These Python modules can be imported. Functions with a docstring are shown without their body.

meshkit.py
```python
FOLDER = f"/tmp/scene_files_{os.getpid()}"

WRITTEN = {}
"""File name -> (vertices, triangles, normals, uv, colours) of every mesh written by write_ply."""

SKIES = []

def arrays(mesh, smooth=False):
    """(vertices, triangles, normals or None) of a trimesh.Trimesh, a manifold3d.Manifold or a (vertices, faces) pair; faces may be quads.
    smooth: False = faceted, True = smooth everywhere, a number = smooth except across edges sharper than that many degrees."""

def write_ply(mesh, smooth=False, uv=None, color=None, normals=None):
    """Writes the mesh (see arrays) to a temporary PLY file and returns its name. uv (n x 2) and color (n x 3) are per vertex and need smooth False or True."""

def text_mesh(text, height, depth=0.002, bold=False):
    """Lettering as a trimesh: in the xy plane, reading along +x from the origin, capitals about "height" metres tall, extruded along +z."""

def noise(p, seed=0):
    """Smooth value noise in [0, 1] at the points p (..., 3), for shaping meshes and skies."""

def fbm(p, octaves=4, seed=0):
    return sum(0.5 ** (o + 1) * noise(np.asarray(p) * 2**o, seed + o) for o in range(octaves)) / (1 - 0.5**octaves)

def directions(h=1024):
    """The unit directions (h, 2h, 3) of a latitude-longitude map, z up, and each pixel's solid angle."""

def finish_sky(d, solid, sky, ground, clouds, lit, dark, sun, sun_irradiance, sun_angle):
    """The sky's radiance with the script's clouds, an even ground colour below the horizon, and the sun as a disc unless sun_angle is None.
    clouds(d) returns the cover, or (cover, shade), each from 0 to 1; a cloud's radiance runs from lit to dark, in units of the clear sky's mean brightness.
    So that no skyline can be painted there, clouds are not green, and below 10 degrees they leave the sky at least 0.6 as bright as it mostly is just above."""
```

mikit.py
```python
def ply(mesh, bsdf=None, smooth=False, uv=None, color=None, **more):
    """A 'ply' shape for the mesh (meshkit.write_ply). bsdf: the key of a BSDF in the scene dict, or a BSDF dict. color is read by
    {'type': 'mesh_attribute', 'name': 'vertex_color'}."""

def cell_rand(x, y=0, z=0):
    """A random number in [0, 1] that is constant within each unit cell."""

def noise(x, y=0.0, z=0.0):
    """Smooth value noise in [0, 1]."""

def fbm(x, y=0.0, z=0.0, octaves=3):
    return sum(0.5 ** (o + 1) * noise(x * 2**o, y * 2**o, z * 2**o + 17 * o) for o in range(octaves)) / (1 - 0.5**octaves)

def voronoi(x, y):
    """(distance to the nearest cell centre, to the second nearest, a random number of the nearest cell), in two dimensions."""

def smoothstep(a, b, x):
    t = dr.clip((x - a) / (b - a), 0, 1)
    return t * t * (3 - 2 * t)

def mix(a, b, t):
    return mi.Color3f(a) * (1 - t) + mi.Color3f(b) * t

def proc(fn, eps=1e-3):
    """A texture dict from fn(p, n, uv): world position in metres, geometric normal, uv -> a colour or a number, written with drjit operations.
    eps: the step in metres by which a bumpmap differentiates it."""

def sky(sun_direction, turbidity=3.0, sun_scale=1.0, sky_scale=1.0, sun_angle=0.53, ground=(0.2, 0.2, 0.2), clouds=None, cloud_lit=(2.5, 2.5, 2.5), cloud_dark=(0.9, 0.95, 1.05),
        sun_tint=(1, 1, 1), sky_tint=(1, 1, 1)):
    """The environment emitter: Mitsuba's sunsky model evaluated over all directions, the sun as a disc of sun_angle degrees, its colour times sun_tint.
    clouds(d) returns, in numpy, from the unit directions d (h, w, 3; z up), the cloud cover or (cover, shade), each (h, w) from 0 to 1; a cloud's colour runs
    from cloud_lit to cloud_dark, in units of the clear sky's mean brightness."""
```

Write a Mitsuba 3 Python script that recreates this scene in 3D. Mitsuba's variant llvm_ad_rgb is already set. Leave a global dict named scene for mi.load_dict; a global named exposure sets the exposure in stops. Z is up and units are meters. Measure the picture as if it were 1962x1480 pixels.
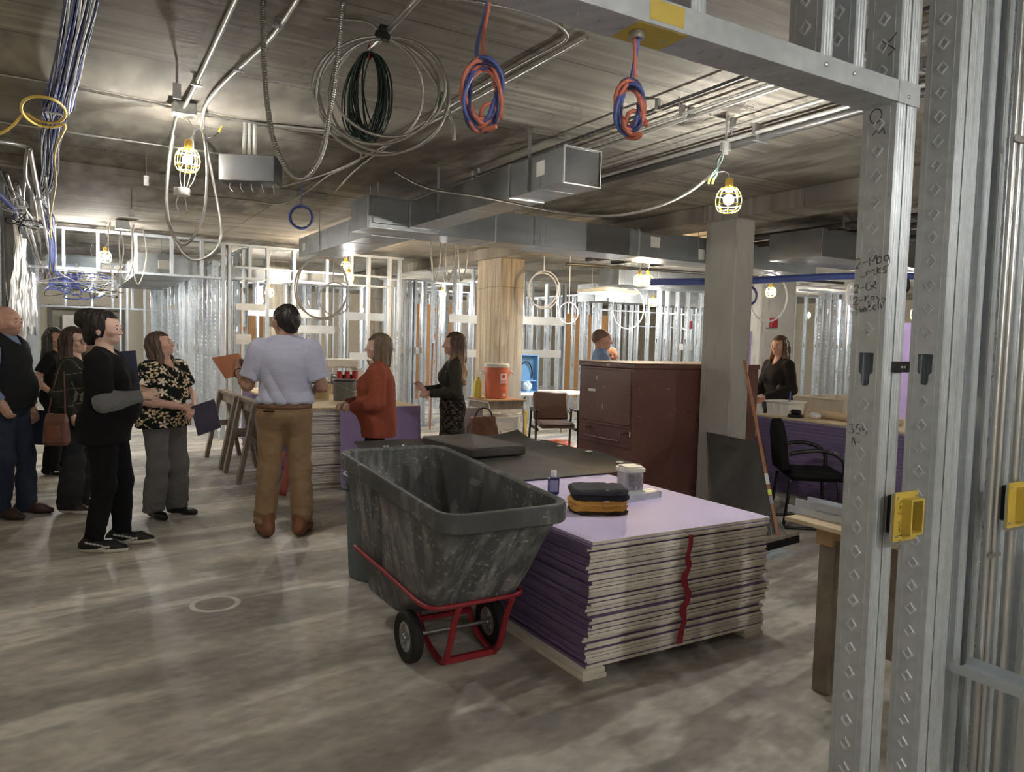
import math, random
import numpy as np, trimesh, shapely
from shapely.geometry import Polygon, box as sbox
from scipy.interpolate import CubicSpline
import mitsuba as mi, drjit as dr
import mikit, meshkit

random.seed(7)
rng = np.random.default_rng(7)
T = mi.ScalarTransform4f
scene, labels, used = {}, {}, set()

# ------------------------------------------------------------------ camera, exposure, lamps
EYE = np.array([0.0, 0.0, 1.572])
YAW, PITCH, ROLL, FOCAL = math.radians(31.0), math.radians(-3.4), math.radians(1.52), 1438.0
fwd = np.array([math.sin(YAW) * math.cos(PITCH), math.cos(YAW) * math.cos(PITCH), math.sin(PITCH)])
rgt = np.array([math.cos(YAW), -math.sin(YAW), 0.0])
upv = np.cross(rgt, fwd)
upr = math.cos(ROLL) * upv - math.sin(ROLL) * rgt
scene['camera'] = {'type': 'thinlens', 'aperture_radius': 0.0016, 'focus_distance': 6.0, 'fov': math.degrees(2 * math.atan(981 / FOCAL)), 'fov_axis': 'x', 'near_clip': 0.05, 'far_clip': 200.0,
                   'to_world': T().look_at(origin=EYE.tolist(), target=(EYE + fwd).tolist(), up=upr.tolist())}
exposure = 4.5
BULB = 92.0                                     # radiance of a bare cage-lamp bulb
WHITE, WARM = (1.0, 0.97, 0.92), (1.0, 0.72, 0.40)

# ------------------------------------------------------------------ materials
def rgb(c): return {'type': 'rgb', 'value': [float(v) for v in c]}
def srgb(r, g, b):
    c = np.array([r, g, b]) / 255.0
    c = np.where(c < 0.04045, c / 12.92, ((c + 0.055) / 1.055) ** 2.4)
    return tuple(float(v) for v in c * 0.86 + 0.14 * (c @ [0.2126, 0.7152, 0.0722]))
def mat(name, color, rough=0.6, metal=0.0, spec=0.5, **kw):
    scene[name] = {'type': 'twosided', 'b': {'type': 'principled', 'base_color': color if isinstance(color, dict) else rgb(color), 'roughness': rough, 'metallic': metal, 'specular': spec, **kw}}
    return name
nz, fbm, vor, sst, mix = mikit.noise, mikit.fbm, mikit.voronoi, mikit.smoothstep, mikit.mix

def f_floor(p, n, uv):
    w = fbm(p.x * 0.7, p.y * 0.7, 3.0, 2) * 1.6
    a = fbm(p.x * 0.75 + p.y * 0.25 + w, p.y * 3.0 - p.x * 0.5, 0.0, 4)
    b = fbm(p.x * 0.35 + 9, p.y * 0.5, 4.0, 3)
    f = fbm(p.x * 18, p.y * 30, 1.0, 2)
    a2 = fbm(p.x * 1.9 + w, p.y * 5.5 - p.x * 0.9, 5.0, 4)
    c = mix(srgb(138, 134, 126), srgb(184, 177, 165), sst(0.30, 0.70, 0.55 * a + 0.45 * a2))
    c = mix(c, srgb(120, 119, 116), sst(0.42, 0.64, b) * 0.5)
    c = mix(c, srgb(214, 208, 196), sst(0.54, 0.70, fbm(p.x * 1.3 + w, p.y * 6.0 - p.x * 1.0, 7.0, 4)) * 0.55)
    r = dr.sqrt(dr.square((p.x - 0.755)) + dr.square((p.y - 4.55)))
    ring = sst(0.022, 0.008, dr.abs(r - 0.125))
    c = mix(c, srgb(212, 210, 200), ring * 0.8)
    return c * (0.80 + 0.40 * f)
mat('floor_concrete', mikit.proc(f_floor), 0.55, spec=0.35)

def f_ceil(p, n, uv):
    g = fbm(p.x * 1.2, p.y * 26.0, p.z, 3)
    cx, cy = dr.floor(p.x / 2.44 + 0.18), dr.floor(p.y / 1.22 + 0.36)
    t = mikit.cell_rand(cx, cy, 5)
    g = dr.select(t > 0.45, g, fbm(p.x * 9.0, p.y * 3.0, p.z, 3))
    st = fbm(p.x * 0.9, p.y * 0.9, 2.0, 4)
    c = mix(srgb(108, 104, 95), srgb(170, 164, 150), sst(0.2, 0.8, g) * 0.55 + t * 0.3)
    c = mix(c, srgb(84, 78, 68), sst(0.46, 0.68, st) * 0.55)
    fx = dr.abs(p.x / 2.44 + 0.18 - dr.floor(p.x / 2.44 + 0.18) - 0.5)
    fy = dr.abs(p.y / 1.22 + 0.36 - dr.floor(p.y / 1.22 + 0.36) - 0.5)
    wob = 0.0012 * nz(p.x * 5, p.y * 5)
    seam = dr.maximum(sst(0.4972 - wob, 0.4995, fx), sst(0.4935 - 2 * wob, 0.499, fy))
    c = mix(c, srgb(62, 56, 48), seam * (0.35 + 0.6 * nz(p.x * 2.2, p.y * 2.2, 9)))
    pits = sst(0.66, 0.80, fbm(p.x * 30, p.y * 17, 3.0, 3)) * sst(0.5, 0.66, nz(p.x * 1.5, p.y * 1.5, 8.0))
    return mix(c, srgb(84, 78, 70), pits * 0.35)
def b_ceil(p, n, uv): return fbm(p.x * 2.0, p.y * 40.0, p.z * 20, 3)
scene['ceiling_concrete'] = {'type': 'twosided', 'b': {'type': 'bumpmap', 'arbitrary': mikit.proc(b_ceil), 'scale': 0.004,
    'nested': {'type': 'principled', 'base_color': mikit.proc(f_ceil), 'roughness': 0.8, 'specular': 0.25}}}

def f_col(p, n, uv):
    bd = dr.floor((p.x + p.y) * 7.3)
    g = fbm((p.x + p.y) * 42.0, p.z * 1.4, bd, 3)
    lift = sst(0.012, 0.0, dr.abs(p.z - 2.38 - 0.02 * nz(p.x * 6, p.y * 6)))
    c = mix(srgb(138, 126, 106), srgb(196, 184, 162), sst(0.15, 0.85, g) * 0.7 + 0.3 * mikit.cell_rand(bd, 3, 1))
    knot = sst(0.66, 0.85, fbm((p.x + p.y) * 7, p.z * 2.4, 4.0, 3))
    c = mix(c, srgb(128, 112, 90), knot * 0.5)
    c = mix(c, srgb(150, 146, 138), sst(0.45, 0.7, fbm(p.x * 1.5, p.z * 1.1, p.y, 3)) * 0.6)
    return c * (1 - 0.35 * lift)
mat('column_concrete', mikit.proc(f_col), 0.85, spec=0.2)

def f_smooth(p, n, uv):
    c = mix(srgb(146, 142, 134), srgb(176, 172, 162), fbm(p.x * 3 + p.y * 3, p.z * 1.6, p.y, 4))
    return mix(c, srgb(120, 116, 108), sst(0.6, 0.78, fbm((p.x + p.y) * 22, p.z * 3, 5.0, 3)) * 0.4)
mat('smooth_concrete', mikit.proc(f_smooth), 0.8, spec=0.25)
def f_galv(p, n, uv):
    s = p.x + 0.7 * p.y
    a = nz(s * 60, p.z * 60, 0.0)
    b = fbm(s * 9, p.z * 3.0, 2.0, 3)
    return mix(srgb(172, 181, 188), srgb(206, 214, 220), 0.35 * a + 0.65 * b)
def r_galv(p, n, uv): return 0.34 + 0.12 * nz((p.x + 0.7 * p.y) * 22, p.z * 8, 5.0)
scene['galvanized'] = {'type': 'twosided', 'b': {'type': 'principled', 'base_color': mikit.proc(f_galv), 'roughness': mikit.proc(r_galv), 'metallic': 0.55, 'specular': 0.5}}
def f_duct(p, n, uv):
    a = fbm(p.x * 1.2 + p.y * 3, p.z * 7, p.y * 0.8, 3)
    return mix(srgb(122, 126, 128), srgb(172, 176, 176), a)
scene['duct_metal'] = {'type': 'twosided', 'b': {'type': 'principled', 'base_color': mikit.proc(f_duct), 'roughness': 0.33, 'metallic': 0.85, 'specular': 0.5}}
mat('zinc', srgb(190, 192, 192), 0.32, 0.9)
mat('dull_steel', srgb(150, 150, 148), 0.45, 0.8)
mat('vertex_matte', {'type': 'mesh_attribute', 'name': 'vertex_color'}, 0.85, spec=0.2)
mat('vertex_cloth', {'type': 'mesh_attribute', 'name': 'vertex_color'}, 0.95, spec=0.1, sheen=0.15)
mat('vertex_satin', {'type': 'mesh_attribute', 'name': 'vertex_color'}, 0.5, spec=0.4)
mat('vertex_gloss', {'type': 'mesh_attribute', 'name': 'vertex_color'}, 0.25, spec=0.5)
mat('skin', {'type': 'mesh_attribute', 'name': 'vertex_color'}, 0.55, spec=0.35)
def f_foil(p, n, uv):
    return mix(srgb(176, 178, 178), srgb(240, 240, 238), fbm(p.y * 7, p.z * 2.5, 1.0, 3))
scene['foil'] = {'type': 'twosided', 'b': {'type': 'principled', 'base_color': mikit.proc(f_foil), 'roughness': 0.25, 'metallic': 0.5, 'specular': 0.5}}

# ------------------------------------------------------------------ naming
def num(base):
    k, i = base, 0
    while k in used:
        i += 1
        k = f'{base}_{i:03d}'
    used.add(k)
    return k
def thing(name, label, cat=None, group=None, kind=None):
    k = num(name)
    d = {'label': label}
    if cat: d['category'] = cat
    if group: d['group'] = group
    if kind: d['kind'] = kind
    labels[k] = d
    return k
def put(key, mesh, bsdf, smooth=False, color=None, to=None):
    if isinstance(mesh, dict):
        s = dict(mesh)
    else:
        if color is not None:
            if not isinstance(mesh, tuple) and smooth not in (True, False):
                mesh = trimesh.graph.smooth_shade(mesh, angle=math.radians(smooth), facet_minarea=None)
                smooth = True
            v = np.asarray(mesh[0] if isinstance(mesh, tuple) else mesh.vertices)
            c = color(v) if callable(color) else np.broadcast_to(np.asarray(color, float), (len(v), 3))
            s = mikit.ply(mesh, bsdf, smooth, color=np.clip(c, 0, 1))
        else:
            s = mikit.ply(mesh, bsdf, smooth)
    if to is not None: s['to_world'] = to
    scene[key] = s
    return key
def part(parent, name, mesh, bsdf, smooth=False, label=None, color=None, to=None, kind=None):
    k = num(parent + '__' + name)
    put(k, mesh, bsdf, smooth, color, to)
    d = {}
    if label: d['label'] = label
    if kind: d['kind'] = kind
    if d: labels[k] = d
    return k
def single(name, mesh, bsdf, label, cat=None, group=None, kind=None, smooth=False, color=None, to=None):
    k = thing(name, label, cat, group, kind)
    put(k, mesh, bsdf, smooth, color, to)
    return k
def struct(name, mesh, bsdf, label, smooth=False, color=None):
    return single(name, mesh, bsdf, label, None, None, 'structure', smooth, color)

# ------------------------------------------------------------------ mesh helpers
cat = trimesh.util.concatenate
def M(v, f): return trimesh.Trimesh(np.asarray(v, float), np.asarray(f, int), process=False)
def bx(x0, x1, y0, y1, z0, z1, bev=0.0):
    if bev <= 0:
        return trimesh.creation.box(bounds=[[x0, y0, z0], [x1, y1, z1]])
    b, pts = bev, []
    for x, sx in ((x0, 1), (x1, -1)):
        for y, sy in ((y0, 1), (y1, -1)):
            for z, sz in ((z0, 1), (z1, -1)):
                pts += [(x + sx * b, y + sy * b, z), (x + sx * b, y, z + sz * b), (x, y + sy * b, z + sz * b)]
    return trimesh.convex.convex_hull(np.array(pts))
def hull(pts): return trimesh.convex.convex_hull(np.asarray(pts, float))
def bar(p0, p1, w, h, up=(0, 0, 1), bev=0.0):
    """a box of section w x h from p0 to p1"""
    p0, p1 = np.asarray(p0, float), np.asarray(p1, float)
    d = p1 - p0; L = np.linalg.norm(d); d /= L
    u = np.asarray(up, float); u = u - d * (u @ d)
    if np.linalg.norm(u) < 1e-6: u = np.array([1.0, 0, 0]) - d * d[0]
    u /= np.linalg.norm(u); s = np.cross(d, u)
    m = bx(0, L, -w / 2, w / 2, -h / 2, h / 2, bev)
    R = np.eye(4); R[:3, 0], R[:3, 1], R[:3, 2], R[:3, 3] = d, -s, u, p0
    m.apply_transform(R)
    return m
def tube(pts, r, n=8, closed=False, cap=True):
    p = np.asarray(pts, float)
    r = np.broadcast_to(np.asarray(r, float), (len(p),))
    t = np.roll(p, -1, 0) - np.roll(p, 1, 0) if closed else np.gradient(p, axis=0)
    t /= np.linalg.norm(t, axis=1, keepdims=True) + 1e-12
    a = np.zeros_like(p)
    a0 = np.cross(t[0], [0, 0, 1.0] if abs(t[0, 2]) < 0.9 else [1.0, 0, 0]); a0 /= np.linalg.norm(a0)
    for i in range(len(p)):
        a0 = a0 - t[i] * (a0 @ t[i]); a0 /= np.linalg.norm(a0) + 1e-12
        a[i] = a0
    b = np.cross(t, a)
    g = np.arange(n) * 2 * np.pi / n
    v = p[:, None] + r[:, None, None] * (np.cos(g)[None, :, None] * a[:, None] + np.sin(g)[None, :, None] * b[:, None])
    m = len(p)
    i, j = np.meshgrid(np.arange(m if closed else m - 1), np.arange(n), indexing='ij')
    i2 = (i + 1) % m
    q = np.stack([i * n + j, i * n + (j + 1) % n, i2 * n + (j + 1) % n, i2 * n + j], -1).reshape(-1, 4)
    f = np.vstack([q[:, [0, 1, 2]], q[:, [0, 2, 3]]])
    v = v.reshape(-1, 3)
    if cap and not closed:
        v = np.vstack([v, p[0], p[-1]])
        c0, c1, k = len(v) - 2, len(v) - 1, np.arange(n)
        f = np.vstack([f, np.stack([np.full(n, c0), (k + 1) % n, k], 1), np.stack([np.full(n, c1), (m - 1) * n + k, (m - 1) * n + (k + 1) % n], 1)])
    return M(v, f)
def cyl(p0, p1, r, n=12, r2=None): return tube([p0, p1], [r, r if r2 is None else r2], n)
def spline(pts, n, closed=False):
    p = np.asarray(pts, float)
    if closed: p = np.vstack([p, p[:1]])
    s = np.r_[0, np.cumsum(np.linalg.norm(np.diff(p, axis=0), axis=1) + 1e-9)]
    cs = CubicSpline(s, p, bc_type='periodic' if closed else 'natural')
    return cs(np.linspace(0, s[-1], n, endpoint=not closed))
def armored(pts, r=0.009, pitch=0.011, n=7, samples=3, length=None):
    """flexible metal clad cable: a tube with a wound, ridged jacket"""
    d = spline(pts, 400)
    L = np.linalg.norm(np.diff(d, axis=0), axis=1).sum()
    k = int(L / pitch)
    p = spline(pts, k * samples + 1)
    w = np.resize([1.0, 1.0, 0.82], len(p)) if samples == 3 else np.resize([1.0, 0.75], len(p))
    return tube(p, r * w, n)
def lathe(prof, n=24, c=(0, 0, 0)):
    prof = np.asarray(prof, float)
    g = np.arange(n) * 2 * np.pi / n
    v = np.stack([prof[:, None, 0] * np.cos(g), prof[:, None, 0] * np.sin(g), np.repeat(prof[:, 1:2], n, 1)], -1).reshape(-1, 3) + c
    i, j = np.meshgrid(np.arange(len(prof) - 1), np.arange(n), indexing='ij')
    q = np.stack([i * n + j, i * n + (j + 1) % n, (i + 1) * n + (j + 1) % n, (i + 1) * n + j], -1).reshape(-1, 4)
    return M(v, np.vstack([q[:, [0, 1, 2]], q[:, [0, 2, 3]]]))
def extr(poly, h):
    ps = getattr(poly, 'geoms', [poly])
    return cat([trimesh.creation.extrude_polygon(g, h, engine='earcut') for g in ps])
def xf(m, R=None, t=(0, 0, 0)):
    m = m.copy(); A = np.eye(4)
    if R is not None: A[:3, :3] = R
    A[:3, 3] = t
    m.apply_transform(A)
    return m
def rx(a): c, s = math.cos(a), math.sin(a); return np.array([[1, 0, 0], [0, c, -s], [0, s, c]])
def ry(a): c, s = math.cos(a), math.sin(a); return np.array([[c, 0, s], [0, 1, 0], [-s, 0, c]])
def rz(a): c, s = math.cos(a), math.sin(a); return np.array([[c, -s, 0], [s, c, 0], [0, 0, 1]])
XY2YZ = np.array([[0, 0, 1.0], [1, 0, 0], [0, 1, 0]])      # plane xy, extrusion z -> plane yz, extrusion x
XY2XZ = np.array([[1, 0, 0], [0, 0, -1.0], [0, 1, 0]])     # plane xy, extrusion z -> plane xz, extrusion -y
def vnoise(scale, seed=0, amp=0.15, base=(0.5, 0.5, 0.5), aniso=(1, 1, 1)):
    base = np.asarray(base)
    def f(v):
        n = meshkit.fbm(v * scale * np.asarray(aniso), 3, seed)[:, None]
        return base * (1 + amp * 2 * (n - 0.5))
    return f
def loop(c, a, b, ex, n=26, ph=0.0, drop=0.0):
    g = np.linspace(0, 2 * math.pi, n, endpoint=False) + ph
    return np.asarray(c) + np.outer(np.sin(g) * a, ex) + np.outer(np.cos(g) * b + drop, [0, 0, 1.0])
def ruffle(m, amp, scale, seed=0, fn=None):
    v = np.asarray(m.vertices); n = np.asarray(m.vertex_normals)
    d = (meshkit.fbm(v * np.asarray(scale), 3, seed) - 0.5) * 2 * amp
    if fn is not None: d = d + fn(v)
    return M(v + n * d[:, None], m.faces)

# ================================================================== setting: slab, floor, columns, beams, walls
struct('floor', bx(-6, 24, -7, 30, -0.2, 0.0), 'floor_concrete', 'dusty streaked concrete floor slab')
struct('ceiling', bx(-6, 24, -7, 30, 3.0, 3.3), 'ceiling_concrete', 'bare board-formed concrete ceiling slab')
single('ceiling_beam', bx(5.62, 6.06, -3, 24, 2.83, 3.0, 0.01), 'ceiling_concrete', 'low concrete beam running along the column line under the ceiling', kind='structure')
single('ceiling_beam', bx(-0.47, 2.3, 7.5, 7.95, 2.93, 3.0, 0.008), 'ceiling_concrete', 'shallow concrete beam across the ceiling over the people', kind='structure')
def column(x0, x1, y0, y1, label, z1=2.83, m='column_concrete'):
    return single('column', bx(x0, x1, y0, y1, 0, z1, 0.012), m, label, kind='structure')
column(5.65, 6.06, 9.80, 10.55, 'board-formed concrete column beside the orange cooler')
column(5.62, 5.88, 5.20, 5.61, 'smooth grey concrete column with the broom and mattress leaning on it', m='smooth_concrete')
column(3.35, 3.75, 14.6, 15.0, 'far concrete column behind the stud wall near the corridor', 3.0)
column(5.6, 6.05, 15.0, 15.4, 'pale concrete column behind the studs above the woman in rust', 3.0)
column(10.4, 11.3, 9.0, 9.5, 'plain concrete pier behind the woman with long hair at the far right', 3.0, 'smooth_concrete')
column(8.2, 8.55, 15.1, 15.5, 'far concrete column between the studs right of the cooler column', 3.0)
mat('pale_wall', srgb(196, 188, 172), 0.9, spec=0.2)
mat('back_wall_paint', srgb(196, 184, 160), 0.9, spec=0.2)
mat('ochre_board', srgb(186, 138, 84), 0.85, spec=0.2)
struct('wall_left', bx(-0.98, -0.82, -7, 23, 0, 3.0), 'pale_wall', 'left corridor wall backing')
struct('wall_back', bx(-6, 24, 24.0, 24.2, 0, 3.0), 'back_wall_paint', 'far wall at the end of the floor')
struct('wall_right', bx(20.0, 20.2, -7, 24, 0, 3.0), 'back_wall_paint', 'far right wall of the floor')
struct('wall_front', bx(-6, 24, -6.9, -6.7, 0, 3.0), 'pale_wall', 'wall behind the camera')

# ------------------------------------------------------------------ metal studs
KEY = Polygon([(-0.019, 0.035), (0.019, 0.035), (0.019, -0.012), (0.010, -0.02), (0.010, -0.042), (0.006, -0.047), (-0.006, -0.047), (-0.010, -0.042), (-0.010, -0.02), (-0.019, -0.012)]).buffer(0.002)
def diamond(sz=0.0195, h=0.0035):
    k = [(0, 1), (0.92, 0), (0, -1), (-0.92, 0)]
    v = [(0, a * sz * s, b * sz * s) for s in (1.0, 0.78, 0.5) for a, b in k]
    v = [(x - (h if 4 <= i < 8 else 0), y, z) for i, (x, y, z) in enumerate(v)]
    f = []
    for r in (0, 4):
        for i in range(4):
            a, b, c, d = r + i, r + (i + 1) % 4, r + 4 + (i + 1) % 4, r + 4 + i
            f += [(a, c, b), (a, d, c)]
    return M(v, f)
def pyramid(sz=0.021, h=0.005):
    v = [(0, 0, sz), (0, 0.62 * sz, 0), (0, 0, -sz), (0, -0.62 * sz, 0), (-h, 0, 0)]
    return M(v, [(4, 0, 3), (4, 3, 2), (4, 2, 1), (4, 1, 0)])
def stud_mesh(L, w=0.092, fl=0.041, t=0.0012, holes=(), step=0.0, fine=False, rib=False):
    """C stud: web in the plane x=0, flanges towards +x, base at z=0"""
    h = w / 2
    web = sbox(-h, 0, h, L)
    for z in holes: web = web.difference(shapely.affinity.translate(KEY, 0, z))
    ms = [xf(extr(web, t), XY2YZ)]
    for s in (-1, 1):
        if rib:
            k = 13
            xs = np.linspace(0, fl, k); off = np.where((np.arange(k) % 3 == 1) & (np.arange(k) > 2) & (np.arange(k) < 11), 0.0016, 0.0)
            pts = [(x, s * (h + o)) for x, o in zip(xs, off)] + [(x, s * (h + o - t)) for x, o in zip(xs[::-1], off[::-1])]
            ms.append(extr(Polygon(pts), L))
        else:
            ms.append(bx(0, fl, min(s * h, s * (h - t)), max(s * h, s * (h - t)), 0, L))
        ms.append(bx(fl - t, fl, min(s * h, s * (h - 0.010)), max(s * h, s * (h - 0.010)), 0, L))
    if step:
        d = diamond() if fine else pyramid()
        for z in np.arange(0.15, L - 0.05, step):
            if min([abs(z - q) for q in holes] + [9]) > 0.06: ms.append(xf(d, None, (0, 0, z)))
    return cat(ms)
STUD = {}
def stud_shape(L, holes=(), step=0.0, bsdf='galvanized'):
    key = (round(L, 2), tuple(holes), step, bsdf)
    if key not in STUD: STUD[key] = mikit.ply(stud_mesh(L, holes=holes, step=step), bsdf)
    return STUD[key]
TRK = {}
def track_shape(L, w=0.095, h=0.03, t=0.0015):
    """U track along +x, opening upwards, bottom at z=0"""
    k = round(L, 3)
    if k not in TRK:
        TRK[k] = mikit.ply(cat([bx(0, L, -w / 2, w / 2, 0, t), bx(0, L, -w / 2, -w / 2 + t, 0, h), bx(0, L, w / 2 - t, w / 2, 0, h)]), 'galvanized')
    return TRK[k]
def plc(x, y, z, deg): return T().translate([float(x), float(y), float(z)]).rotate([0, 0, 1], float(deg))
def partition(name, label, x, y, along, offs, z1=2.97, z0=0.0, L=None, step=0.065, holes=(0.45, 1.05, 1.65, 2.25), face=1, tracks=(True, True), plates=(), catg='stud wall', jitter=0.0, headers=(), group=None, stubs=()):
    """a wall of metal studs from (x, y) along 'x' or 'y'; offs: metres along it, negative sign of a stud's face by tuple (off, face)"""
    k = thing(name, label, catg, group)
    deg = 0 if along == 'x' else 90
    ex, ey = (1, 0) if along == 'x' else (0, 1)
    L = L or (max(o if np.isscalar(o) else o[0] for o in offs) + 0.05)
    for o in offs:
        o, f = (o, face) if np.isscalar(o) else o
        tw = rng.normal(0, jitter) if jitter else 0
        part(k, 'stud', stud_shape(z1 - z0 - 0.01, holes, step), None, to=plc(x + ex * o, y + ey * o, z0 + 0.004, deg + (0 if f > 0 else 180) + tw))
    for o, a, b in stubs:
        part(k, 'cripple_stud', stud_shape(b - a, (), 0.0), None, to=plc(x + ex * o, y + ey * o, a, deg))
    if tracks[0]: part(k, 'bottom_track', track_shape(L), None, to=plc(x, y, z0 + 0.001, deg))
    if tracks[1]: part(k, 'top_track', track_shape(L), None, to=plc(x, y, z1 + 0.004, deg) @ T().rotate([1, 0, 0], 180))
    for a, b, z in headers: part(k, 'header_track', track_shape(round(b - a, 2)), None, to=plc(x + ex * a, y + ey * a, z, deg))
    for a, b, z, h in plates:
        m = bx(a, b, -0.0495, -0.0475, z - h / 2, z + h / 2) if along == 'x' else bx(a, b, 0.0475, 0.0495, z - h / 2, z + h / 2)
        part(k, 'blocking_plate', xf(m, None if along == 'x' else rz(math.pi / 2), (x, y, 0)), 'zinc_plate')
    return k
mat('zinc_plate', srgb(206, 206, 200), 0.4, 0.45)

# corridor, left side: studs, foil and track
fk = partition('stud_wall', 'row of metal studs lining the left corridor wall', -0.50, 8.1, 'y', list(np.arange(0.0, 14.0, 0.61)), face=-1, tracks=(True, True), L=14.2)
def foil_mesh(y0, y1, z0, z1, x, seed, dy=0.035):
    ys, zs = np.arange(y0, y1, dy), np.arange(z0, z1, 0.05)
    Y, Z = np.meshgrid(ys, zs, indexing='ij')
    p = np.stack([Y, Z, np.zeros_like(Y)], -1)
    d = (meshkit.fbm(p * [9, 1.3, 1], 3, seed) - 0.5) * 0.16 + (meshkit.fbm(p * [30, 7, 1], 2, seed + 5) - 0.5) * 0.035
    Z2 = Z.copy()
    Z2[:, 0] += (meshkit.noise(np.stack([ys * 6, ys * 0, ys * 0], -1), seed + 2) - 0.3) * 0.35
    v = np.stack([x + d * np.clip((Z - z0) / 0.2, 0.4, 1), Y, Z2], -1)
    n, m = Y.shape
    v2 = v - [0.004, 0, 0]
    i, j = np.meshgrid(np.arange(n - 1), np.arange(m - 1), indexing='ij')
    q = np.stack([i * m + j, (i + 1) * m + j, (i + 1) * m + j + 1, i * m + j + 1], -1).reshape(-1, 4)
    f = np.vstack([q[:, [0, 1, 2]], q[:, [0, 2, 3]]])
    return M(np.vstack([v.reshape(-1, 3), v2.reshape(-1, 3)]), np.vstack([f, f[:, ::-1] + n * m]))
single('foil_insulation', foil_mesh(8.1, 11.3, 1.05, 2.66, -0.40, 3), 'foil', 'crumpled silver foil insulation hanging on the left wall nearest the bald man', 'insulation', smooth=True)
single('foil_insulation', foil_mesh(11.4, 16.5, 1.55, 2.5, -0.40, 9), 'foil', 'torn silver foil insulation further down the left corridor wall', 'insulation', smooth=True)
single('gypsum_board', bx(-0.445, -0.43, 9.3, 13.3, 0.02, 1.0, 0.003), 'pale_wall', 'dusty pale gypsum board low on the left corridor wall', 'board')

# corridor, right side
partition('stud_wall', 'long row of dimpled metal studs on the right side of the corridor', 1.97, 11.95, 'y', [0.0, 0.41, 0.82, 1.22, 1.63, 2.03, 2.44, 2.85, 3.25, 3.66, 4.27, 4.88, 5.49, 6.1, 6.7, 7.3, 7.9, 8.5], z1=2.66, face=1, holes=(0.45, 1.3, 2.1))
partition('stud_wall', 'second layer of metal studs just behind the right side of the corridor', 2.45, 12.15, 'y', list(np.arange(0.1, 8.6, 0.61)), z1=2.9, face=-1)
partition('corridor_bulkhead', 'metal framed bulkhead across the mouth of the corridor', -0.45, 11.74, 'x', [], L=2.46, z0=2.37, z1=2.93, stubs=[(0.03, 2.38, 2.92), (0.46, 2.38, 2.92), (0.86, 2.38, 2.92), (1.32, 2.38, 2.92), (1.78, 2.38, 2.92), (2.18, 2.38, 2.92)], catg='bulkhead')
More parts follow.
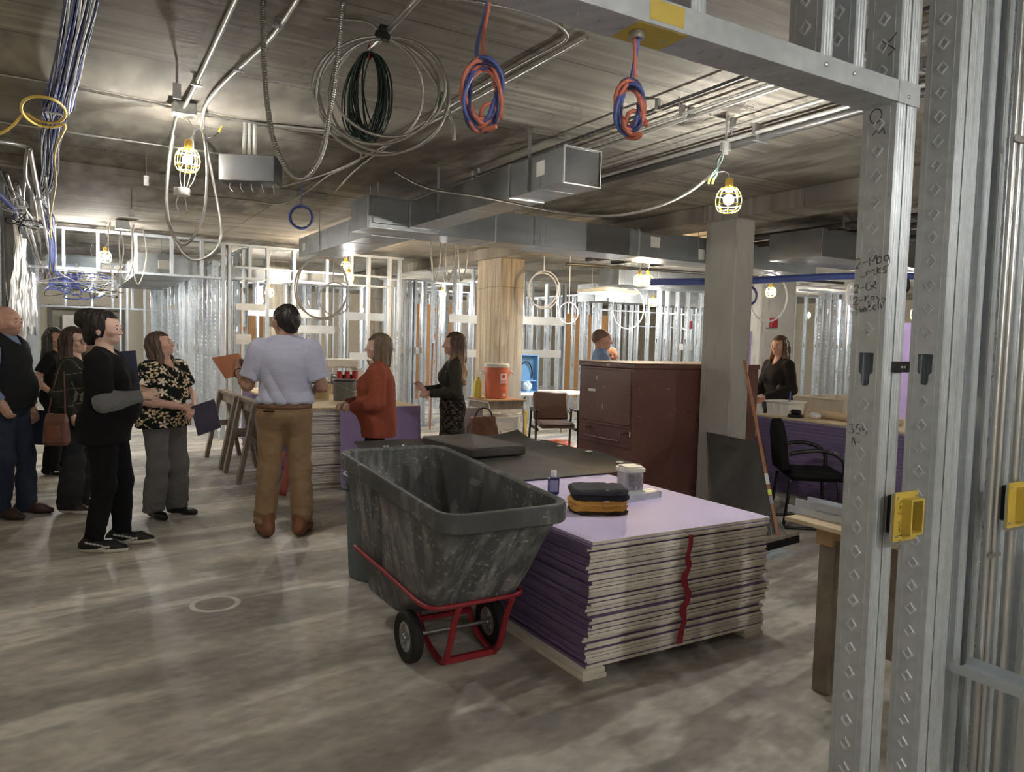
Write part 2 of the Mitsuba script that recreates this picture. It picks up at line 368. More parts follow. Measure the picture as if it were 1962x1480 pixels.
partition('corridor_bulkhead', 'second metal bulkhead deeper inside the corridor', -0.45, 16.9, 'x', [], L=2.4, z0=2.0, z1=2.9, stubs=[(o, 2.01, 2.89) for o in (0.05, 0.5, 0.95, 1.3, 1.65, 2.0)], catg='bulkhead')
partition('stud_wall', 'narrow stud frame beside the door at the corridor end', 1.15, 19.6, 'x', [0, 0.14, 0.5, 0.66], z1=2.97)
# door at the corridor end
dk = thing('door_1', 'brown wooden door with a white notice at the end of the corridor', None, None, 'structure')
mat('door_wood', srgb(120, 84, 58), 0.5)
mat('door_frame_grey', srgb(96, 92, 86), 0.5)
mat('paper_white', srgb(236, 234, 226), 0.9)
part(dk, 'leaf', bx(0.35, 1.02, 22.6, 22.65, 0, 2.05, 0.004), 'door_wood')
part(dk, 'frame', cat([bx(-0.3, -0.2, 22.5, 22.7, 0, 2.2), bx(1.35, 1.45, 22.5, 22.7, 0, 2.2), bx(-0.2, 1.35, 22.5, 22.7, 2.1, 2.2)]), 'door_frame_grey')
part(dk, 'notice', bx(0.02, 0.45, 22.585, 22.592, 1.25, 1.95), 'paper_white', label='white paper notice')
part(dk, 'notice', bx(0.78, 1.15, 22.585, 22.592, 1.25, 2.0), 'paper_white', label='white paper notice')
struct('wall_corridor_end', cat([bx(-0.82, -0.3, 22.55, 22.75, 0, 3.0), bx(1.45, 3.2, 22.55, 22.75, 0, 3.0), bx(-0.3, 1.45, 22.55, 22.75, 2.2, 3.0), bx(-0.3, 1.45, 22.9, 22.95, 0, 2.2)]), 'pale_wall', 'pale wall around the corridor end door')

# partitions behind the group
partition('stud_wall', 'tall stud partition behind the man in the polo shirt', 2.02, 11.74, 'x', [(0.0, 1), (0.05, -1), (0.13, -1), (0.64, 1), (1.03, 1), (1.08, -1), (2.24, 1), (2.60, 1), (2.78, 1)], z1=2.90, L=2.85,
          headers=[(0.2, 2.6, 2.39), (0.2, 2.6, 2.55)], stubs=[(0.38, 2.4, 2.88), (1.55, 2.4, 2.88), (1.95, 2.4, 2.88)],
          plates=[(0.2, 0.62, 1.98, 0.10), (0.2, 0.42, 1.5, 0.15), (1.1, 1.45, 1.92, 0.13)])
partition('stud_wall', 'cluster of dimpled studs with steel outlet boxes behind the woman in rust', 5.05, 12.4, 'x', [(0.0, 1), (0.12, 1), (0.22, 1), (0.36, -1), (0.52, 1)], z1=2.62, L=0.75, plates=[])
partition('stud_wall', 'stud wall with pale blocking plates left of the cooler column', 5.95, 12.9, 'x', [0.0, 0.45, 0.85, 1.25, 1.7, 2.0], z1=2.97, plates=[(0.35, 1.9, 1.98, 0.16), (0.35, 1.9, 1.32, 0.15)])
partition('stud_wall', 'stud wall with pale blocking plates right of the cooler column', 7.7, 12.2, 'x', [0.0, 0.35, 0.62, (0.8, -1), 1.2, 1.5], z1=2.72, L=2.4, plates=[(-0.2, 0.75, 1.98, 0.16), (-0.2, 0.7, 1.35, 0.15)])
partition('stud_wall', 'second stud partition seen through the first one', 2.6, 14.2, 'x', [0.1, 0.45, 0.95, 1.3, 1.6, 2.0, 2.5, 2.9, 3.3, 3.7, 4.2, 4.6, 5.1], z1=2.75, plates=[(1.2, 1.9, 1.7, 0.15), (2.2, 3.0, 1.2, 0.15), (0.2, 0.9, 1.98, 0.13), (2.1, 2.9, 1.98, 0.15)])
partition('stud_wall', 'third stud partition deep in the floor', 2.7, 17.2, 'x', list(np.arange(0.1, 8, 0.41)), z1=2.8)
partition('stud_wall', 'farthest stud partition before the far wall', 3.0, 20.0, 'x', list(np.arange(0.0, 13, 0.41)), z1=2.9)
partition('stud_wall', 'stud partition running back between the columns', 4.3, 14.4, 'y', list(np.arange(0.2, 5.4, 0.61)), z1=2.8)
partition('stud_wall', 'stud partition running back behind the cooler column', 7.4, 13.2, 'y', list(np.arange(0.2, 6.4, 0.61)), z1=2.8)
partition('stud_wall', 'dense stud wall behind the man in the blue shirt', 9.3, 12.3, 'x', [0.0, 0.12, 0.4, 0.62, 0.95, 1.1, 1.4, 1.75, 1.9, 2.2, 2.6, 2.75, 3.1, 3.5, 3.9, 4.3], z1=2.62, plates=[(2.3, 2.7, 1.55, 0.14)], headers=[(0, 3.4, 2.25)])
partition('stud_wall', 'stud wall running back behind the dense studs', 10.3, 12.6, 'y', list(np.arange(0.3, 7, 0.5)), z1=2.7)
partition('stud_wall', 'more studs between the dense wall and the far right', 11.4, 13.9, 'x', list(np.arange(0.0, 6.2, 0.35)), z1=2.8, headers=[(0, 3, 2.0)])
partition('stud_wall', 'stud wall behind the woman at the far right', 10.2, 10.4, 'x', [-0.9, -0.7, -0.45, -0.2, 0.1, 0.4], z1=2.75, L=0.6)
partition('stud_wall', 'studs with keyhole punchings at the right behind the white bins', 10.9, 8.6, 'x', [0.55, 0.75, 0.95, 1.2, 1.45, 1.7, 2.0, 2.4, 2.8], z1=2.6)
partition('stud_wall', 'far stud wall beyond the white bins', 11.5, 11.5, 'x', list(np.arange(0.0, 6.5, 0.41)), z1=2.8)
# warm boards and drywall far behind the studs
for (x0, x1, y, z0, z1, l) in ((2.6, 4.0, 16.6, 0.002, 2.2, 'ochre board standing behind the studs near the corridor'), (7.9, 9.4, 18.4, 0.002, 2.5, 'ochre board far behind the cooler column'), (12.2, 14.0, 17.5, 0.002, 2.4, 'ochre board at the far right behind the studs')):
    single('particle_board', bx(x0, x1, y, y + 0.02, z0, z1, 0.003), 'ochre_board', l, 'board')
# ================================================================== lamps
mat('cage_yellow', srgb(238, 206, 20), 0.4)
mat('socket_yellow', srgb(226, 178, 24), 0.45)
mat('cord_black', srgb(28, 28, 28), 0.5)
mat('cord_white', srgb(225, 222, 212), 0.5)
def cage_lamp(x, y, z, label, power=1.0, tint=WHITE, tilt=0.0, s=1.0, spin=0.0, top=3.0, fine=True, cord=True):
    """temporary work lamp: bulb, cage of bars and rings, socket, cord up to the ceiling; (x,y,z) is the bulb"""
    k = thing('cage_lamp', label, 'lamp', 'caged work lamps under the ceiling')
    R = rz(spin) @ rx(tilt)
    o = np.array([x, y, z])
    tr = lambda m: xf(m, R * s, o)
    prof = np.array([(0.022, 0.075), (0.050, 0.062), (0.070, 0.030), (0.076, -0.005), (0.072, -0.045), (0.058, -0.070), (0.030, -0.082), (0.0, -0.084)])
    ms = []
    nb = 8 if fine else 6
    for i in range(nb):
        a = i * 2 * math.pi / nb
        p = np.stack([prof[:, 0] * math.cos(a), prof[:, 0] * math.sin(a), prof[:, 1]], 1)
        ms.append(tube(p, 0.0032, 5))
    for r, h in ((0.0725, 0.022), (0.074, -0.035), (0.050, -0.074), (0.050, 0.062)):
        g = np.linspace(0, 2 * math.pi, 24, endpoint=False)
        ms.append(tube(np.stack([r * np.cos(g), r * np.sin(g), np.full(24, h)], 1), 0.0034, 5, closed=True))
    part(k, 'cage', tr(cat(ms)), 'cage_yellow', True)
    part(k, 'socket', tr(lathe([(0, 0.125), (0.018, 0.125), (0.024, 0.11), (0.024, 0.07), (0.02, 0.045), (0, 0.045)], 14)), 'socket_yellow', 40)
    b = num(k + '__bulb')
    scene[b] = {'type': 'sphere', 'center': (o + R @ np.array([0, 0, -0.002]) * s).tolist(), 'radius': 0.031 * s,
                'bsdf': {'type': 'diffuse', 'reflectance': rgb((0.8, 0.8, 0.8))},
                'emitter': {'type': 'area', 'radiance': rgb([BULB * power * c for c in tint])}}
    if cord:
        a = o + R @ np.array([0, 0, 0.125]) * s
        c = np.array([x + 0.03, y + 0.02, top])
        part(k, 'cord', tube(spline([a, a * 0.7 + c * 0.3 + [0.03, 0.0, 0], a * 0.3 + c * 0.7 - [0.02, 0.01, 0], c], 12), 0.004, 5), 'cord_white', True)
    return k
cage_lamp(0.70, 5.27, 2.68, 'bright caged lamp hanging under the junction box at upper left', 0.75, tilt=0.35)
cage_lamp(3.43, 3.25, 2.455, 'bright caged lamp hanging in front of the grey column', tilt=0.0, cord=False)
# further lamps down the floor, then lamps added for fill behind the photographer and deeper in
for (x, y, z, l, pw, ti, cd) in (
    (0.50, 11.35, 2.55, 'caged lamp just below the corridor bulkhead', 1.3, WHITE, True),
    (0.42, 14.3, 2.48, 'caged lamp hanging in the corridor behind the bulkhead', 1.5, WHITE, True),
    (0.75, 19.0, 2.4, 'small bright lamp near the corridor end', 1.3, WHITE, True),
    (3.05, 13.2, 2.30, 'caged lamp behind the polo man\'s stud partition', 1.5, WHITE, True),
    (3.62, 10.9, 2.62, 'warm caged lamp just below the narrow duct', 0.9, WARM, True),
    (3.62, 10.75, 2.45, 'glaring white bulb hanging under the warm lamp', 0.9, WHITE, True),
    (5.95, 16.6, 2.2, 'left one of two distant caged lamps beside the pale column', 0.8, WHITE, True),
    (6.45, 16.4, 2.25, 'right one of two distant caged lamps beside the pale column', 0.8, WHITE, True),
    (6.50, 7.65, 2.42, 'left lamp of the bright yellow pair by the grey column', 0.8, WARM, True),
    (6.66, 7.67, 2.43, 'right lamp of the bright yellow pair by the grey column', 0.8, WARM, True),
    (8.90, 10.1, 2.33, 'caged lamp inside a hanging cable loop above the maroon box', 0.9, WHITE, True),
    (9.15, 7.75, 2.42, 'caged lamp above the woman at the far right', 0.9, WHITE, True),
    (9.55, 5.72, 2.07, 'caged lamp glimpsed between the two near studs', 0.9, WHITE, True),
    (11.4, 10.2, 2.1, 'small bright lamp beside the grey column\'s right edge', 0.8, WHITE, True),
    (1.6, -1.6, 2.5, 'added fill lamp behind the photographer, unseen', 1.5, WHITE, True),  # this and the next three: added outside the view as fill light
    (-0.1, -4.2, 2.5, 'second added fill lamp behind the photographer, unseen', 1.6, WHITE, True),
    (4.6, -1.4, 2.5, 'added fill lamp behind the near stud frame, out of view', 0.9, WHITE, True),
    (8.0, 1.2, 2.5, 'added fill lamp on the right beyond the near studs, out of view', 1.0, WHITE, True),
    (13.5, 15.5, 2.4, 'added caged lamp far behind the dense stud wall', 0.9, WHITE, True),  # from here on: added lamps that brighten the studs and walls farther back
    (9.0, 16.0, 2.4, 'added caged lamp far behind the cooler column', 1.4, WHITE, True),
    (4.2, 18.8, 2.4, 'added caged lamp deep behind the third stud partition', 1.6, WHITE, True),
    (8.0, 20.5, 2.4, 'added caged lamp near the far wall', 1.6, WHITE, True),
    (13.0, 21.0, 2.4, 'added caged lamp near the far wall at the right', 1.6, WHITE, True),
    (15.5, 12.0, 2.4, 'added caged lamp far right behind the stud walls', 1.6, WHITE, True),
    (15.0, 7.5, 2.4, 'added caged lamp at the far right of the floor', 1.6, WHITE, True),
    (12.6, 11.0, 2.45, 'added caged lamp between the right hand stud walls', 1.3, WHITE, True),
    (6.6, 13.8, 2.5, 'added caged lamp behind the cooler column', 1.3, WHITE, True),
):
    cage_lamp(x, y, z, l, pw, ti, 0.0, cord=cd, fine=y < 12)
# ================================================================== drywall stacks
def f_edge(p, n, uv):
    a = fbm(p.x * 5, p.y * 5, p.z * 60, 3)
    c = mix(srgb(190, 182, 168), srgb(238, 231, 217), a)
    pb = sst(0.55, 0.75, fbm(p.x * 2.2, p.z * 0.7, 3.0, 3))
    return mix(c, srgb(150, 138, 122), pb * 0.45)
mat('gypsum_edge', mikit.proc(f_edge), 0.9, spec=0.15)
mat('purple_paper', srgb(208, 194, 232), 0.55, spec=0.35)
mat('purple_edge', srgb(120, 102, 142), 0.6, spec=0.3)
mat('purple_dusty', srgb(150, 128, 178), 0.7, spec=0.25)
mat('spray_red', srgb(150, 16, 46), 0.7)
SHEET = 0.0155
def drywall_stack(label, x0, x1, y0, y1, zb, n, ends='y', jit=0.012, seed=1, gaps=(), blocks=(), group=None, lab='drywall stack'):
    """every board: a gypsum core showing at its cut ends and a purple paper wrapped along its long edges"""
    r = np.random.default_rng(seed)
    k = thing('drywall_stack', label, lab)
    z = zb
    for i in range(n):
        dx, dy = r.normal(0, jit * 0.5), r.normal(0, jit)
        g = 0.0028 if i in gaps else 0.0006
        z += g
        e = 0.004
        lx, hx, ly, hy = x0 + dx, x1 + dx, y0 + dy, y1 + dy
        h = SHEET
        if ends == 'y':
            core = bx(lx + 0.001, hx - 0.001, ly, hy, z + 0.0006, z + h - 0.0006)
            pap = cat([bx(lx, hx, ly + 0.0015, hy - 0.0015, z, z + 0.0006), bx(lx, hx, ly + 0.0015, hy - 0.0015, z + h - 0.0006, z + h),
                       bx(lx - e * 0, lx + 0.001, ly + 0.0015, hy - 0.0015, z, z + h), bx(hx - 0.001, hx, ly + 0.0015, hy - 0.0015, z, z + h)])
        else:
            core = bx(lx, hx, ly + 0.001, hy - 0.001, z + 0.0006, z + h - 0.0006)
            pap = cat([bx(lx + 0.0015, hx - 0.0015, ly, hy, z, z + 0.0006), bx(lx + 0.0015, hx - 0.0015, ly, hy, z + h - 0.0006, z + h),
                       bx(lx + 0.0015, hx - 0.0015, ly, ly + 0.001, z, z + h), bx(lx + 0.0015, hx - 0.0015, hy - 0.001, hy, z, z + h)])
        b = part(k, 'drywall_sheet', core, 'gypsum_edge')
        part(b, 'paper', pap, 'purple_paper' if i == n - 1 else 'purple_edge')
        z += h
    for (bx0, bx1, by0, by1) in blocks:
        part(k, 'spacer_strip', cat([bx(bx0, bx1, by0, by1, 0.001, zb * 0.48, 0.002), bx(bx0 + 0.004, bx1 - 0.003, by0 + 0.01, by1, zb * 0.5, zb, 0.002)]), 'gypsum_edge')
    return k, z
ST1, ZT = drywall_stack('low purple drywall stack in the foreground with a red sprayed line down its cut ends', 2.10, 3.31, 2.75, 5.80, 0.045, 36, seed=4, gaps=(5, 9, 14, 15, 20, 24, 26, 27, 29, 31, 33),
    blocks=((2.06, 2.20, 2.72, 5.8), (3.16, 3.30, 2.74, 5.8)))
# sprayed red line: one stroke per few boards, wavering
pts = [(2.705, 0.625), (2.700, 0.56), (2.688, 0.515), (2.70, 0.47), (2.683, 0.44), (2.672, 0.415), (2.688, 0.36), (2.70, 0.30), (2.672, 0.255), (2.682, 0.19), (2.668, 0.155), (2.658, 0.075)]
q = spline([(x, 0, z) for x, z in pts], 60)
ms = []
for i in range(len(q) - 1):
    w = 0.013 + 0.010 * meshkit.noise(np.array([[i * 0.35, 0, 0]]))[0]
    ms.append(bx(q[i, 0] - w, q[i, 0] + w, 2.715, 2.718, min(q[i, 2], q[i + 1, 2]), max(q[i, 2], q[i + 1, 2])))
def f_spray(p, n, uv): return mix(srgb(120, 10, 34), srgb(176, 26, 60), nz(p.x * 90, p.z * 90))
part(ST1, 'spray_line', cat(ms), 'spray_red', label='red sprayed line')
ST2, ZT2 = drywall_stack('tall purple drywall stack in the middle with white cut ends, behind the polo man', 2.10, 3.31, 7.56, 10.6, 0.06, 47, seed=9, jit=0.010, gaps=(4, 9, 22, 40), blocks=((2.16, 2.6, 7.6, 10.5), (2.9, 3.25, 7.6, 10.5)))
ST3, ZT3 = drywall_stack('long purple drywall stack at the right under the white bins', 6.30, 7.52, 2.45, 5.45, 0.10, 44, seed=12, jit=0.007, gaps=tuple(range(0, 44, 2)), blocks=((6.34, 6.5, 2.5, 5.4), (7.3, 7.45, 2.5, 5.4)))
mat('plywood', srgb(206, 184, 148), 0.75, spec=0.2)
for x0, x1, y0, y1, z, l in ((6.27, 7.55, 2.42, 5.48, ZT3, 'plywood sheet covering the long purple stack at the right'), (2.08, 3.36, 7.53, 10.6, ZT2, 'dusty plywood sheet on the middle drywall stack')):
    single('plywood_sheet', bx(x0, x1, y0, y1, z + 0.001, z + 0.02, 0.002), 'plywood', l, 'board')
ZT2 += 0.021; ZT3 += 0.021
lm = bx(2.44, 3.33, -0.008, 0.008, 0, 0.845)
single('drywall_board', xf(lm, rx(-0.055), (0, 7.42, 0.003)), 'purple_dusty', 'purple drywall board leaning upright on the middle stack behind the woman in rust', 'board')

# ================================================================== maroon job box
def f_maroon(p, n, uv):
    a = fbm(p.x * 2.0 + p.y * 2, p.z * 2.0, p.y, 4)
    c = mix(srgb(88, 54, 49), srgb(116, 74, 66), a)
    return mix(c, srgb(150, 120, 110), sst(0.955, 0.97, nz((p.x + p.y) * 30, p.z * 30, 2.0)) * 0.7)
mat('maroon_paint', mikit.proc(f_maroon), 0.42, spec=0.5)
mat('worn_edge', srgb(196, 176, 160), 0.6)
jb = thing('job_box', 'large maroon steel job box beside the grey column', 'tool chest')
jx0, jx1, jy0, jy1 = 4.80, 6.56, 5.67, 6.57
part(jb, 'body', cat([bx(jx0, jx1, jy0, jy1, 0.0, 1.335, 0.006), bx(jx0 - 0.006, jx1 + 0.006, jy0 - 0.006, jy1 + 0.006, 0.0, 0.07, 0.004)]), 'maroon_paint')
part(jb, 'lid', bx(jx0 - 0.012, jx1 + 0.012, jy0 - 0.012, jy1 + 0.012, 1.335, 1.386, 0.006), 'maroon_paint')
part(jb, 'lid_edge', bx(jx0 - 0.013, jx1 + 0.013, jy0 - 0.013, jy1 + 0.013, 1.385, 1.390, 0.002), 'worn_edge', label='worn pale lid edge')
part(jb, 'side_plate', bx(jx0 - 0.010, jx0, jy0 + 0.04, jy1 - 0.03, 0.765, 1.31, 0.003), 'maroon_paint')
part(jb, 'handle_recess', cat([bx(jx0 - 0.012, jx0, jy0 + 0.03, jy1 - 0.02, 0.735, 0.757, 0.004), bx(jx0 - 0.018, jx0, jy0 + 0.03, jy1 - 0.02, 0.543, 0.565, 0.004)]), 'maroon_paint')
part(jb, 'handle', tube([(jx0 - 0.012, 6.395, 0.697), (jx0 - 0.045, 6.395, 0.692), (jx0 - 0.05, 6.395, 0.617), (jx0 - 0.05, 6.365, 0.607), (jx0 - 0.05, 5.83, 0.607), (jx0 - 0.05, 5.80, 0.617), (jx0 - 0.045, 5.80, 0.692), (jx0 - 0.012, 5.80, 0.697)], 0.011, 8), 'maroon_paint', True)
for y in (6.395, 5.80): part(jb, 'handle_bracket', bx(jx0 - 0.028, jx0, y - 0.05, y + 0.05, 0.69, 0.712, 0.003), 'maroon_paint')
part(jb, 'name_plate', bx(jx0 - 0.013, jx0 - 0.009, 6.275, 6.395, 1.072, 1.10, 0.001), 'zinc_plate', label='pale metal plate')
part(jb, 'rim_chip', cat([bx(jx0 - 0.0125, jx0 - 0.008, y, y + d, z, z + e) for y, z, d, e in ((5.69, 0.66, 0.016, 0.05), (5.74, 0.5, 0.012, 0.01), (6.14, 0.9, 0.007, 0.05), (6.25, 1.2, 0.01, 0.04), (6.05, 1.35, 0.05, 0.018))]), 'worn_edge')

# ================================================================== tilt truck
def f_cart(p, n, uv):
    s = fbm((p.x + 0.25 * p.y) * 34, p.z * 7, p.y * 12, 4)
    b = fbm(p.x * 2.6, p.y * 2.6, p.z * 3.4, 4)
    c = mix(srgb(64, 67, 69), srgb(92, 95, 96), b)
    d = sst(0.40, 0.75, s) * sst(0.30, 0.70, b)
    c = mix(c, srgb(168, 168, 165), d * 0.42)
    return mix(c, srgb(196, 195, 190), sst(0.60, 0.85, fbm(p.x * 50, p.y * 50, p.z * 50, 2)) * 0.35 * sst(0.45, 0.6, b))
mat('cart_plastic', mikit.proc(f_cart), 0.62, spec=0.35)
mat('red_paint', srgb(150, 22, 40), 0.4)
mat('rubber', srgb(34, 34, 34), 0.7, spec=0.3)
tk = thing('tilt_truck', 'big dusty charcoal tilt truck with red tube frame in the foreground', 'cart')
CX = 1.665
def ring(hw, y0, y1, z, rad, slope=0.0, dent=0.0, n=22, off=0.0):
    """rounded rectangle seen from above, with the pressed-in channels of the tub"""
    pl = Polygon([(-hw + off, y0 + off), (hw - off, y0 + off), (hw - off, y1 - off), (-hw + off, y1 - off)]).buffer(-rad).buffer(rad, quad_segs=n // 3)
    c = shapely.LineString(pl.exterior.coords); L = c.length
    s0 = c.project(shapely.Point(0, y0 + off))
    p = np.array([c.interpolate((s0 + t * L) % L).coords[0] for t in np.linspace(0, 1, 160, endpoint=False)])
    q = p.copy()
    def chan(u, c, w): return np.clip((w - np.abs(u - c)) / 0.016 + 0.5, 0, 1)
    front = p[:, 1] < y0 + 0.06; left = np.abs(p[:, 0]) > hw - 0.05; back = p[:, 1] > y1 - 0.06
    fy = (y0 + (y1 - y0) * 0.62)
    q[:, 1] += np.where(front, dent * (chan(p[:, 0], -0.09, 0.042) + chan(p[:, 0], 0.12, 0.042)), 0) - np.where(back, dent * (chan(p[:, 0], -0.12, 0.04) + chan(p[:, 0], 0.12, 0.04)), 0)
    q[:, 0] -= np.sign(p[:, 0]) * np.where(left & ~front & ~back, 1.4 * dent * chan(p[:, 1], fy, 0.05), 0)
    return np.column_stack([q[:, 0] + CX, q[:, 1], np.full(len(q), z) + slope * (q[:, 1] - y0)])
def tub():
    secs = [(0.185, 3.52, 3.96, 0.165, 0.10, 0, 0), (0.205, 3.46, 4.00, 0.175, 0.11, 0, 0), (0.215, 3.36, 4.02, 0.235, 0.11, 0, 0), (0.225, 3.20, 4.03, 0.300, 0.10, 0, 0), (0.246, 3.055, 4.04, 0.345, 0.08, 0, 0.0),
            (0.252, 3.03, 4.045, 0.37, 0.08, 0.0, 0.020), (0.268, 2.94, 4.07, 0.50, 0.08, 0.02, 0.026), (0.284, 2.86, 4.09, 0.63, 0.085, 0.045, 0.026), (0.298, 2.79, 4.11, 0.735, 0.09, 0.06, 0.024), (0.302, 2.775, 4.115, 0.755, 0.09, 0.06, 0.0)]
    out = [ring(*s) for s in secs]
    rim = [(0.325, 2.735, 4.145, 0.760, 0.11, 0.06, 0), (0.331, 2.728, 4.15, 0.768, 0.115, 0.06, 0), (0.331, 2.728, 4.15, 0.835, 0.115, 0.06, 0), (0.326, 2.735, 4.145, 0.845, 0.11, 0.06, 0), (0.306, 2.76, 4.12, 0.846, 0.09, 0.06, 0), (0.297, 2.772, 4.11, 0.838, 0.085, 0.06, 0)]
    out += [ring(*s) for s in rim]
    inn = [(a - 0.007, b + 0.007, c - 0.007, z + (0.02 if i < 4 else 0.0), r, sl, -d * -1.0) for i, (a, b, c, z, r, sl, d) in enumerate(secs)][::-1]
    out += [ring(*s) for s in inn]
    n = len(out[0]); v = np.vstack(out + [out[0].mean(0)[None], out[-1].mean(0)[None]])
    f = []
    for i in range(len(out) - 1):
        a = np.arange(n); b = (a + 1) % n
        f += [np.stack([i * n + a, i * n + b, (i + 1) * n + b], 1), np.stack([i * n + a, (i + 1) * n + b, (i + 1) * n + a], 1)]
    a = np.arange(n); b = (a + 1) % n; k = len(v)
    f += [np.stack([np.full(n, k - 2), b, a], 1), np.stack([np.full(n, k - 1), (len(out) - 1) * n + a, (len(out) - 1) * n + b], 1)]
    return M(v, np.vstack(f))
part(tk, 'tub', tub(), 'cart_plastic', 35)
fr = tube(spline([(1.402, 4.0, 0.40), (1.402, 3.6, 0.385), (1.402, 3.2, 0.362), (1.405, 3.09, 0.358), (1.43, 3.03, 0.356), (1.50, 3.012, 0.356), (1.83, 3.012, 0.356), (1.90, 3.03, 0.356), (1.925, 3.09, 0.358), (1.928, 3.2, 0.362), (1.928, 3.6, 0.385), (1.928, 4.0, 0.40)], 80), 0.0115, 8)
part(tk, 'frame_rail', fr, 'red_paint', True)
for x in (1.565, 1.85):
    part(tk, 'rocker_leg', tube(spline([(x, 3.02, 0.35), (x, 3.09, 0.20), (x, 3.165, 0.035), (x, 3.19, 0.017), (x, 3.24, 0.017), (x, 3.36, 0.05), (x, 3.46, 0.13), (x, 3.51, 0.235)], 40), 0.0155, 8), 'red_paint', True)
part(tk, 'cross_bar', bar((1.56, 3.185, 0.02), (1.86, 3.185, 0.02), 0.03, 0.03, bev=0.004), 'red_paint')
part(tk, 'cross_bar', bar((1.56, 3.46, 0.14), (1.86, 3.46, 0.14), 0.026, 0.026, bev=0.003), 'red_paint')
part(tk, 'axle', cyl((1.40, 3.305, 0.127), (1.93, 3.305, 0.127), 0.011, 10), 'dull_steel', 40)
for x, s in ((1.437, -1), (1.893, 1)):
    w = thing_part = part(tk, 'wheel', xf(lathe([(0.072, -0.022), (0.112, -0.03), (0.122, -0.024), (0.127, -0.012), (0.1275, 0.012), (0.122, 0.024), (0.112, 0.03), (0.072, 0.022), (0.072, -0.022)], 40), ry(math.pi / 2), (x, 3.305, 0.1275)), 'rubber', 40, label='black tyre')
    hub = [lathe([(0.074, -0.02), (0.074, 0.02), (0.062, 0.02), (0.060, 0.008), (0.060, -0.008), (0.062, -0.02), (0.074, -0.02)], 30), lathe([(0, 0.03), (0.016, 0.03), (0.02, 0.022), (0.02, -0.022), (0.016, -0.03), (0, -0.03)], 18)]
    for i in range(5):
        a = i * 2 * math.pi / 5
        hub.append(xf(bx(0.014, 0.066, -0.016, 0.016, -0.006, 0.006, 0.004), rz(a)))
    part(w, 'hub', xf(cat(hub), ry(math.pi / 2), (x, 3.305, 0.1275)), 'zinc', 40, label='silver spoked hub')
part(tk, 'rear_caster', cat([xf(lathe([(0.0, -0.02), (0.05, -0.02), (0.06, -0.01), (0.06, 0.01), (0.05, 0.02), (0.0, 0.02)], 24), ry(math.pi / 2), (CX, 3.8, 0.061)), bx(CX - 0.035, CX - 0.026, 3.76, 3.84, 0.05, 0.17), bx(CX + 0.026, CX + 0.035, 3.76, 3.84, 0.05, 0.17), bx(CX - 0.05, CX + 0.05, 3.75, 3.85, 0.16, 0.17)]), 'rubber', 40)
part(tk, 'rivet', cat([xf(trimesh.creation.icosphere(1, 0.008), None, p) for p in ((1.78, 4.085, 0.80), (1.78, 4.08, 0.74), (1.62, 4.135, 0.935), (1.64, 4.135, 0.935), (1.74, 4.135, 0.935))]), 'zinc', True)
# trash can hidden behind the truck
mat('bin_grey', srgb(92, 104, 112), 0.55)
tc = thing('trash_can', 'grey blue round trash can half hidden behind the tilt truck', 'trash can')
part(tc, 'can', lathe([(0.0, 0.003), (0.185, 0.003), (0.195, 0.02), (0.225, 0.64), (0.24, 0.645), (0.24, 0.68), (0.228, 0.682), (0.215, 0.64), (0.185, 0.03), (0, 0.03)], 40, (1.80, 4.66, 0)), 'bin_grey', 40)
part(tc, 'handle', tube([(1.585, 4.58, 0.60), (1.545, 4.57, 0.61), (1.535, 4.63, 0.61), (1.58, 4.66, 0.60)], 0.014, 8), 'bin_grey', True)

# ================================================================== black mats on the foreground stack
def f_mat(p, n, uv): return mix(srgb(44, 44, 44), srgb(84, 82, 78), fbm(p.x * 3, p.y * 3, 1.0, 4))
mat('black_mat', mikit.proc(f_mat), 0.55, spec=0.4)
X, Y = np.meshgrid(np.linspace(2.05, 3.62, 40), np.linspace(4.16, 5.9, 40), indexing='ij')
def matz(X, Y):
    z = ZT + 0.006 + 0.006 * meshkit.fbm(np.stack([X * 4, Y * 4, X * 0], -1), 3, 3)
    z += np.clip((X - 3.34) / 0.28, 0, 1) ** 1.5 * 0.05 * (0.6 + 0.8 * meshkit.noise(np.stack([Y * 3, Y * 0, Y * 0], -1), 2)) + np.clip((Y - 5.6) / 0.3, 0, 1) ** 2 * 0.06
    return z + np.clip((4.22 - Y) / 0.06, 0, 1) * 0.003
def sheet(X, Y, Z, t):
    n, m = X.shape
    v = np.stack([X, Y, Z], -1).reshape(-1, 3)
    i, j = np.meshgrid(np.arange(n - 1), np.arange(m - 1), indexing='ij')
    q = np.stack([i * m + j, (i + 1) * m + j, (i + 1) * m + j + 1, i * m + j + 1], -1).reshape(-1, 4)
    f = np.vstack([q[:, [0, 1, 2]], q[:, [0, 2, 3]]])
    b = np.r_[np.arange(m), np.arange(1, n) * m + m - 1, (n - 1) * m + np.arange(m - 2, -1, -1), np.arange(n - 2, 0, -1) * m]
    c = np.roll(b, -1); k = len(v)
    side = np.vstack([np.stack([b, c, c + k], 1), np.stack([b, c + k, b + k], 1)])
    return M(np.vstack([v, v - [0, 0, t]]), np.vstack([f, f[:, ::-1] + k, side]))
mk = thing('rubber_mat', 'black rubber mat with curled edge over the back of the foreground stack', 'mat')
part(mk, 'mat', sheet(X, Y, matz(X, Y), 0.004), 'black_mat', 40)
for y, x in ((4.35, 3.57), (4.75, 3.58), (5.15, 3.58), (5.5, 3.59)): part(mk, 'tape_tab', xf(bx(-0.018, 0.018, -0.03, 0.03, 0, 0.002), ry(-0.25), (x, y, float(matz(np.array(x), np.array(y))) + 0.004)), 'zinc_plate')
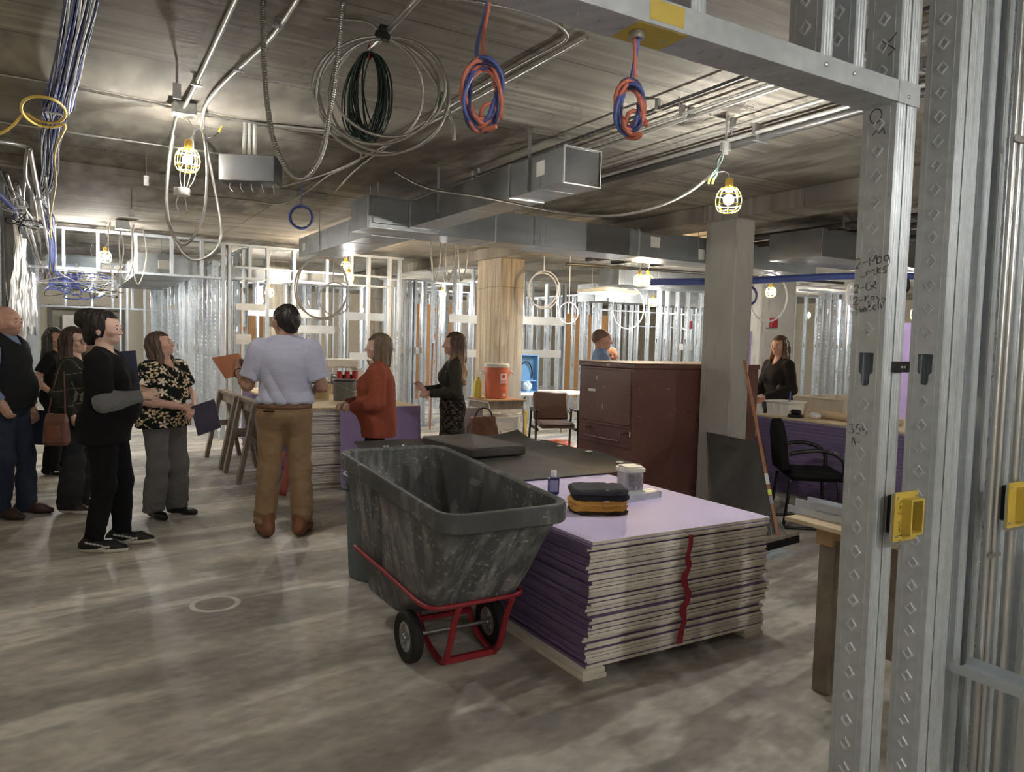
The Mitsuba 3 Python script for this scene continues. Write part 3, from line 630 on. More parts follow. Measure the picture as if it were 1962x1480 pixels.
single('foam_panel', xf(bx(-0.25, 0.25, -0.42, 0.42, 0, 0.075, 0.012), rz(0.06), (2.92, 5.47, ZT + 0.018)), 'black_mat', 'flat black padded panel lying on the mat behind the tilt truck', 'panel')

# ================================================================== things on the foreground stack
def tri_col(c, a=0.12, s=14, seed=1): return vnoise(s, seed, a, c)
bt = thing('bottle', 'dark blue square bottle with white cap near the tilt truck', 'bottle')
part(bt, 'body', xf(bx(-0.034, 0.034, -0.027, 0.027, 0.0, 0.105, 0.008), rz(-0.5), (2.56, 3.74, ZT + 0.001)), 'vertex_gloss', color=srgb(34, 38, 92))
part(bt, 'label', xf(bx(-0.026, 0.026, -0.0285, -0.0265, 0.02, 0.09), rz(-0.5), (2.56, 3.74, ZT + 0.001)), 'vertex_matte', color=srgb(150, 156, 190), label='pale printed label')
part(bt, 'cap', xf(lathe([(0, 0.145), (0.018, 0.145), (0.019, 0.14), (0.019, 0.115), (0.016, 0.105), (0, 0.105)], 20), None, (2.56, 3.74, ZT + 0.001)), 'vertex_satin', 40, color=srgb(230, 232, 234), label='white screw cap')
cols = [((70, 58, 50), 'folded brown cloth at the bottom of the small pile'), ((205, 150, 50), 'folded mustard sweatshirt second from the bottom of the pile'), ((214, 160, 62), 'folded mustard sweatshirt in the middle of the pile'), ((52, 52, 58), 'folded charcoal sweatshirt under the top one of the pile'), ((74, 74, 80), 'folded grey sweatshirt on top of the pile')]
z = ZT + 0.001
for i, (c, l) in enumerate(cols):
    h = (0.018, 0.030, 0.028, 0.034, 0.032)[i]
    b = sbox(-0.145, -0.10, 0.145, 0.10).buffer(-0.04).buffer(0.05)
    m = extr(b, h).subdivide_to_size(0.016)
    v = np.array(m.vertices)
    e = np.clip((np.abs(v[:, 2] - h / 2) / (h / 2)), 0, 1)
    v[:, :2] *= (1 - 0.07 * e ** 3)[:, None]
    lay = np.sin(v[:, 2] / h * math.pi * 4) * 0.004 * (np.abs(v[:, 0]) + np.abs(v[:, 1]) > 0.12)
    v[:, :2] *= (1 + lay * 6)[:, None]
    v += (meshkit.fbm(v * 26 + i * 7, 3, i)[:, None] - 0.5) * np.array([0.022, 0.022, 0.013])
    v[:, 2] = np.clip(v[:, 2], 0, None)
    m = M(v, m.faces)
    g = thing('folded_garment', l, 'folded clothes', 'pile of folded garments')
    part(g, 'fabric', xf(m, rz(-0.42 + rng.normal(0, 0.05)), (2.53 + rng.normal(0, 0.006), 3.26, z)), 'vertex_cloth', True, color=vnoise(18, i, 0.18, srgb(*c)))
    if i in (2, 4): part(g, 'tag', xf(bx(-0.018, 0.018, -0.002, 0.002, 0, 0.018), rz(-0.42), (2.505, 3.155 - (0.0 if i == 2 else -0.004), z + 0.012)), 'vertex_matte', color=srgb(235, 232, 226), label='white sewn tag')
    z += h * 0.97
scene['clear_plastic'] = {'type': 'thindielectric', 'int_ior': 1.4}
ct = thing('plastic_tub', 'clear plastic tub of screws with white lid on the purple stack', 'container')
tubp = lambda a, z0, z1: extr(sbox(-a, -a, a, a).buffer(0.02), z1 - z0)
R0, P0 = rz(-0.15), (3.11, 3.68, ZT + 0.001)
part(ct, 'wall', xf(tubp(0.045, 0, 0.125), R0, P0), 'vertex_satin', color=srgb(176, 172, 176))
part(ct, 'contents', xf(cat([bar(tuple(c + d * 0.02), tuple(c - d * 0.02), 0.004, 0.004) for c, d in [(np.append(rng.uniform(-0.055, 0.055, 2), rng.uniform(0.01, 0.09)) * [1, 1, 1] if k % 2 else np.array([rng.uniform(-0.05, 0.05), -0.0655, rng.uniform(0.01, 0.095)]), (lambda w: w / np.linalg.norm(w))(rng.normal(size=3) * [1, 0.1, 1])) for k in range(120)]]), R0, P0), 'dull_steel', kind='stuff')
lid = xf(extr(sbox(-0.05, -0.05, 0.05, 0.05).buffer(0.025), 0.022), None, (0, 0, 0.118))
part(ct, 'lid', xf(cat([lid, xf(extr(sbox(-0.045, -0.045, 0.045, 0.045).buffer(0.016), 0.012), None, (0, 0, 0.14))]), R0, P0), 'vertex_satin', color=srgb(222, 220, 204), label='white snap lid')
mo = cat([bx(0, 0.42, -0.046, 0.046, 0.0, 0.0015), bx(0, 0.42, -0.046, -0.0445, 0, 0.04), bx(0, 0.42, 0.0445, 0.046, 0, 0.04), bx(0, 0.42, -0.046, 0.046, 0.038, 0.0395), bx(0, 0.42, -0.03, -0.02, 0.0395, 0.042), bx(0, 0.42, 0.02, 0.03, 0.0395, 0.042)])
single('stud_offcut', xf(mo, rz(0.16), (2.70, 3.375, ZT + 0.001)), 'galvanized', 'short shiny steel stud offcut lying beside the folded clothes', 'metal stud')
# ================================================================== near door frame of metal studs
mat('marker', srgb(22, 24, 30), 0.6)
mat('yellow_box', srgb(196, 168, 30), 0.45)
mat('yellow_paint', srgb(196, 172, 40), 0.6)
mat('black_steel', srgb(26, 27, 29), 0.4, 0.3)
df = thing('door_frame', 'near galvanized stud door frame with marker writing filling the right of the view', 'metal door frame')
def near_stud(x, y, face, holes, z0=0.002, z1=2.99, rib=True):
    m = stud_mesh(z1 - z0, w=0.092, fl=0.041, t=0.0014, holes=[h - z0 for h in holes], step=0.0, rib=rib)
    d = diamond()
    ms = [m]
    for z in np.arange(0.12, z1 - z0 - 0.03, 0.0655):
        if min([abs(z + z0 - h) for h in holes] + [9]) > 0.062: ms.append(xf(d, None, (0, 0, z)))
    ms += [bx(-0.0012, 0, s * 0.030 - 0.0012, s * 0.030 + 0.0012, 0, z1 - z0) for s in (-1, 1)]
    m = cat(ms)
    if face < 0: m = xf(m, rz(math.pi))
    return xf(m, None, (x, y, z0))
FY = 1.206
holes = (1.53,)
part(df, 'stud', near_stud(1.80, FY, 1, holes), 'galvanized', 20)
part(df, 'stud', near_stud(1.886, FY, -1, holes), 'galvanized', 20)
part(df, 'stud', near_stud(2.068, FY, 1, holes), 'galvanized', 20)
part(df, 'stud', near_stud(2.156, FY, -1, holes), 'galvanized', 20)
part(df, 'stud', near_stud(2.165, FY + 0.012, 1, (0.6, 1.9)), 'galvanized', 20)
hd = [bx(0.30, 1.80, 1.158, 1.254, 2.198, 2.1995), bx(0.30, 1.885, 1.1565, 1.158, 2.198, 2.250), bx(0.30, 1.80, 1.254, 1.2555, 2.198, 2.250)]
for x in np.arange(0.4, 1.78, 0.055): hd.append(xf(tube([(0, -0.011, 0), (0.004, -0.004, -0.0016), (0.004, 0.004, -0.0016), (0, 0.011, 0)], 0.0018, 5), None, (x, 1.206, 2.198)))
part(df, 'header_track', cat(hd), 'galvanized')
part(df, 'header_flap', bx(1.80, 1.888, 1.1545, 1.1565, 2.196, 2.252), 'galvanized')
for x in (1.095, 1.50, 1.62): part(df, 'cripple_stud', near_stud(x, FY, 1, (), 2.204, 2.99), 'galvanized', 20)
part(df, 'paint_mark', cat([bx(0.985, 1.075, 1.1555, 1.1566, 2.206, 2.246, 0.0003)]), 'yellow_paint', label='yellow paint mark')
part(df, 'paint_mark', bx(0.965, 1.09, 1.162, 1.25, 2.1968, 2.1982), 'yellow_paint', label='yellow paint mark')
part(df, 'strap_plate', bx(1.835, 1.905, 1.150, 1.1535, 1.518, 1.547, 0.001), 'black_steel', label='black strap plate')
def screw(x, y, z, nrm, r=0.004):
    m = lathe([(0, 0.003), (r * 0.6, 0.0028), (r, 0.0012), (r, 0)], 10)
    return xf(m, {'-y': rx(math.pi / 2), '-x': ry(-math.pi / 2), '-z': rx(math.pi)}[nrm], (x, y, z))
for x, z in ((1.868, 1.532), (1.880, 1.532)): part(df, 'screw', screw(x, 1.150, z, '-y'), 'zinc', 40)
for x, z in ((1.84, 2.215), (1.62, 2.228), (1.515, 2.228)): part(df, 'screw', screw(x, 1.1545, z, '-y', 0.005), 'zinc', 40)
# handwriting in strokes, on the web of the first stud
GL = {'2': [[(0, .8), (.2, 1), (.55, .95), (.6, .7), (0, 0), (.7, .05)]], '-': [[(.05, .45), (.6, .5)]], 'M': [[(0, 0), (.1, 1), (.4, .4), (.75, 1), (.85, 0)]], 'm': [[(0, 0), (.05, .8), (.3, .9), (.4, .2), (.5, .8), (.8, .9), (.85, 0)]],
      'a': [[(.6, .6), (.3, .7), (.05, .4), (.2, .05), (.5, .2), (.6, .6), (.65, 0)]], 'g': [[(.6, .6), (.3, .75), (.05, .45), (.25, .15), (.55, .3), (.6, .65), (.55, -.3), (.1, -.35)]], 'L': [[(.1, 1), (.05, 0), (.6, .05)]],
      'o': [[(.3, .7), (.05, .4), (.25, 0), (.55, .25), (.5, .6), (.3, .7)]], 'c': [[(.5, .6), (.2, .7), (.05, .3), (.25, 0), (.55, .1)]], 'k': [[(.05, 1), (.05, 0)], [(.55, .75), (.1, .4), (.6, 0)]], 's': [[(.5, .65), (.2, .7), (.1, .5), (.5, .3), (.4, .02), (.05, .05)]],
      'C': [[(.65, .85), (.3, 1), (.05, .5), (.25, 0), (.65, .1)]], 'R': [[(.05, 0), (.1, 1), (.55, .9), (.5, .55), (.1, .5), (.65, 0)]], 'K': [[(.1, 1), (.05, 0)], [(.65, 1), (.1, .5), (.7, 0)]], 'e': [[(.08, .4), (.55, .45), (.45, .75), (.15, .7), (.08, .2), (.35, 0), (.6, .1)]],
      'y': [[(.05, .7), (.3, .25)], [(.6, .75), (.2, -.35)]], 'S': [[(.6, .9), (.25, 1), (.08, .75), (.55, .4), (.45, .02), (.05, .08)]], 'w': [[(0, .7), (.2, 0), (.4, .5), (.6, 0), (.8, .75)]], 'i': [[(.2, .6), (.2, 0)], [(.2, .85), (.22, .9)]], 't': [[(.3, 1), (.28, 0), (.5, .05)], [(.05, .65), (.55, .7)]],
      'h': [[(.08, 1), (.05, 0)], [(.08, .5), (.4, .65), (.5, 0)]], '?': [[(.05, .75), (.25, 1), (.55, .85), (.3, .5), (.3, .25)], [(.3, .02), (.32, .06)]], '3': [[(.05, .9), (.5, 1), (.25, .6), (.6, .35), (.35, 0), (.02, .1)]], '5': [[(.6, 1), (.15, .95), (.1, .6), (.5, .55), (.5, .1), (.05, .05)]],
      '4': [[(.1, 1), (.05, .5), (.65, .5)], [(.5, .9), (.48, 0)]], 'A': [[(0, 0), (.35, 1), (.65, 0)], [(.1, .4), (.55, .42)]], '1': [[(.2, .95), (.22, 0)]], '7': [[(.05, 1), (.6, .95), (.25, 0)]], '.': [[(.2, 0), (.22, .05)]]}
def strokes(text, h, r=0.0011):
    ms, x = [], 0.0
    for ch in text:
        for s in GL.get(ch, []):
            s = np.array(s) * h
            p = np.column_stack([s[:, 0] + x, s[:, 1], np.zeros(len(s))])
            p = spline(p, max(4, 3 * len(p))) if len(p) > 2 else p
            ms.append(tube(p, r, 5))
        x += h * (0.55 if ch in ' .i1' else 0.82)
    m = cat(ms)
    m.vertices[:, 2] *= 0.35
    return m
WEB = np.array([[0, 0, -1.0], [-1.0, 0, 0], [0, 1.0, 0]])       # text x -> -y, text y -> z, out of the page -> -x
for t, y, z, h, ang in (('2-Mag', 1.249, 1.788, 0.024, 0.12), ('Locks', 1.234, 1.764, 0.019, 0.12), ('2-CR', 1.249, 1.724, 0.020, 0.14), ('2-Key', 1.251, 1.692, 0.020, 0.10), ('Switch', 1.244, 1.670, 0.017, 0.15), ('?', 1.172, 1.688, 0.020, 0.0), ('354', 1.244, 1.352, 0.024, 0.03), ('A-', 1.236, 1.322, 0.020, 0.0)):
    part(df, 'marker_writing', xf(strokes(t, h), WEB @ rz(ang), (1.7992, y, z)), 'marker', True, label='black marker writing')
g = np.linspace(0, 2 * math.pi, 20, endpoint=False)
part(df, 'marker_mark', xf(tube(np.stack([0.016 * np.cos(g), 0.018 * np.sin(g), g * 0], 1), 0.0012, 5, closed=True), WEB, (1.7992, 1.215, 2.175)), 'marker', True)
part(df, 'marker_mark', xf(tube(np.array([(-0.016, 0.0, 0), (-0.004, 0.012, 0), (0.002, 0, 0), (0.012, 0.012, 0), (0.018, -0.004, 0)]), 0.0012, 5), WEB, (1.7992, 1.205, 2.128)), 'marker')
part(df, 'marker_mark', xf(cat([tube(np.array([(-0.02, -0.015, 0), (0.02, 0.02, 0)]), 0.0013, 5), tube(np.array([(-0.02, 0.012, 0), (0.018, -0.02, 0), (0.0, -0.03, 0)]), 0.0013, 5)]), WEB, (1.7992, 1.19, 2.35)), 'marker')
# yellow device boxes
def mud_box(x, y, z, w, h, label, txt):
    k = thing('device_box', label, 'electrical box')
    p = Polygon([(-w / 2, -h / 2), (w / 2, -h / 2), (w / 2, h / 2), (-w / 2, h / 2)]).buffer(0.004)
    hole = sbox(-0.012, -h * 0.33, w * 0.36, h * 0.36)
    pl = xf(extr(p.difference(hole), 0.004), XY2XZ, (x, y, z))
    rim = xf(extr(hole.buffer(0.006).difference(hole), 0.03), XY2XZ, (x, y + 0.001, z))
    part(k, 'plate', pl, 'yellow_box')
    part(k, 'collar', rim, 'yellow_box')
    part(k, 'back_box', bx(x - w * 0.22, x + w * 0.42, y + 0.001, y + 0.036, z - h * 0.42, z + h * 0.42, 0.003), 'black_steel', label='back box painted black for the shade of its opening')  # solid box, its black colour stands in for the shaded opening
    for sx, sz in ((-1, 1), (-1, -1), (1, 1), (1, -1)): part(k, 'screw', screw(x + sx * w * 0.44, y - 0.004, z + sz * h * 0.42, '-y', 0.0035), 'zinc', 40)
    part(k, 'bracket', cat([bx(x - w / 2 - 0.012, x - w / 2 + 0.01, y - 0.001, y + 0.002, z - h * 0.56, z + h * 0.5), bx(x - w / 2, x + w / 2, y + 0.002, y + 0.004, z - h * 0.62, z - h * 0.46)]), 'zinc')
    if txt: part(k, 'marker_writing', xf(strokes(txt, 0.017, 0.0009), XY2XZ @ rz(-math.pi / 2), (x - w * 0.33, y - 0.0042, z + h * 0.36)), 'marker', True, label='black marker writing')
    return k
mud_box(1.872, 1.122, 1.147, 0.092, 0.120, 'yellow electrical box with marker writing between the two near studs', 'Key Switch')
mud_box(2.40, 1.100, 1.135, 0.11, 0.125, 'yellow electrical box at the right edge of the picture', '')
# right end: studs seen edge on, conduits, side track
wk = thing('stud_wall', 'near stud wall at the right edge with conduits strapped to it', 'stud wall')
for x, y, f in ((2.285, 1.24, 1), (2.40, 1.24, -1), (2.47, 1.22, 1), (2.57, 1.22, -1), (2.66, 1.24, 1), (2.95, 1.24, 1), (3.05, 1.24, -1), (3.4, 1.24, 1), (3.8, 1.24, 1)):
    part(wk, 'stud', near_stud(x, y, f, (0.5, 1.4)), 'galvanized', 20)
part(wk, 'side_track', cat([bx(2.19, 2.285, 0.30, 1.155, 0.655, 0.657), bx(2.19, 2.1915, 0.30, 1.155, 0.655, 0.682), bx(2.2835, 2.285, 0.30, 1.155, 0.655, 0.682)]), 'galvanized')
part(wk, 'bottom_track', cat([bx(1.80, 3.86, 1.156, 1.254, 0.0005, 0.002)]), 'galvanized')
for x, y, r in ((2.315, 1.135, 0.0105), (2.345, 1.132, 0.0105), (2.43, 1.128, 0.0135)):
    single('conduit', cyl((x, y, 0.002), (x, y, 2.995), r, 12), 'zinc', {2.315: 'vertical steel conduit beside the near studs, left of a pair', 2.345: 'vertical steel conduit beside the near studs, right of a pair', 2.43: 'thicker vertical steel conduit at the right edge'}[x], 'conduit', 'conduits at the right edge', smooth=40)
single('conduit_strap', cat([bx(2.295, 2.365, 1.118, 1.1215, 2.17, 2.19, 0.001)]), 'dull_steel', 'small steel strap across the two conduits at upper right', 'strap')
single('conduit_strap', cat([bx(2.295, 2.365, 1.118, 1.1215, 0.98, 0.992, 0.001)]), 'dull_steel', 'small steel strap across the two conduits low at the right', 'strap')
single('steel_box', bx(2.52, 2.74, 0.98, 1.12, 0.002, 0.98, 0.006), 'zinc_plate', 'grey steel cabinet at the lower right edge behind the conduits', 'electrical box')

# ================================================================== air ducts
mat('label_white', srgb(226, 226, 218), 0.7)
mat('duct_shade', srgb(34, 36, 38), 0.6)  # near-black for the shade inside the duct end
def duct(name, label, x0, x1, y0, y1, z0, z1, flanges=(), axis='y', labels_=(), open_end=False, seams=(), group=None):
    k = thing(name, label, 'air duct', group)
    part(k, 'shell', bx(x0, x1, y0, y1, z0, z1, 0.002), 'duct_metal')
    e = 0.008
    for c in flanges:
        m = bx(x0 - e, x1 + e, c - 0.012, c + 0.012, z0 - e, z1 + e, 0.001) if axis == 'y' else bx(c - 0.012, c + 0.012, y0 - e, y1 + e, z0 - e, z1 + e, 0.001)
        part(k, 'flange', m, 'zinc')
    for c in seams:
        m = bx(x0 - 0.002, x1 + 0.002, c - 0.003, c + 0.003, z0 - 0.002, z1 + 0.002) if axis == 'y' else bx(c - 0.003, c + 0.003, y0 - 0.002, y1 + 0.002, z0 - 0.002, z1 + 0.002)
        part(k, 'seam', m, 'duct_metal')
    for b in labels_: part(k, 'paper_label', bx(*b), 'label_white', label='white paper label')
    return k
d1 = duct('air_duct', 'long galvanized duct running from the open end above the stack towards the back', 2.70, 2.98, 3.94, 6.36, 2.575, 2.80, flanges=(4.60, 6.35), seams=(4.2, 5.2, 5.8),
          labels_=((2.697, 2.70, 4.15, 4.25, 2.66, 2.755),))
part(d1, 'open_end', cat([bx(2.694, 2.986, 3.925, 3.94, 2.798, 2.806), bx(2.694, 2.986, 3.925, 3.94, 2.569, 2.577), bx(2.694, 2.702, 3.925, 3.94, 2.569, 2.806), bx(2.978, 2.986, 3.925, 3.94, 2.569, 2.806)]), 'zinc', label='bright folded rim of the open end')
part(d1, 'end_shade', bx(2.706, 2.974, 3.934, 3.94, 2.581, 2.794), 'duct_shade', label='shade inside the open duct end painted as a dark sheet')  # the end is open; a dark sheet paints the shade inside it
d2 = duct('air_duct', 'short duct elbow with a white label at the far end of the long duct', 2.32, 2.98, 6.37, 6.85, 2.55, 2.82, flanges=(6.39,), seams=(6.7,), labels_=((2.44, 2.52, 6.364, 6.368, 2.64, 2.74), (2.78, 2.86, 6.354, 6.358, 2.64, 2.76)))
part(d2, 'access_panel', bx(2.35, 2.62, 6.355, 6.365, 2.58, 2.80, 0.004), 'duct_metal')
d3 = duct('air_duct', 'wide galvanized cross duct passing in front of the cooler column', 2.98, 8.6, 6.56, 7.02, 2.56, 2.86, axis='x', flanges=(3.70, 5.55, 7.2), seams=(3.4, 4.3, 6.3), labels_=((5.72, 5.86, 6.557, 6.56, 2.68, 2.80), (6.45, 6.56, 6.557, 6.56, 2.6, 2.72)))
d4 = duct('air_duct', 'narrow duct running to the back above the polo man\'s partition', 2.55, 2.98, 6.86, 9.5, 2.55, 2.78, flanges=(6.9,), seams=(7.6, 8.3, 9.0), labels_=((2.547, 2.55, 9.2, 9.32, 2.62, 2.7),))
d5 = duct('air_duct', 'far duct with a white face above the fluorescent fixture', 7.4, 9.6, 9.2, 9.7, 2.50, 2.80, axis='x', flanges=(7.42, 8.2), seams=(7.7,))
d6 = duct('air_duct', 'lower far duct behind the yellow lamp pair', 8.0, 10.9, 10.6, 11.1, 2.32, 2.62, axis='x', flanges=(8.02, 9.2))
d7 = duct('air_duct', 'long duct at upper right beyond the grey column', 6.9, 12.5, 5.2, 5.9, 2.56, 2.86, axis='x', flanges=(8.4, 10.2), seams=(7.6, 9.3))
d8 = duct('air_duct', 'corridor duct above the right corridor studs', 0.95, 1.75, 12.2, 16.8, 2.42, 2.72, flanges=(12.25, 14, 16), labels_=((1.22, 1.42, 12.19, 12.2, 2.50, 2.63),))
d9 = duct('air_duct', 'duct seen between the studs behind the polo man', 2.2, 4.8, 12.6, 13.0, 2.44, 2.66, axis='x', flanges=(2.9, 3.8))
single('duct_wrap', bx(-0.2, 0.55, 13.6, 15.0, 2.56, 2.74, 0.03), 'vertex_matte', 'pale wrapped duct box above the corridor', 'insulation', color=srgb(190, 206, 210))
def rod(x, y, z0, label=None, key=None, z1=3.0, r=0.005):
    return cyl((x, y, z0), (x, y, z1), r, 6)
for i, (k, x, y, z0) in enumerate(((d1, 2.69, 4.33, 2.58), (d1, 2.99, 4.34, 2.58), (d1, 2.69, 5.75, 2.62), (d1, 2.99, 5.72, 2.58), (d2, 2.50, 6.64, 2.8), (d2, 2.50, 6.84, 2.8), (d3, 4.2, 6.5, 2.56), (d3, 4.2, 7.06, 2.56), (d3, 6.4, 6.5, 2.56), (d3, 6.4, 7.06, 2.56), (d4, 2.54, 8.6, 2.55), (d4, 2.99, 8.6, 2.55), (d5, 8.0, 9.45, 2.8), (d6, 8.6, 10.85, 2.6), (d6, 10.5, 10.85, 2.6), (d7, 8.0, 5.55, 2.8), (d7, 11, 5.55, 2.8), (d8, 1.35, 13, 2.7), (d8, 1.35, 16.4, 2.7), (d9, 2.6, 12.8, 2.6), (d9, 4.4, 12.8, 2.6))):
    part(k, 'hanger_strap' if i < 4 else 'hanger_rod', bx(x - 0.012, x + 0.012, y - 0.0015, y + 0.0015, z0, 3.0) if i < 4 else rod(x, y, z0), 'dull_steel')

# ================================================================== conduits, cables and hangers under the slab
mat('emt', srgb(196, 196, 190), 0.35, 0.75)
mat('pipe_dark', srgb(74, 74, 74), 0.45, 0.5)
mat('cable_blue', srgb(78, 98, 176), 0.45)
mat('cable_deepblue', srgb(48, 58, 110), 0.45)
mat('cable_white', srgb(222, 224, 228), 0.45)
mat('cable_yellow', srgb(226, 192, 64), 0.45)
mat('cable_orange', srgb(206, 112, 88), 0.45)
mat('cable_beige', srgb(222, 200, 164), 0.45)
mat('cable_green', srgb(30, 66, 52), 0.4)
mat('cable_darkgreen', srgb(24, 34, 32), 0.35)
mat('tape_black', srgb(20, 20, 20), 0.5)
mat('tie_red', srgb(150, 40, 34), 0.5)
mat('tag_green', srgb(16, 110, 70), 0.6)
mat('mc_metal', srgb(178, 177, 170), 0.3, 0.85)
mat('box_grey', srgb(60, 63, 66), 0.5)
def cable(name, label, pts, r, bsdf, catg='cable', n=60, sides=7, group=None): return single(name, tube(spline(pts, n), r, sides), bsdf, label, catg, group, smooth=True)
def pipe(label, pts, r, bsdf='emt', clamps=(), group=None):
    k = thing('conduit', label, 'conduit', group)
    part(k, 'pipe', tube(spline(pts, 50) if len(pts) > 2 else pts, r, 10), bsdf, True)
    for c in clamps:
        part(k, 'clamp', cat([bx(c[0] - r * 2.4, c[0] + r * 2.4, c[1] - 0.012, c[1] + 0.012, c[2] - r - 0.003, c[2] - r + 0.001), bx(c[0] - r * 1.3, c[0] + r * 1.3, c[1] - 0.012, c[1] + 0.012, c[2] - r, 3.0)]), 'dull_steel')
    return k
pipe('straight conduit on the ceiling running to the upper left junction box', [(0.63, 3.0, 2.975), (0.64, 3.54, 2.975), (0.66, 4.73, 2.972), (0.655, 5.10, 2.955)], 0.0125, clamps=((0.658, 4.62, 2.972), (0.64, 3.3, 2.975)))
pipe('bent conduit on the ceiling right of the upper left junction box', [(0.845, 3.0, 2.975), (0.85, 3.89, 2.975), (0.82, 4.19, 2.975), (0.77, 4.88, 2.972), (0.78, 5.2, 2.95), (0.80, 5.36, 2.90)], 0.0115, clamps=((0.815, 4.25, 2.975), (0.848, 3.55, 2.975)))
pipe('open ended conduit on the ceiling that carries the coiled cables', [(1.22, 2.2, 2.96), (1.29, 3.64, 2.953)], 0.0135, clamps=((1.25, 2.8, 2.957),))
pipe('thin white conduit across the ceiling at the left', [(-0.45, 6.33, 2.985), (0.79, 6.35, 2.985), (1.2, 6.34, 2.985)], 0.008)
pipe('bright conduit on the ceiling right of the coiled cables', [(2.10, 2.9, 2.985), (2.08, 4.59, 2.985), (2.05, 5.34, 2.985), (2.0, 6.4, 2.985), (1.8, 7.4, 2.985)], 0.008)
for x, r, b, l in ((3.86, 0.030, 'pipe_dark', 'thick dark pipe along the ceiling over the bright lamp'), (3.80, 0.014, 'emt', 'bright conduit beside the thick dark pipe'), (3.24, 0.013, 'emt', 'left one of two bright conduits on the ceiling over the stack'), (3.17, 0.011, 'emt', 'right one of two bright conduits on the ceiling over the stack'), (3.60, 0.011, 'emt', 'thin conduit between the bright conduits and the thick pipe'), (2.98, 0.009, 'pipe_dark', 'thin dark conduit nearest the orange and blue coil')):
    pipe(l, [(x, -0.5, 2.955 - r), (x, 10.5, 2.955 - r)], r, b, clamps=((x, 3.4, 2.955 - r), (x, 2.2, 2.955 - r), (x, 5.6, 2.955 - r)))
for i, (x, r) in enumerate(((7.0, 0.03), (7.2, 0.02), (7.5, 0.035), (8.3, 0.02))):
    pipe(('thick pipe under the ceiling at upper right', 'thin pipe beside the thick one at upper right', 'thickest pipe under the ceiling at upper right', 'lone thin pipe under the ceiling at far upper right')[i], [(x, -1, 2.9 - r), (x, 9.5, 2.9 - r)], r, 'pipe_dark', clamps=((x, 3.0, 2.9 - r), (x, 5.0, 2.9 - r), (x, 7.5, 2.9 - r)))
pipe('black sprinkler pipe crossing behind the cooler column', [(6.2, 8.9, 2.70), (11.5, 8.2, 2.72)], 0.022, 'pipe_dark', clamps=((7.5, 8.73, 2.705), (10, 8.4, 2.715)))
pipe('straight steel pipe low above the corridor at the left', [(-0.17, 5.9, 2.74), (-0.16, 9.57, 2.74), (-0.16, 19, 2.74)], 0.017, clamps=((-0.16, 8, 2.74), (-0.16, 12, 2.74)))
pipe('bent steel pipe that turns into the left wall, nearer one', [(-0.52, 5.82, 2.75), (-0.26, 5.84, 2.75), (-0.20, 5.87, 2.76), (-0.185, 5.98, 2.75), (-0.22, 7.5, 2.75), (-0.25, 12, 2.75)], 0.013)
pipe('bent steel pipe that turns into the left wall, further one', [(-0.52, 6.62, 2.75), (-0.30, 6.63, 2.75), (-0.235, 6.66, 2.76), (-0.215, 6.8, 2.75), (-0.26, 9.6, 2.75), (-0.28, 15, 2.75)], 0.013)
for i, (x, z) in enumerate(((-0.30, 2.72), (-0.36, 2.78), (-0.10, 2.80))): pipe(('lowest steel pipe along the left wall', 'steel pipe tucked in the corner over the left wall', 'thin steel pipe beside the blue cables')[i], [(x, 7.2, z), (x - 0.02, 18, z)], (0.02, 0.013, 0.01)[i], clamps=((x, 9.5, z),))
# armoured cables
ac = lambda label, pts, r=0.0095, group=None, pitch=0.011: single('armored_cable', armored(pts, r, pitch), 'mc_metal', label, 'cable', group, smooth=True)
ac('big U shaped loop of armored cable hanging from the ceiling at top centre', [(0.75, 3.40, 3.02), (0.75, 3.37, 2.73), (0.77, 3.34, 2.47), (0.82, 3.30, 2.30), (0.88, 3.26, 2.24), (0.93, 3.23, 2.29), (0.98, 3.21, 2.47), (1.01, 3.21, 2.69), (1.04, 3.22, 3.02)], 0.0125, pitch=0.010)
ac('armored cable stapled across the ceiling at upper left', [(-0.45, 5.15, 2.982), (-0.01, 5.16, 2.982), (0.61, 5.24, 2.982), (1.08, 5.27, 2.982), (1.85, 5.47, 2.982), (1.96, 5.60, 2.982), (2.02, 6.4, 2.982), (2.035, 7.2, 2.965), (1.98, 7.5, 2.915), (1.85, 7.97, 2.915), (1.75, 8.2, 2.965), (1.41, 8.34, 2.982), (0.9, 8.4, 2.982)], 0.009)
ac('armored cable on the ceiling that bends sharply above the orange coil', [(1.0, 3.05, 2.985), (1.53, 2.86, 2.985), (1.81, 2.84, 2.985), (1.95, 2.88, 2.985), (2.015, 2.94, 2.985), (2.035, 3.1, 2.985), (2.03, 3.95, 2.985), (2.12, 6.0, 2.985), (2.3, 7.3, 2.985)], 0.009)
# coil of armored cable tied to the conduit
k = thing('armored_cable_coil', 'wide coil of armored cable taped to the conduit at top centre', 'cable coil')
ex = np.array([0.86, -0.51, 0]) / np.linalg.norm([0.86, -0.51, 0])
top = np.array([1.253, 3.288, 2.925])
ey = np.array([0.51, 0.86, 0]) / np.linalg.norm([0.51, 0.86, 0])
for i, (a, b, s, o) in enumerate(((0.300, 0.262, 0.00, 0.0), (0.285, 0.235, -0.03, 0.02), (0.255, 0.22, 0.03, -0.02), (0.235, 0.235, -0.055, 0.03), (0.27, 0.255, 0.02, 0.04))):
    p = loop(top + ex * s + ey * o * 0.6 - [0, 0, b], a, b, ex, 30)
    p += ey * (0.02 * np.sin(np.linspace(0, 2 * math.pi, 30, endpoint=False) * 2 + i))[:, None]
    part(k, 'cable_loop', armored(np.vstack([p, p[:1]]), 0.0075, 0.0105), 'mc_metal', True)
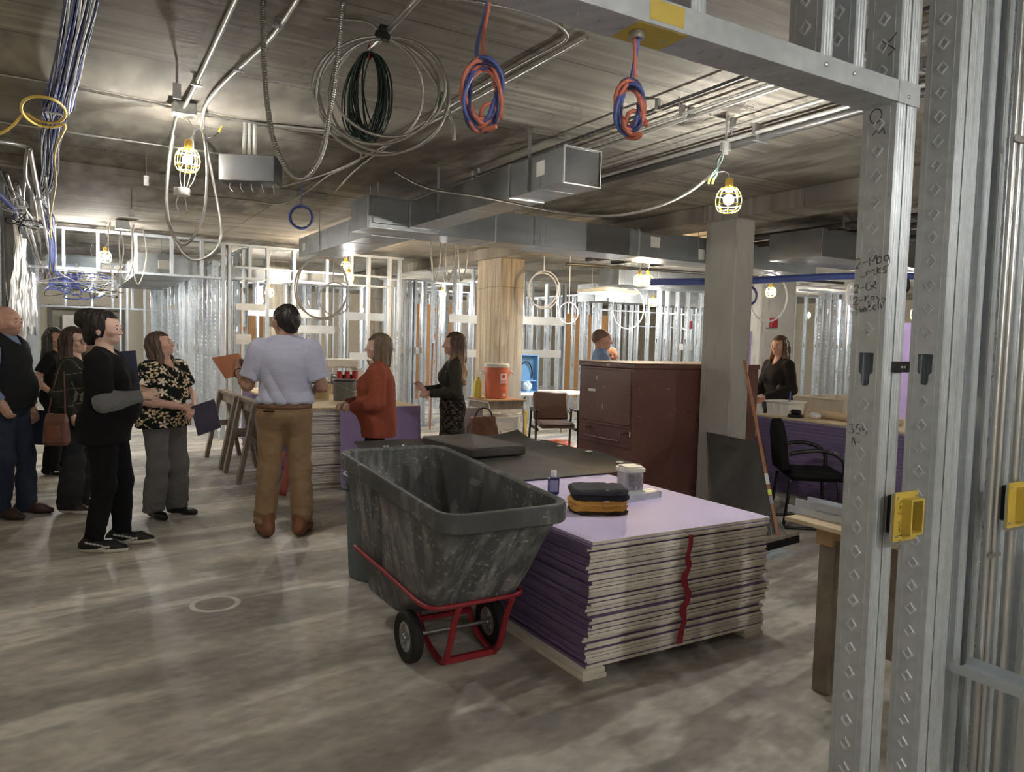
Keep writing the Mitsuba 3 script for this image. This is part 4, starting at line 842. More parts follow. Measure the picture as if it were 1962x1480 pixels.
part(k, 'cable_tail', armored([top, top + ex * 0.12 - [0, 0, 0.06], top + ex * 0.22 - [0, 0, 0.17], top + ex * 0.29 - [0, 0, 0.30], top + ex * 0.325 - [0, 0, 0.40], top + ex * 0.325 - [0, 0, 0.45]], 0.0085, 0.0105), 'mc_metal', True)
part(k, 'cable_tail', armored([top, top - ex * 0.05 + [0, 0, 0.05], top - ex * 0.16 + [0, 0, 0.07], top - ex * 0.26 + [0, 0, 0.08]], 0.0085, 0.0105), 'mc_metal', True)
part(k, 'black_tape', cat([bar(top + ex * -0.035 + [0, 0, 0.012], top + ex * 0.03 - [0, 0, 0.008], 0.05, 0.03, bev=0.006), bar(top + [0, 0, -0.015], top + [0, 0, 0.05], 0.03, 0.042, bev=0.005)]), 'tape_black', label='black tape wrapping')
part(k, 'green_tag', xf(bx(-0.012, 0.012, -0.002, 0.002, -0.035, 0.03), rz(-0.5) @ ry(0.25), tuple(top + ex * 0.262 - [0, 0, 0.265])), 'tag_green', label='green tag')
# black cable coil on the conduit's end
k = thing('cable_coil', 'oval coil of thin black green cable hanging from the conduit end', 'cable coil')
top2 = np.array([1.288, 3.565, 2.955])
for i in range(26):
    a, b = 0.048 + 0.0062 * (i % 9) + rng.uniform(0, 0.006), 0.200 + rng.uniform(-0.014, 0.014)
    p = loop(top2 + ex * rng.normal(0.004, 0.006) + ey * rng.normal(0, 0.012) - [0, 0, b + 0.01], a, b, ex, 22)
    p[:, :2] += np.outer((p[:, 2] - top2[2]) * rng.normal(0, 0.08), ex[:2])
    part(k, 'cable_loop', tube(spline(p, 44, True), 0.0038, 6, closed=True), 'cable_green' if i % 4 == 0 else 'cable_darkgreen', True)
part(k, 'red_tie', tube(loop(top2 - [0, 0, 0.005], 0.022, 0.032, ey, 16), 0.006, 6, closed=True), 'tie_red', True, label='red cable tie')
# orange and blue twisted coils
def twist_coil(label, hang, cen, a, b, seed, lead):
    r = np.random.default_rng(seed)
    k = thing('wire_coil', label, 'wire coil')
    for j, (bs, ph) in enumerate((('cable_orange', 0.0), ('cable_blue', math.pi), ('cable_orange', 1.6), ('cable_deepblue', 4.5))):
        L = []
        for i in np.linspace(0, 1, 60):
            gg = i * 4 * math.pi * 1.02 + 0.2
            sc = 1.0 + 0.16 * math.sin(gg * 0.5 + seed + j)
            p = np.asarray(cen) + ex * (a * sc * math.sin(gg)) + np.array([0, 0, b * sc * math.cos(gg)]) + ey * (0.010 * math.sin(gg * 1.5 + j))
            L.append(p + (ex * math.cos(gg * 3 + ph) + ey * math.sin(gg * 3 + ph)) * 0.0045)
        if j < 2:
            h = np.asarray(hang) + ex * (0.006 if j else -0.004)
            L = [h + (L[0] - h) * t for t in np.linspace(0, 0.85, 8)] + L
        part(k, 'orange_wire' if 'orange' in bs else 'blue_wire', tube(spline(L, 170), 0.0042, 7), bs, True)
    kn = [np.asarray(cen) + ex * (a * 0.55 + 0.022 * math.cos(t)) + np.array([0, 0, -b * 0.72 + 0.026 * math.sin(t)]) + ey * 0.012 * math.sin(2 * t) for t in np.linspace(0, 5.2, 14)] + [np.asarray(cen) + ex * (a * 0.05) - [0, 0, b * 1.15]]
    part(k, 'knot', tube(spline(kn, 50), 0.0048, 7), 'cable_orange', True)
    return k
c1 = np.array([0.775, 1.445, 2.098])
twist_coil('larger knotted coil of orange and blue wire hanging in the near centre', (0.785, 1.44, 3.0), c1, 0.036, 0.066, 3, None)
twist_coil('smaller coil of orange and blue wire hanging from the near header', (0.990, 1.20, 2.20), (0.978, 1.20, 2.045), 0.024, 0.046, 8, None)
single('cable_bushing', lathe([(0.008, 0), (0.016, 0.0), (0.016, 0.012), (0.013, 0.016), (0.008, 0.016)], 18, (0.99, 1.20, 2.182)), 'zinc', 'round metal bushing under the near header where the coil hangs', 'bushing', smooth=40)
# blue data cable bundle along the ceiling at left
k = thing('cable_bundle', 'thick bundle of blue and white data cables along the ceiling at left', 'cable bundle')
path = [(0.09, 2.9, 2.95), (0.085, 3.6, 2.94), (0.06, 4.1, 2.92), (0.02, 4.85, 2.91), (-0.01, 5.4, 2.925), (-0.04, 6.0, 2.92), (-0.075, 7.4, 2.90), (-0.13, 8.3, 2.88), (-0.17, 8.8, 2.90), (-0.13, 9.6, 2.85), (-0.10, 10.6, 2.78)]
base = spline(path, 120)
nb = 84
for i in range(nb):
    u, w = (i % 21) / 20 - 0.5, (i // 21) / 3 - 0.5
    t = np.linspace(0, 1, 120)
    spread = np.interp(t, [0, 0.28, 0.33, 0.36, 0.42, 0.75, 0.8, 1], [0.085, 0.095, 0.125, 0.075, 0.085, 0.095, 0.05, 0.07])
    wig = 0.010 * np.sin(t * 9 + i * 1.7) + 0.006 * np.sin(t * 23 + i)
    p = base + np.column_stack([(u + 0.10 * rng.normal()) * spread + wig, np.zeros(120), w * spread * 0.55 - 0.5 * spread * 0.1 + 0.4 * wig])
    part(k, 'data_cable', tube(p, 0.0054, 5), ('cable_white' if (i * 7) % 10 < 2 else 'cable_deepblue' if i % 3 else 'cable_blue'), True)
part(k, 'cable_tie', tube(loop((-0.012, 5.42, 2.925), 0.062, 0.036, (1, 0, 0), 20), 0.006, 6, closed=True), 'tape_black', True)
part(k, 'hanger', cat([cyl((-0.07, 5.42, 2.93), (-0.07, 5.42, 3.0), 0.006, 8), bx(-0.075, 0.055, 5.40, 5.44, 2.875, 2.882)]), 'dull_steel')
k = thing('cable_bundle', 'bunch of blue and yellow cables dropping through the corridor bulkhead', 'cable bundle')
for i in range(26):
    x, y = -0.13 + 0.075 * rng.uniform(0, 1), 11.55 + 0.08 * rng.uniform(0, 1)
    part(k, 'data_cable', tube(spline([(-0.12 + 0.1 * rng.uniform(-1, 1), 10.7, 2.82), (x + rng.normal(0, 0.02), y - 0.3, 2.86 + rng.normal(0, 0.03)), (x, y, 2.72), (x, y, 2.42), (x + rng.normal(0, 0.03), y + 0.5, 2.36 + rng.normal(0, 0.03)), (x + rng.normal(0, 0.1), y + 2.2, 2.32)], 30), 0.006, 5), ('cable_blue', 'cable_blue', 'cable_deepblue', 'cable_white', 'cable_yellow')[i % 5], True)
yc = [(-0.36, 5.50, 2.70), (-0.26, 5.40, 2.74)] + [(-0.075 + 0.105 * math.cos(t), 5.0 + 0.31 * math.sin(t), 2.785 + 0.004 * t) for t in np.linspace(2.5, -5.6, 22)] + [(0.0, 5.7, 2.79), (-0.03, 6.97, 2.79), (-0.09, 9.4, 2.77), (-0.10, 11.4, 2.75)]
cable('yellow_cable', 'yellow cable looped once beside the blue bundle at upper left', yc, 0.0085, 'cable_yellow', 'cable', 220)
cable('blue_cable', 'blue cable bunch on the left wall above the foil', [(-0.45, 6.9, 2.62), (-0.36, 7.2, 2.56), (-0.33, 7.8, 2.55), (-0.40, 8.6, 2.60)], 0.02, 'cable_blue', 'cable', 40)
for i, (y, z) in enumerate(((7.4, 2.58), (8.2, 2.5), (9.0, 2.62))):
    single('wire_tangle', tube(spline(np.array([-0.28, y, z]) + rng.normal(0, 1, (14, 3)) * [0.06, 0.25, 0.06], 120), 0.004, 5), ('cable_white', 'tape_black', 'cable_white')[i], ('white wire tangle over the foil, nearest', 'black wire tangle over the foil', 'white wire tangle over the foil, furthest')[i], 'wire', smooth=True)
for i, y in enumerate((13.2, 15.2)):
    q = np.array([0.35, y, 2.30]) + rng.normal(0, 1, (26, 3)) * [0.28, 0.35, 0.10]
    single('wire_tangle', tube(spline(q, 240), 0.006, 5), ('cable_white', 'tape_black')[i], ('white wires tangled above the corridor behind the bulkhead', 'dark wires tangled deep above the corridor')[i], 'wire', smooth=True)
    q = np.array([0.15, y + 0.5, 2.34]) + rng.normal(0, 1, (18, 3)) * [0.2, 0.3, 0.07]
    single('wire_tangle', tube(spline(q, 200), 0.01, 5), 'cable_blue', ('blue wires tangled above the corridor behind the bulkhead', 'blue wires tangled deep above the corridor')[i], 'wire', smooth=True)
# junction boxes and hanging loops at upper left
def jbox(label, x0, x1, y0, y1, z0, z1):
    k = thing('junction_box', label, 'junction box')
    part(k, 'box', bx(x0, x1, y0, y1, z0, z1, 0.003), 'zinc')
    part(k, 'cover', bx(x0 - 0.003, x1 + 0.003, y0 - 0.003, y1 + 0.003, z0 - 0.003, z0), 'zinc_plate')
    part(k, 'screw', xf(trimesh.creation.icosphere(1, 0.006), None, ((x0 + x1) / 2, y0 - 0.004, (z0 + z1) / 2)), 'dull_steel', True)
    return k
jbox('square steel junction box on the ceiling above the upper left lamp', 0.60, 0.73, 5.10, 5.22, 2.925, 2.995)
jbox('small steel junction box on the ceiling above the corridor mouth', 0.60, 0.76, 10.9, 11.05, 2.88, 2.99)
ac('pale cable loop hanging from the upper left junction box around the lamp', [(0.625, 5.20, 2.93), (0.60, 5.33, 2.72), (0.585, 5.36, 2.50), (0.60, 5.35, 2.27), (0.68, 5.30, 2.14), (0.76, 5.26, 2.24), (0.81, 5.25, 2.48), (0.815, 5.27, 2.70), (0.80, 5.34, 2.90)], 0.010)
k = thing('round_box', 'round pale metal box hanging on wires below the upper left lamp', 'junction box')
part(k, 'can', lathe([(0, 0.025), (0.046, 0.025), (0.05, 0.02), (0.05, -0.02), (0.046, -0.025), (0, -0.025)], 20, (0.675, 5.33, 2.48)), 'zinc_plate', 40)
for i in range(4): part(k, 'wire', tube(spline([(0.675 + 0.012 * i, 5.33, 2.50), (0.66 + 0.03 * i, 5.32, 2.58), (0.69 + 0.02 * i, 5.30, 2.70), (0.74, 5.28, 2.86), (0.79, 5.35, 2.91)], 30), 0.003, 5), 'cable_white', True)
for i in range(2): part(k, 'wire', tube(spline([(0.66 + 0.03 * i, 5.33, 2.46), (0.64 + 0.06 * i, 5.33, 2.40), (0.655 + 0.05 * i, 5.33, 2.36)], 12), 0.0035, 5), 'cable_white', True)
k = thing('wire_pigtail', 'thin wires with a yellow connector beside the upper left lamp', 'wire')
part(k, 'wire', tube(spline([(0.80, 5.36, 2.90), (0.83, 5.35, 2.86), (0.87, 5.33, 2.87), (0.90, 5.32, 2.90)], 20), 0.003, 5), 'tape_black', True)
part(k, 'connector', cyl((0.895, 5.32, 2.895), (0.915, 5.31, 2.935), 0.011, 8, 0.006), 'cable_yellow', 40)
cable('grey_cable', 'dim grey cable loop hanging behind the upper left lamp', [(0.70, 5.95, 2.98), (0.66, 6.0, 2.6), (0.70, 6.05, 2.3), (0.85, 6.1, 2.12), (1.0, 6.1, 2.2), (1.03, 6.1, 2.5), (0.92, 6.0, 2.98)], 0.011, 'emt', 'cable')
# dark projector-like box on its conduits
k = thing('equipment_box', 'dark grey steel box hanging on white conduits left of the big cable loop', 'equipment box')
part(k, 'body', xf(bx(-0.185, 0.175, -0.1, 0.1, -0.09, 0.085, 0.005), rz(-0.50), (1.105, 5.30, 2.67)), 'box_grey')
part(k, 'side_plate', xf(bx(-0.192, -0.186, -0.085, 0.085, -0.085, 0.075, 0.002), rz(-0.50), (1.105, 5.30, 2.67)), 'label_white', label='pale side plate')
part(k, 'port', xf(lathe([(0.013, 0), (0.019, 0), (0.019, 0.006), (0.013, 0.006)], 20), rz(-0.50) @ rx(math.pi / 2), (1.14, 5.18, 2.69)), 'zinc', 40, label='round port ring')
for i in range(3): part(k, 'conduit', cyl((1.06 + 0.03 * i, 5.33 - 0.015 * i, 2.75), (1.06 + 0.03 * i, 5.33 - 0.015 * i, 2.99), 0.013, 10), 'label_white', 40)
for i in range(3): part(k, 'conduit', tube([(1.06 + 0.03 * i, 5.33 - 0.015 * i, 2.985), (1.9, 5.2 - 0.05 * i, 2.985)], 0.011, 8), 'emt', True)
for i in range(5): part(k, 'loose_wire', tube(spline([(0.98 + 0.06 * i, 5.36 - 0.03 * i, 2.59), (0.97 + 0.065 * i, 5.35 - 0.03 * i, 2.555), (0.99 + 0.06 * i, 5.34 - 0.03 * i, 2.525)], 8), 0.003, 5), 'cable_white', True)
# hangers on the slab
def hanger(x, y, z, label, foot=True):
    k = thing('hanger_rod', label, 'hanger', 'hanger rods under the slab')
    part(k, 'rod', cyl((x, y, z), (x, y, 3.0), 0.006, 8), 'zinc', 40)
    if foot: part(k, 'bracket', bx(x - 0.02, x + 0.02, y - 0.008, y + 0.008, z - 0.06, z + 0.02, 0.002), 'zinc_plate')
hanger(0.59, 6.75, 2.80, 'threaded hanger rod left of the upper left lamp')
hanger(0.62, 8.63, 2.80, 'threaded hanger rod nearer the corridor bulkhead')
hanger(0.53, 4.38, 2.86, 'short hanger with wire just left of the straight conduit')
hanger(3.47, 3.33, 2.80, 'hanger rod with cable hook above the bright lamp by the grey column')
for i, (x, y) in enumerate(((3.05, 3.3), (3.75, 3.55), (6.6, 4.6), (6.7, 4.65), (6.8, 4.7), (4.5, 8.2), (5.0, 7.6))):
    single('anchor_bolt', cat([cyl((x, y, 2.95), (x, y, 3.0), 0.006, 6), bx(x - 0.02, x + 0.02, y - 0.004, y + 0.004, 2.975, 2.98)]), 'dull_steel', ('ceiling bolt right of the smaller orange coil', 'ceiling bolt between the pipes', 'left of three ceiling hooks by the grey column', 'middle of three ceiling hooks by the grey column', 'right of three ceiling hooks by the grey column', 'ceiling bolt beyond the cross duct', 'ceiling bolt in front of the cooler column')[i], 'bolt')
# feed of the bright lamp
k = thing('lamp_feed', 'sagging pale cable and bare wires that feed the bright lamp by the grey column', 'cable')
part(k, 'clamp', bx(3.46, 3.52, 3.33, 3.37, 2.77, 2.82, 0.004), 'dull_steel')
part(k, 'cable', armored([(3.42, 3.40, 2.62), (3.36, 3.43, 2.56), (3.14, 3.55, 2.42), (2.92, 3.70, 2.36), (2.75, 3.86, 2.37), (2.6, 4.2, 2.45), (2.5, 4.8, 2.6), (2.45, 5.6, 2.8), (2.4, 6.0, 2.97)], 0.0095), 'mc_metal', True)
for i in range(6):
    part(k, 'wire', tube(spline([(3.48 + 0.006 * i, 3.35, 2.78), (3.47 - 0.004 * i, 3.36 + 0.01 * (i % 3), 2.70), (3.43 + 0.005 * i, 3.38, 2.64 - 0.006 * i), (3.405, 3.395, 2.60)], 16), 0.003, 5), ('cable_white', 'cable_green')[i % 2], True)
part(k, 'wire', tube(spline([(3.41, 3.39, 2.61), (3.425, 3.33, 2.63), (3.44, 3.28, 2.62), (3.432, 3.252, 2.578)], 16), 0.003, 5), 'cable_white', True)
for i in range(2): part(k, 'connector', cyl((3.40 + 0.025 * i, 3.385 - 0.01 * i, 2.60), (3.395 + 0.025 * i, 3.385 - 0.01 * i, 2.565), 0.010, 8, 0.006), 'cage_yellow', 40)
# coils and loops further back
def coil(label, c, a, b, n, r, bs, ax=ex, cat_='cable coil', top=None):
    k = thing('cable_coil', label, cat_)
    for i in range(n):
        p = loop(np.asarray(c) + ey * rng.normal(0, 0.015) + ax * rng.normal(0, a * 0.06), a * rng.uniform(0.88, 1.08), b * rng.uniform(0.9, 1.06), ax, 24)
        part(k, 'cable_loop', tube(spline(p, 48, True), r, 6, closed=True), bs if isinstance(bs, str) else bs[i % len(bs)], True)
    t = top or 3.0
    part(k, 'hanging_wire', cyl(np.asarray(c) + [0, 0, b], np.array([c[0], c[1], t]), r * 0.7, 6), bs if isinstance(bs, str) else bs[0], True)
    return k
coil('blue cable coil hanging from the ceiling before the narrow duct', (1.87, 6.90, 2.645), 0.105, 0.10, 6, 0.006, ('cable_blue', 'cable_deepblue'))
coil('large pale orange cable loop hanging behind the polo man', (2.66, 8.95, 2.15), 0.33, 0.36, 2, 0.011, ('cable_beige', 'cable_white'), top=2.55)
coil('smaller white cable loop hanging under the narrow duct', (2.93, 9.3, 2.05), 0.20, 0.22, 1, 0.010, 'cable_white', top=2.55)
coil('white cable loop hanging right of the cooler column', (6.15, 9.4, 2.35), 0.24, 0.27, 2, 0.011, 'cable_white')
coil('small white cable loop below the larger one right of the cooler column', (6.55, 9.3, 2.02), 0.14, 0.16, 1, 0.010, 'cable_white', top=3.0)
coil('white cable loop around the lamp above the maroon box', (8.6, 10.4, 2.22), 0.28, 0.40, 1, 0.013, 'cable_white')
coil('big white cable loop around the lamp above the woman at the far right', (7.95, 6.78, 2.24), 0.26, 0.35, 1, 0.011, 'cable_white')
coil('blue cable coil at the right edge of the grey column', (7.35, 6.55, 2.22), 0.085, 0.11, 6, 0.006, ('cable_deepblue', 'cable_blue'), top=2.55)
coil('white cable coil above the white bins', (8.35, 5.75, 2.26), 0.13, 0.17, 6, 0.008, 'cable_white', top=2.55)
coil('black and green cable coil beside the first near stud', (8.45, 5.35, 2.36), 0.17, 0.14, 10, 0.007, ('tape_black', 'cable_green', 'tape_black'), top=2.55)
pipe('bright blue pipe running under the duct at upper right', [(6.3, 7.2, 2.36), (7.26, 6.62, 2.40), (8.33, 6.0, 2.49), (9.6, 5.0, 2.49), (11.2, 4.2, 2.49)], 0.045, 'cable_blue')
for i, (x, y) in enumerate(((3.9, 8.6), (4.05, 8.5), (4.2, 8.45))):
    single('grey_cable', tube(spline([(x, y, 2.98), (x + 0.05, y, 2.6), (x + 0.12, y + 0.03, 2.32), (x + 0.15, y, 2.45), (x + 0.13, y, 2.98)], 50), 0.008, 6), 'emt', ('left hanging cable loop above the woman with long hair', 'middle hanging cable loop above the woman with long hair', 'right hanging cable loop above the woman with long hair')[i], 'cable', smooth=True)
for i, x in enumerate((0.55, 0.68, 0.83)):
    single('grey_cable', tube(spline([(x, 11.2, 2.98), (x - 0.02, 11.2, 2.6), (x + 0.05, 11.2, 2.28 - 0.04 * i), (x + 0.14, 11.2, 2.5), (x + 0.1, 11.2, 2.96)], 50), 0.009, 6), 'emt', ('left hanging cable loop at the corridor bulkhead', 'middle hanging cable loop at the corridor bulkhead', 'right hanging cable loop at the corridor bulkhead')[i], 'cable', smooth=True)
# fluorescent fixture
k = thing('fluorescent_fixture', 'square fluorescent fixture hanging right of the cooler column', 'light fixture')
fx = lambda m: xf(m, rz(0.15), (7.05, 9.0, 2.33))
part(k, 'housing', fx(cat([bx(-0.36, 0.36, -0.3, 0.3, 0.0, 0.05, 0.004), bx(-0.2, 0.2, -0.2, 0.2, 0.05, 0.08, 0.004)])), 'label_white')
lk = num(k + '__diffuser')
scene[lk] = mikit.ply(fx(bx(-0.33, 0.33, -0.27, 0.27, -0.006, -0.001)), {'type': 'diffuse', 'reflectance': rgb((0.8, 0.8, 0.8))}, False, emitter={'type': 'area', 'radiance': rgb([BULB * 0.028 * c for c in (0.95, 0.97, 1.0)])})
for i in range(4): part(k, 'dangling_wire', fx(tube(spline([(0.05 * i - 0.1, -0.05, -0.005), (0.05 * i - 0.13, -0.1, -0.06), (0.06 * i - 0.06, -0.12, -0.075), (0.05 * i, -0.1, -0.03)], 14), 0.006, 5)), 'cable_white', True)
for sx in (-1, 1): part(k, 'hanger_wire', cyl((7.05 + 0.3 * sx, 9.0, 2.38), (7.05 + 0.3 * sx, 9.0, 3.0), 0.003, 5), 'dull_steel', True)
# red alarm boxes
for i, (x, y, z) in enumerate(((11.85, 12.27, 2.04), (10.70, 9.01, 2.02))):
    k = thing('alarm_box', ('red square alarm box on the dense studs', 'red square alarm box on the concrete pier near the woman at the far right')[i], 'electrical box')
    part(k, 'box', bx(x - 0.085, x + 0.085, y - 0.07, y - 0.02, z - 0.085, z + 0.085, 0.006), 'red_paint')
    part(k, 'bracket', bx(x - 0.16, x + 0.16, y - 0.02, y - 0.012, z - 0.11, z - 0.09), 'zinc')
# ================================================================== furniture, tools and stores
def f_wood(p, n, uv):
    g = fbm(p.x * 30 + p.y * 11, p.y * 9 + p.x * 3, p.z * 9, 3)
    return mix(srgb(108, 96, 84), srgb(156, 144, 128), g)
mat('old_wood', mikit.proc(f_wood), 0.8, spec=0.2)
def f_pine(p, n, uv): return mix(srgb(150, 116, 78), srgb(196, 160, 116), fbm(p.x * 26 + p.y * 9, p.y * 8, p.z * 8, 3))
mat('pine', mikit.proc(f_pine), 0.7, spec=0.25)
mat('broom_wood', srgb(150, 92, 54), 0.45)
mat('black_fabric', srgb(30, 30, 32), 0.95, spec=0.1)
mat('black_plastic', srgb(26, 26, 28), 0.35)
mat('brown_vinyl', srgb(74, 56, 50), 0.45)
mat('chrome', srgb(210, 208, 200), 0.2, 0.9)
mat('white_plastic', srgb(224, 222, 212), 0.45)
# two sawhorses by the corridor studs
def sawhorse(label, x, y0, y1, ztop=0.86):
    k = thing('sawhorse', label, 'sawhorse', 'wooden sawhorses')
    part(k, 'beam', bx(x - 0.045, x + 0.045, y0, y1, ztop - 0.04, ztop, 0.004), 'old_wood')
    part(k, 'under_beam', bx(x - 0.02, x + 0.02, y0 + 0.02, y1 - 0.02, ztop - 0.14, ztop - 0.041, 0.004), 'old_wood')
    for y in (y0 + 0.08, y1 - 0.08):
        for s in (-1, 1):
            part(k, 'leg', bar((x + s * 0.035, y, ztop - 0.02), (x + s * 0.20, y, 0.001), 0.045, 0.09, up=(0, 1, 0), bev=0.003), 'old_wood')
        part(k, 'cross_brace', bar((x - 0.13, y - 0.035, ztop - 0.42), (x + 0.13, y - 0.035, ztop - 0.42), 0.02, 0.07, bev=0.003), 'old_wood')
sawhorse('wooden sawhorse nearest the corridor studs, further of two', 1.77, 9.05, 10.2)
sawhorse('wooden sawhorse just behind the man in the polo shirt, nearer of two', 1.78, 8.08, 8.98)
# red metal pieces leaning on the middle stack
for i, (x, a) in enumerate(((1.80, 0.10), (1.90, 0.06))):
    single('red_bracket', cat([bar((x - a, 7.36 + 0.02 * i, 0.004), (x + 0.06, 7.50, 0.42), 0.075, 0.012, up=(0, 1, 0), bev=0.002), bar((x - a + 0.03, 7.345 + 0.02 * i, 0.004), (x + 0.09, 7.485, 0.42), 0.012, 0.03, up=(0, 1, 0))]), 'vertex_satin', ('left dusty red steel bracket leaning low behind the polo man\'s legs', 'right dusty red steel bracket leaning low behind the polo man\'s legs')[i], 'bracket', color=vnoise(30, 2, 0.25, srgb(184, 92, 84)))
# on the middle stack
def pail(label, x, y, r, h, c, content=None, group=None):
    k = thing('pail', label, 'bucket')
    z = ZT2 + 0.001
    part(k, 'pail', lathe([(0, 0), (r * 0.9, 0), (r * 0.92, 0.01), (r, h), (r * 1.04, h), (r * 1.04, h - 0.03), (r * 1.0, h - 0.03)][:5] + [(r * 0.96, h), (r * 0.88, 0.02), (0, 0.02)], 28, (x, y, z)), 'vertex_satin', 40, color=vnoise(18, 3, 0.2, c))
    part(k, 'rim', tube(np.stack([x + r * 1.03 * np.cos(np.linspace(0, 2 * math.pi, 28, endpoint=False)), y + r * 1.03 * np.sin(np.linspace(0, 2 * math.pi, 28, endpoint=False)), np.full(28, z + h - 0.012)], 1), 0.008, 6, closed=True), 'black_plastic', True)
    part(k, 'bail', tube(spline([(x - r, y - 0.03, z + h * 0.85), (x - r * 0.3, y - r * 1.02, z + h * 0.62), (x + r * 0.6, y - r * 0.95, z + h * 0.45), (x + r, y - 0.03, z + h * 0.85)], 24), 0.004, 6), 'zinc', True, label='wire bail handle')
pail('grey bucket on the middle stack left of the yellow green one', 2.78, 8.35, 0.135, 0.24, srgb(104, 104, 100))
pail('yellow green translucent bucket on the middle stack beside the woman in rust', 2.98, 7.95, 0.135, 0.24, srgb(138, 136, 62))
pail('clear yellowish tub on the middle stack behind the polo man\'s elbow', 2.58, 8.65, 0.12, 0.20, srgb(170, 150, 96))
k = thing('tool_bag', 'white topped red and black tool kit on the middle stack', 'tool box')
part(k, 'case', bx(3.00, 3.26, 9.3, 9.6, ZT2 + 0.11, ZT2 + 0.24, 0.02), 'vertex_satin', 40, color=srgb(50, 46, 48))
for i, x in enumerate((3.02, 3.12, 3.22)): part(k, 'red_tool', cyl((x, 9.28, ZT2 + 0.17), (x, 9.28, ZT2 + 0.29), 0.035, 12), 'vertex_satin', 40, color=srgb(176, 36, 44), label='red tool')
part(k, 'lid', bx(2.86, 3.30, 9.32, 9.62, ZT2 + 0.33, ZT2 + 0.44, 0.02), 'white_plastic', 40, label='white lid')
part(k, 'side', bx(3.26, 3.34, 9.30, 9.60, ZT2 + 0.12, ZT2 + 0.33, 0.01), 'white_plastic')
part(k, 'crate', bx(2.95, 3.32, 9.24, 9.62, ZT2 + 0.001, ZT2 + 0.109, 0.006), 'pine', label='wooden crate below')
k = thing('sledge_hammer', 'hammer with a wooden handle leaning on the middle stack by the buckets', 'hammer')
part(k, 'handle', cyl((3.22, 8.30, ZT2 + 0.05), (3.10, 8.48, ZT2 + 0.46), 0.014, 10), 'old_wood', 40)
part(k, 'head', bx(3.17, 3.27, 8.26, 8.33, ZT2 + 0.002, ZT2 + 0.06, 0.008), 'dull_steel')
# steel outlet boxes on the stud cluster
for i, (x, z) in enumerate(((5.06, 1.37), (5.42, 1.37))):
    k = thing('outlet_box', ('steel outlet box on the left dimpled stud behind the woman in rust', 'steel outlet box on the right dimpled stud behind the woman in rust')[i], 'electrical box')
    part(k, 'box', cat([bx(x - 0.06, x + 0.06, 12.30, 12.306, z - 0.06, z + 0.06), bx(x - 0.06, x - 0.055, 12.25, 12.3, z - 0.06, z + 0.06), bx(x + 0.055, x + 0.06, 12.25, 12.3, z - 0.06, z + 0.06), bx(x - 0.06, x + 0.06, 12.25, 12.3, z - 0.06, z - 0.055), bx(x - 0.06, x + 0.06, 12.25, 12.3, z + 0.055, z + 0.06)]), 'zinc_plate')
    part(k, 'bracket', bx(x - 0.09, x + 0.09, 12.306, 12.34, z - 0.03, z + 0.03), 'zinc')
single('broom_handle', cyl((5.50, 11.9, 0.002), (5.72, 12.32, 1.5), 0.016, 10), 'broom_wood', 'long wooden pole leaning on the dimpled studs behind the woman with long hair', 'pole', smooth=40)

# desk with cooler by the board-formed column
k = thing('student_desk', 'old wood and steel tube student desk in front of the cooler column', 'desk')
dx0, dx1, dy0, dy1, dz = 4.62, 5.18, 8.25, 8.85, 0.80
part(k, 'top', bx(dx0, dx1, dy0, dy1, dz, dz + 0.022, 0.006), 'pine')
part(k, 'apron', cat([bx(dx0 + 0.04, dx1 - 0.04, dy0 + 0.02, dy0 + 0.035, dz - 0.10, dz - 0.002), bx(dx0 + 0.04, dx1 - 0.04, dy1 - 0.035, dy1 - 0.02, dz - 0.10, dz - 0.002), bx(dx0 + 0.03, dx0 + 0.045, dy0 + 0.02, dy1 - 0.02, dz - 0.10, dz - 0.002), bx(dx1 - 0.045, dx1 - 0.03, dy0 + 0.02, dy1 - 0.02, dz - 0.1, dz - 0.002)]), 'old_wood')
for x in (dx0 + 0.03, dx1 - 0.03):
    part(k, 'leg_frame', tube(spline([(x, dy0 + 0.02, 0.012), (x, dy0 + 0.02, dz - 0.10), (x, dy0 + 0.05, dz - 0.02), (x, dy0 + 0.12, dz - 0.008), (x, dy1 - 0.12, dz - 0.008), (x, dy1 - 0.05, dz - 0.02), (x, dy1 - 0.02, dz - 0.10), (x, dy1 - 0.02, 0.012)], 60), 0.012, 8), 'chrome', True)
part(k, 'crossbar', cyl((dx0 + 0.03, dy0 + 0.02, dz - 0.16), (dx1 - 0.03, dy0 + 0.02, dz - 0.16), 0.010, 8), 'chrome', True)
part(k, 'book_tray', bx(dx0 + 0.05, dx1 - 0.08, dy0 + 0.05, dy1 - 0.05, 0.42, 0.60, 0.008), 'white_plastic')
k = thing('modesty_panel', 'pale metal modesty panel standing behind the woman with long hair', 'panel')
part(k, 'panel', bx(4.14, 4.60, 8.36, 8.40, 0.30, 0.72, 0.004), 'vertex_satin', color=srgb(150, 142, 142))
for x in (4.17, 4.57): part(k, 'leg', bx(x - 0.012, x + 0.012, 8.365, 8.395, 0.001, 0.31), 'chrome')
k = thing('drink_cooler', 'big orange round drink cooler with white lid on the student desk', 'cooler')
cc = (4.90, 8.55, dz + 0.0235)
OR = srgb(226, 112, 70)
part(k, 'body', lathe([(0, 0), (0.135, 0), (0.145, 0.012), (0.148, 0.10), (0.152, 0.105), (0.152, 0.12), (0.150, 0.125), (0.158, 0.36), (0.160, 0.40), (0.158, 0.405), (0, 0.405)], 40, cc), 'vertex_satin', 40, color=OR)
part(k, 'lid', lathe([(0, 0.406), (0.163, 0.406), (0.166, 0.412), (0.166, 0.446), (0.155, 0.456), (0, 0.458)], 40, cc), 'white_plastic', 40, label='white lid')
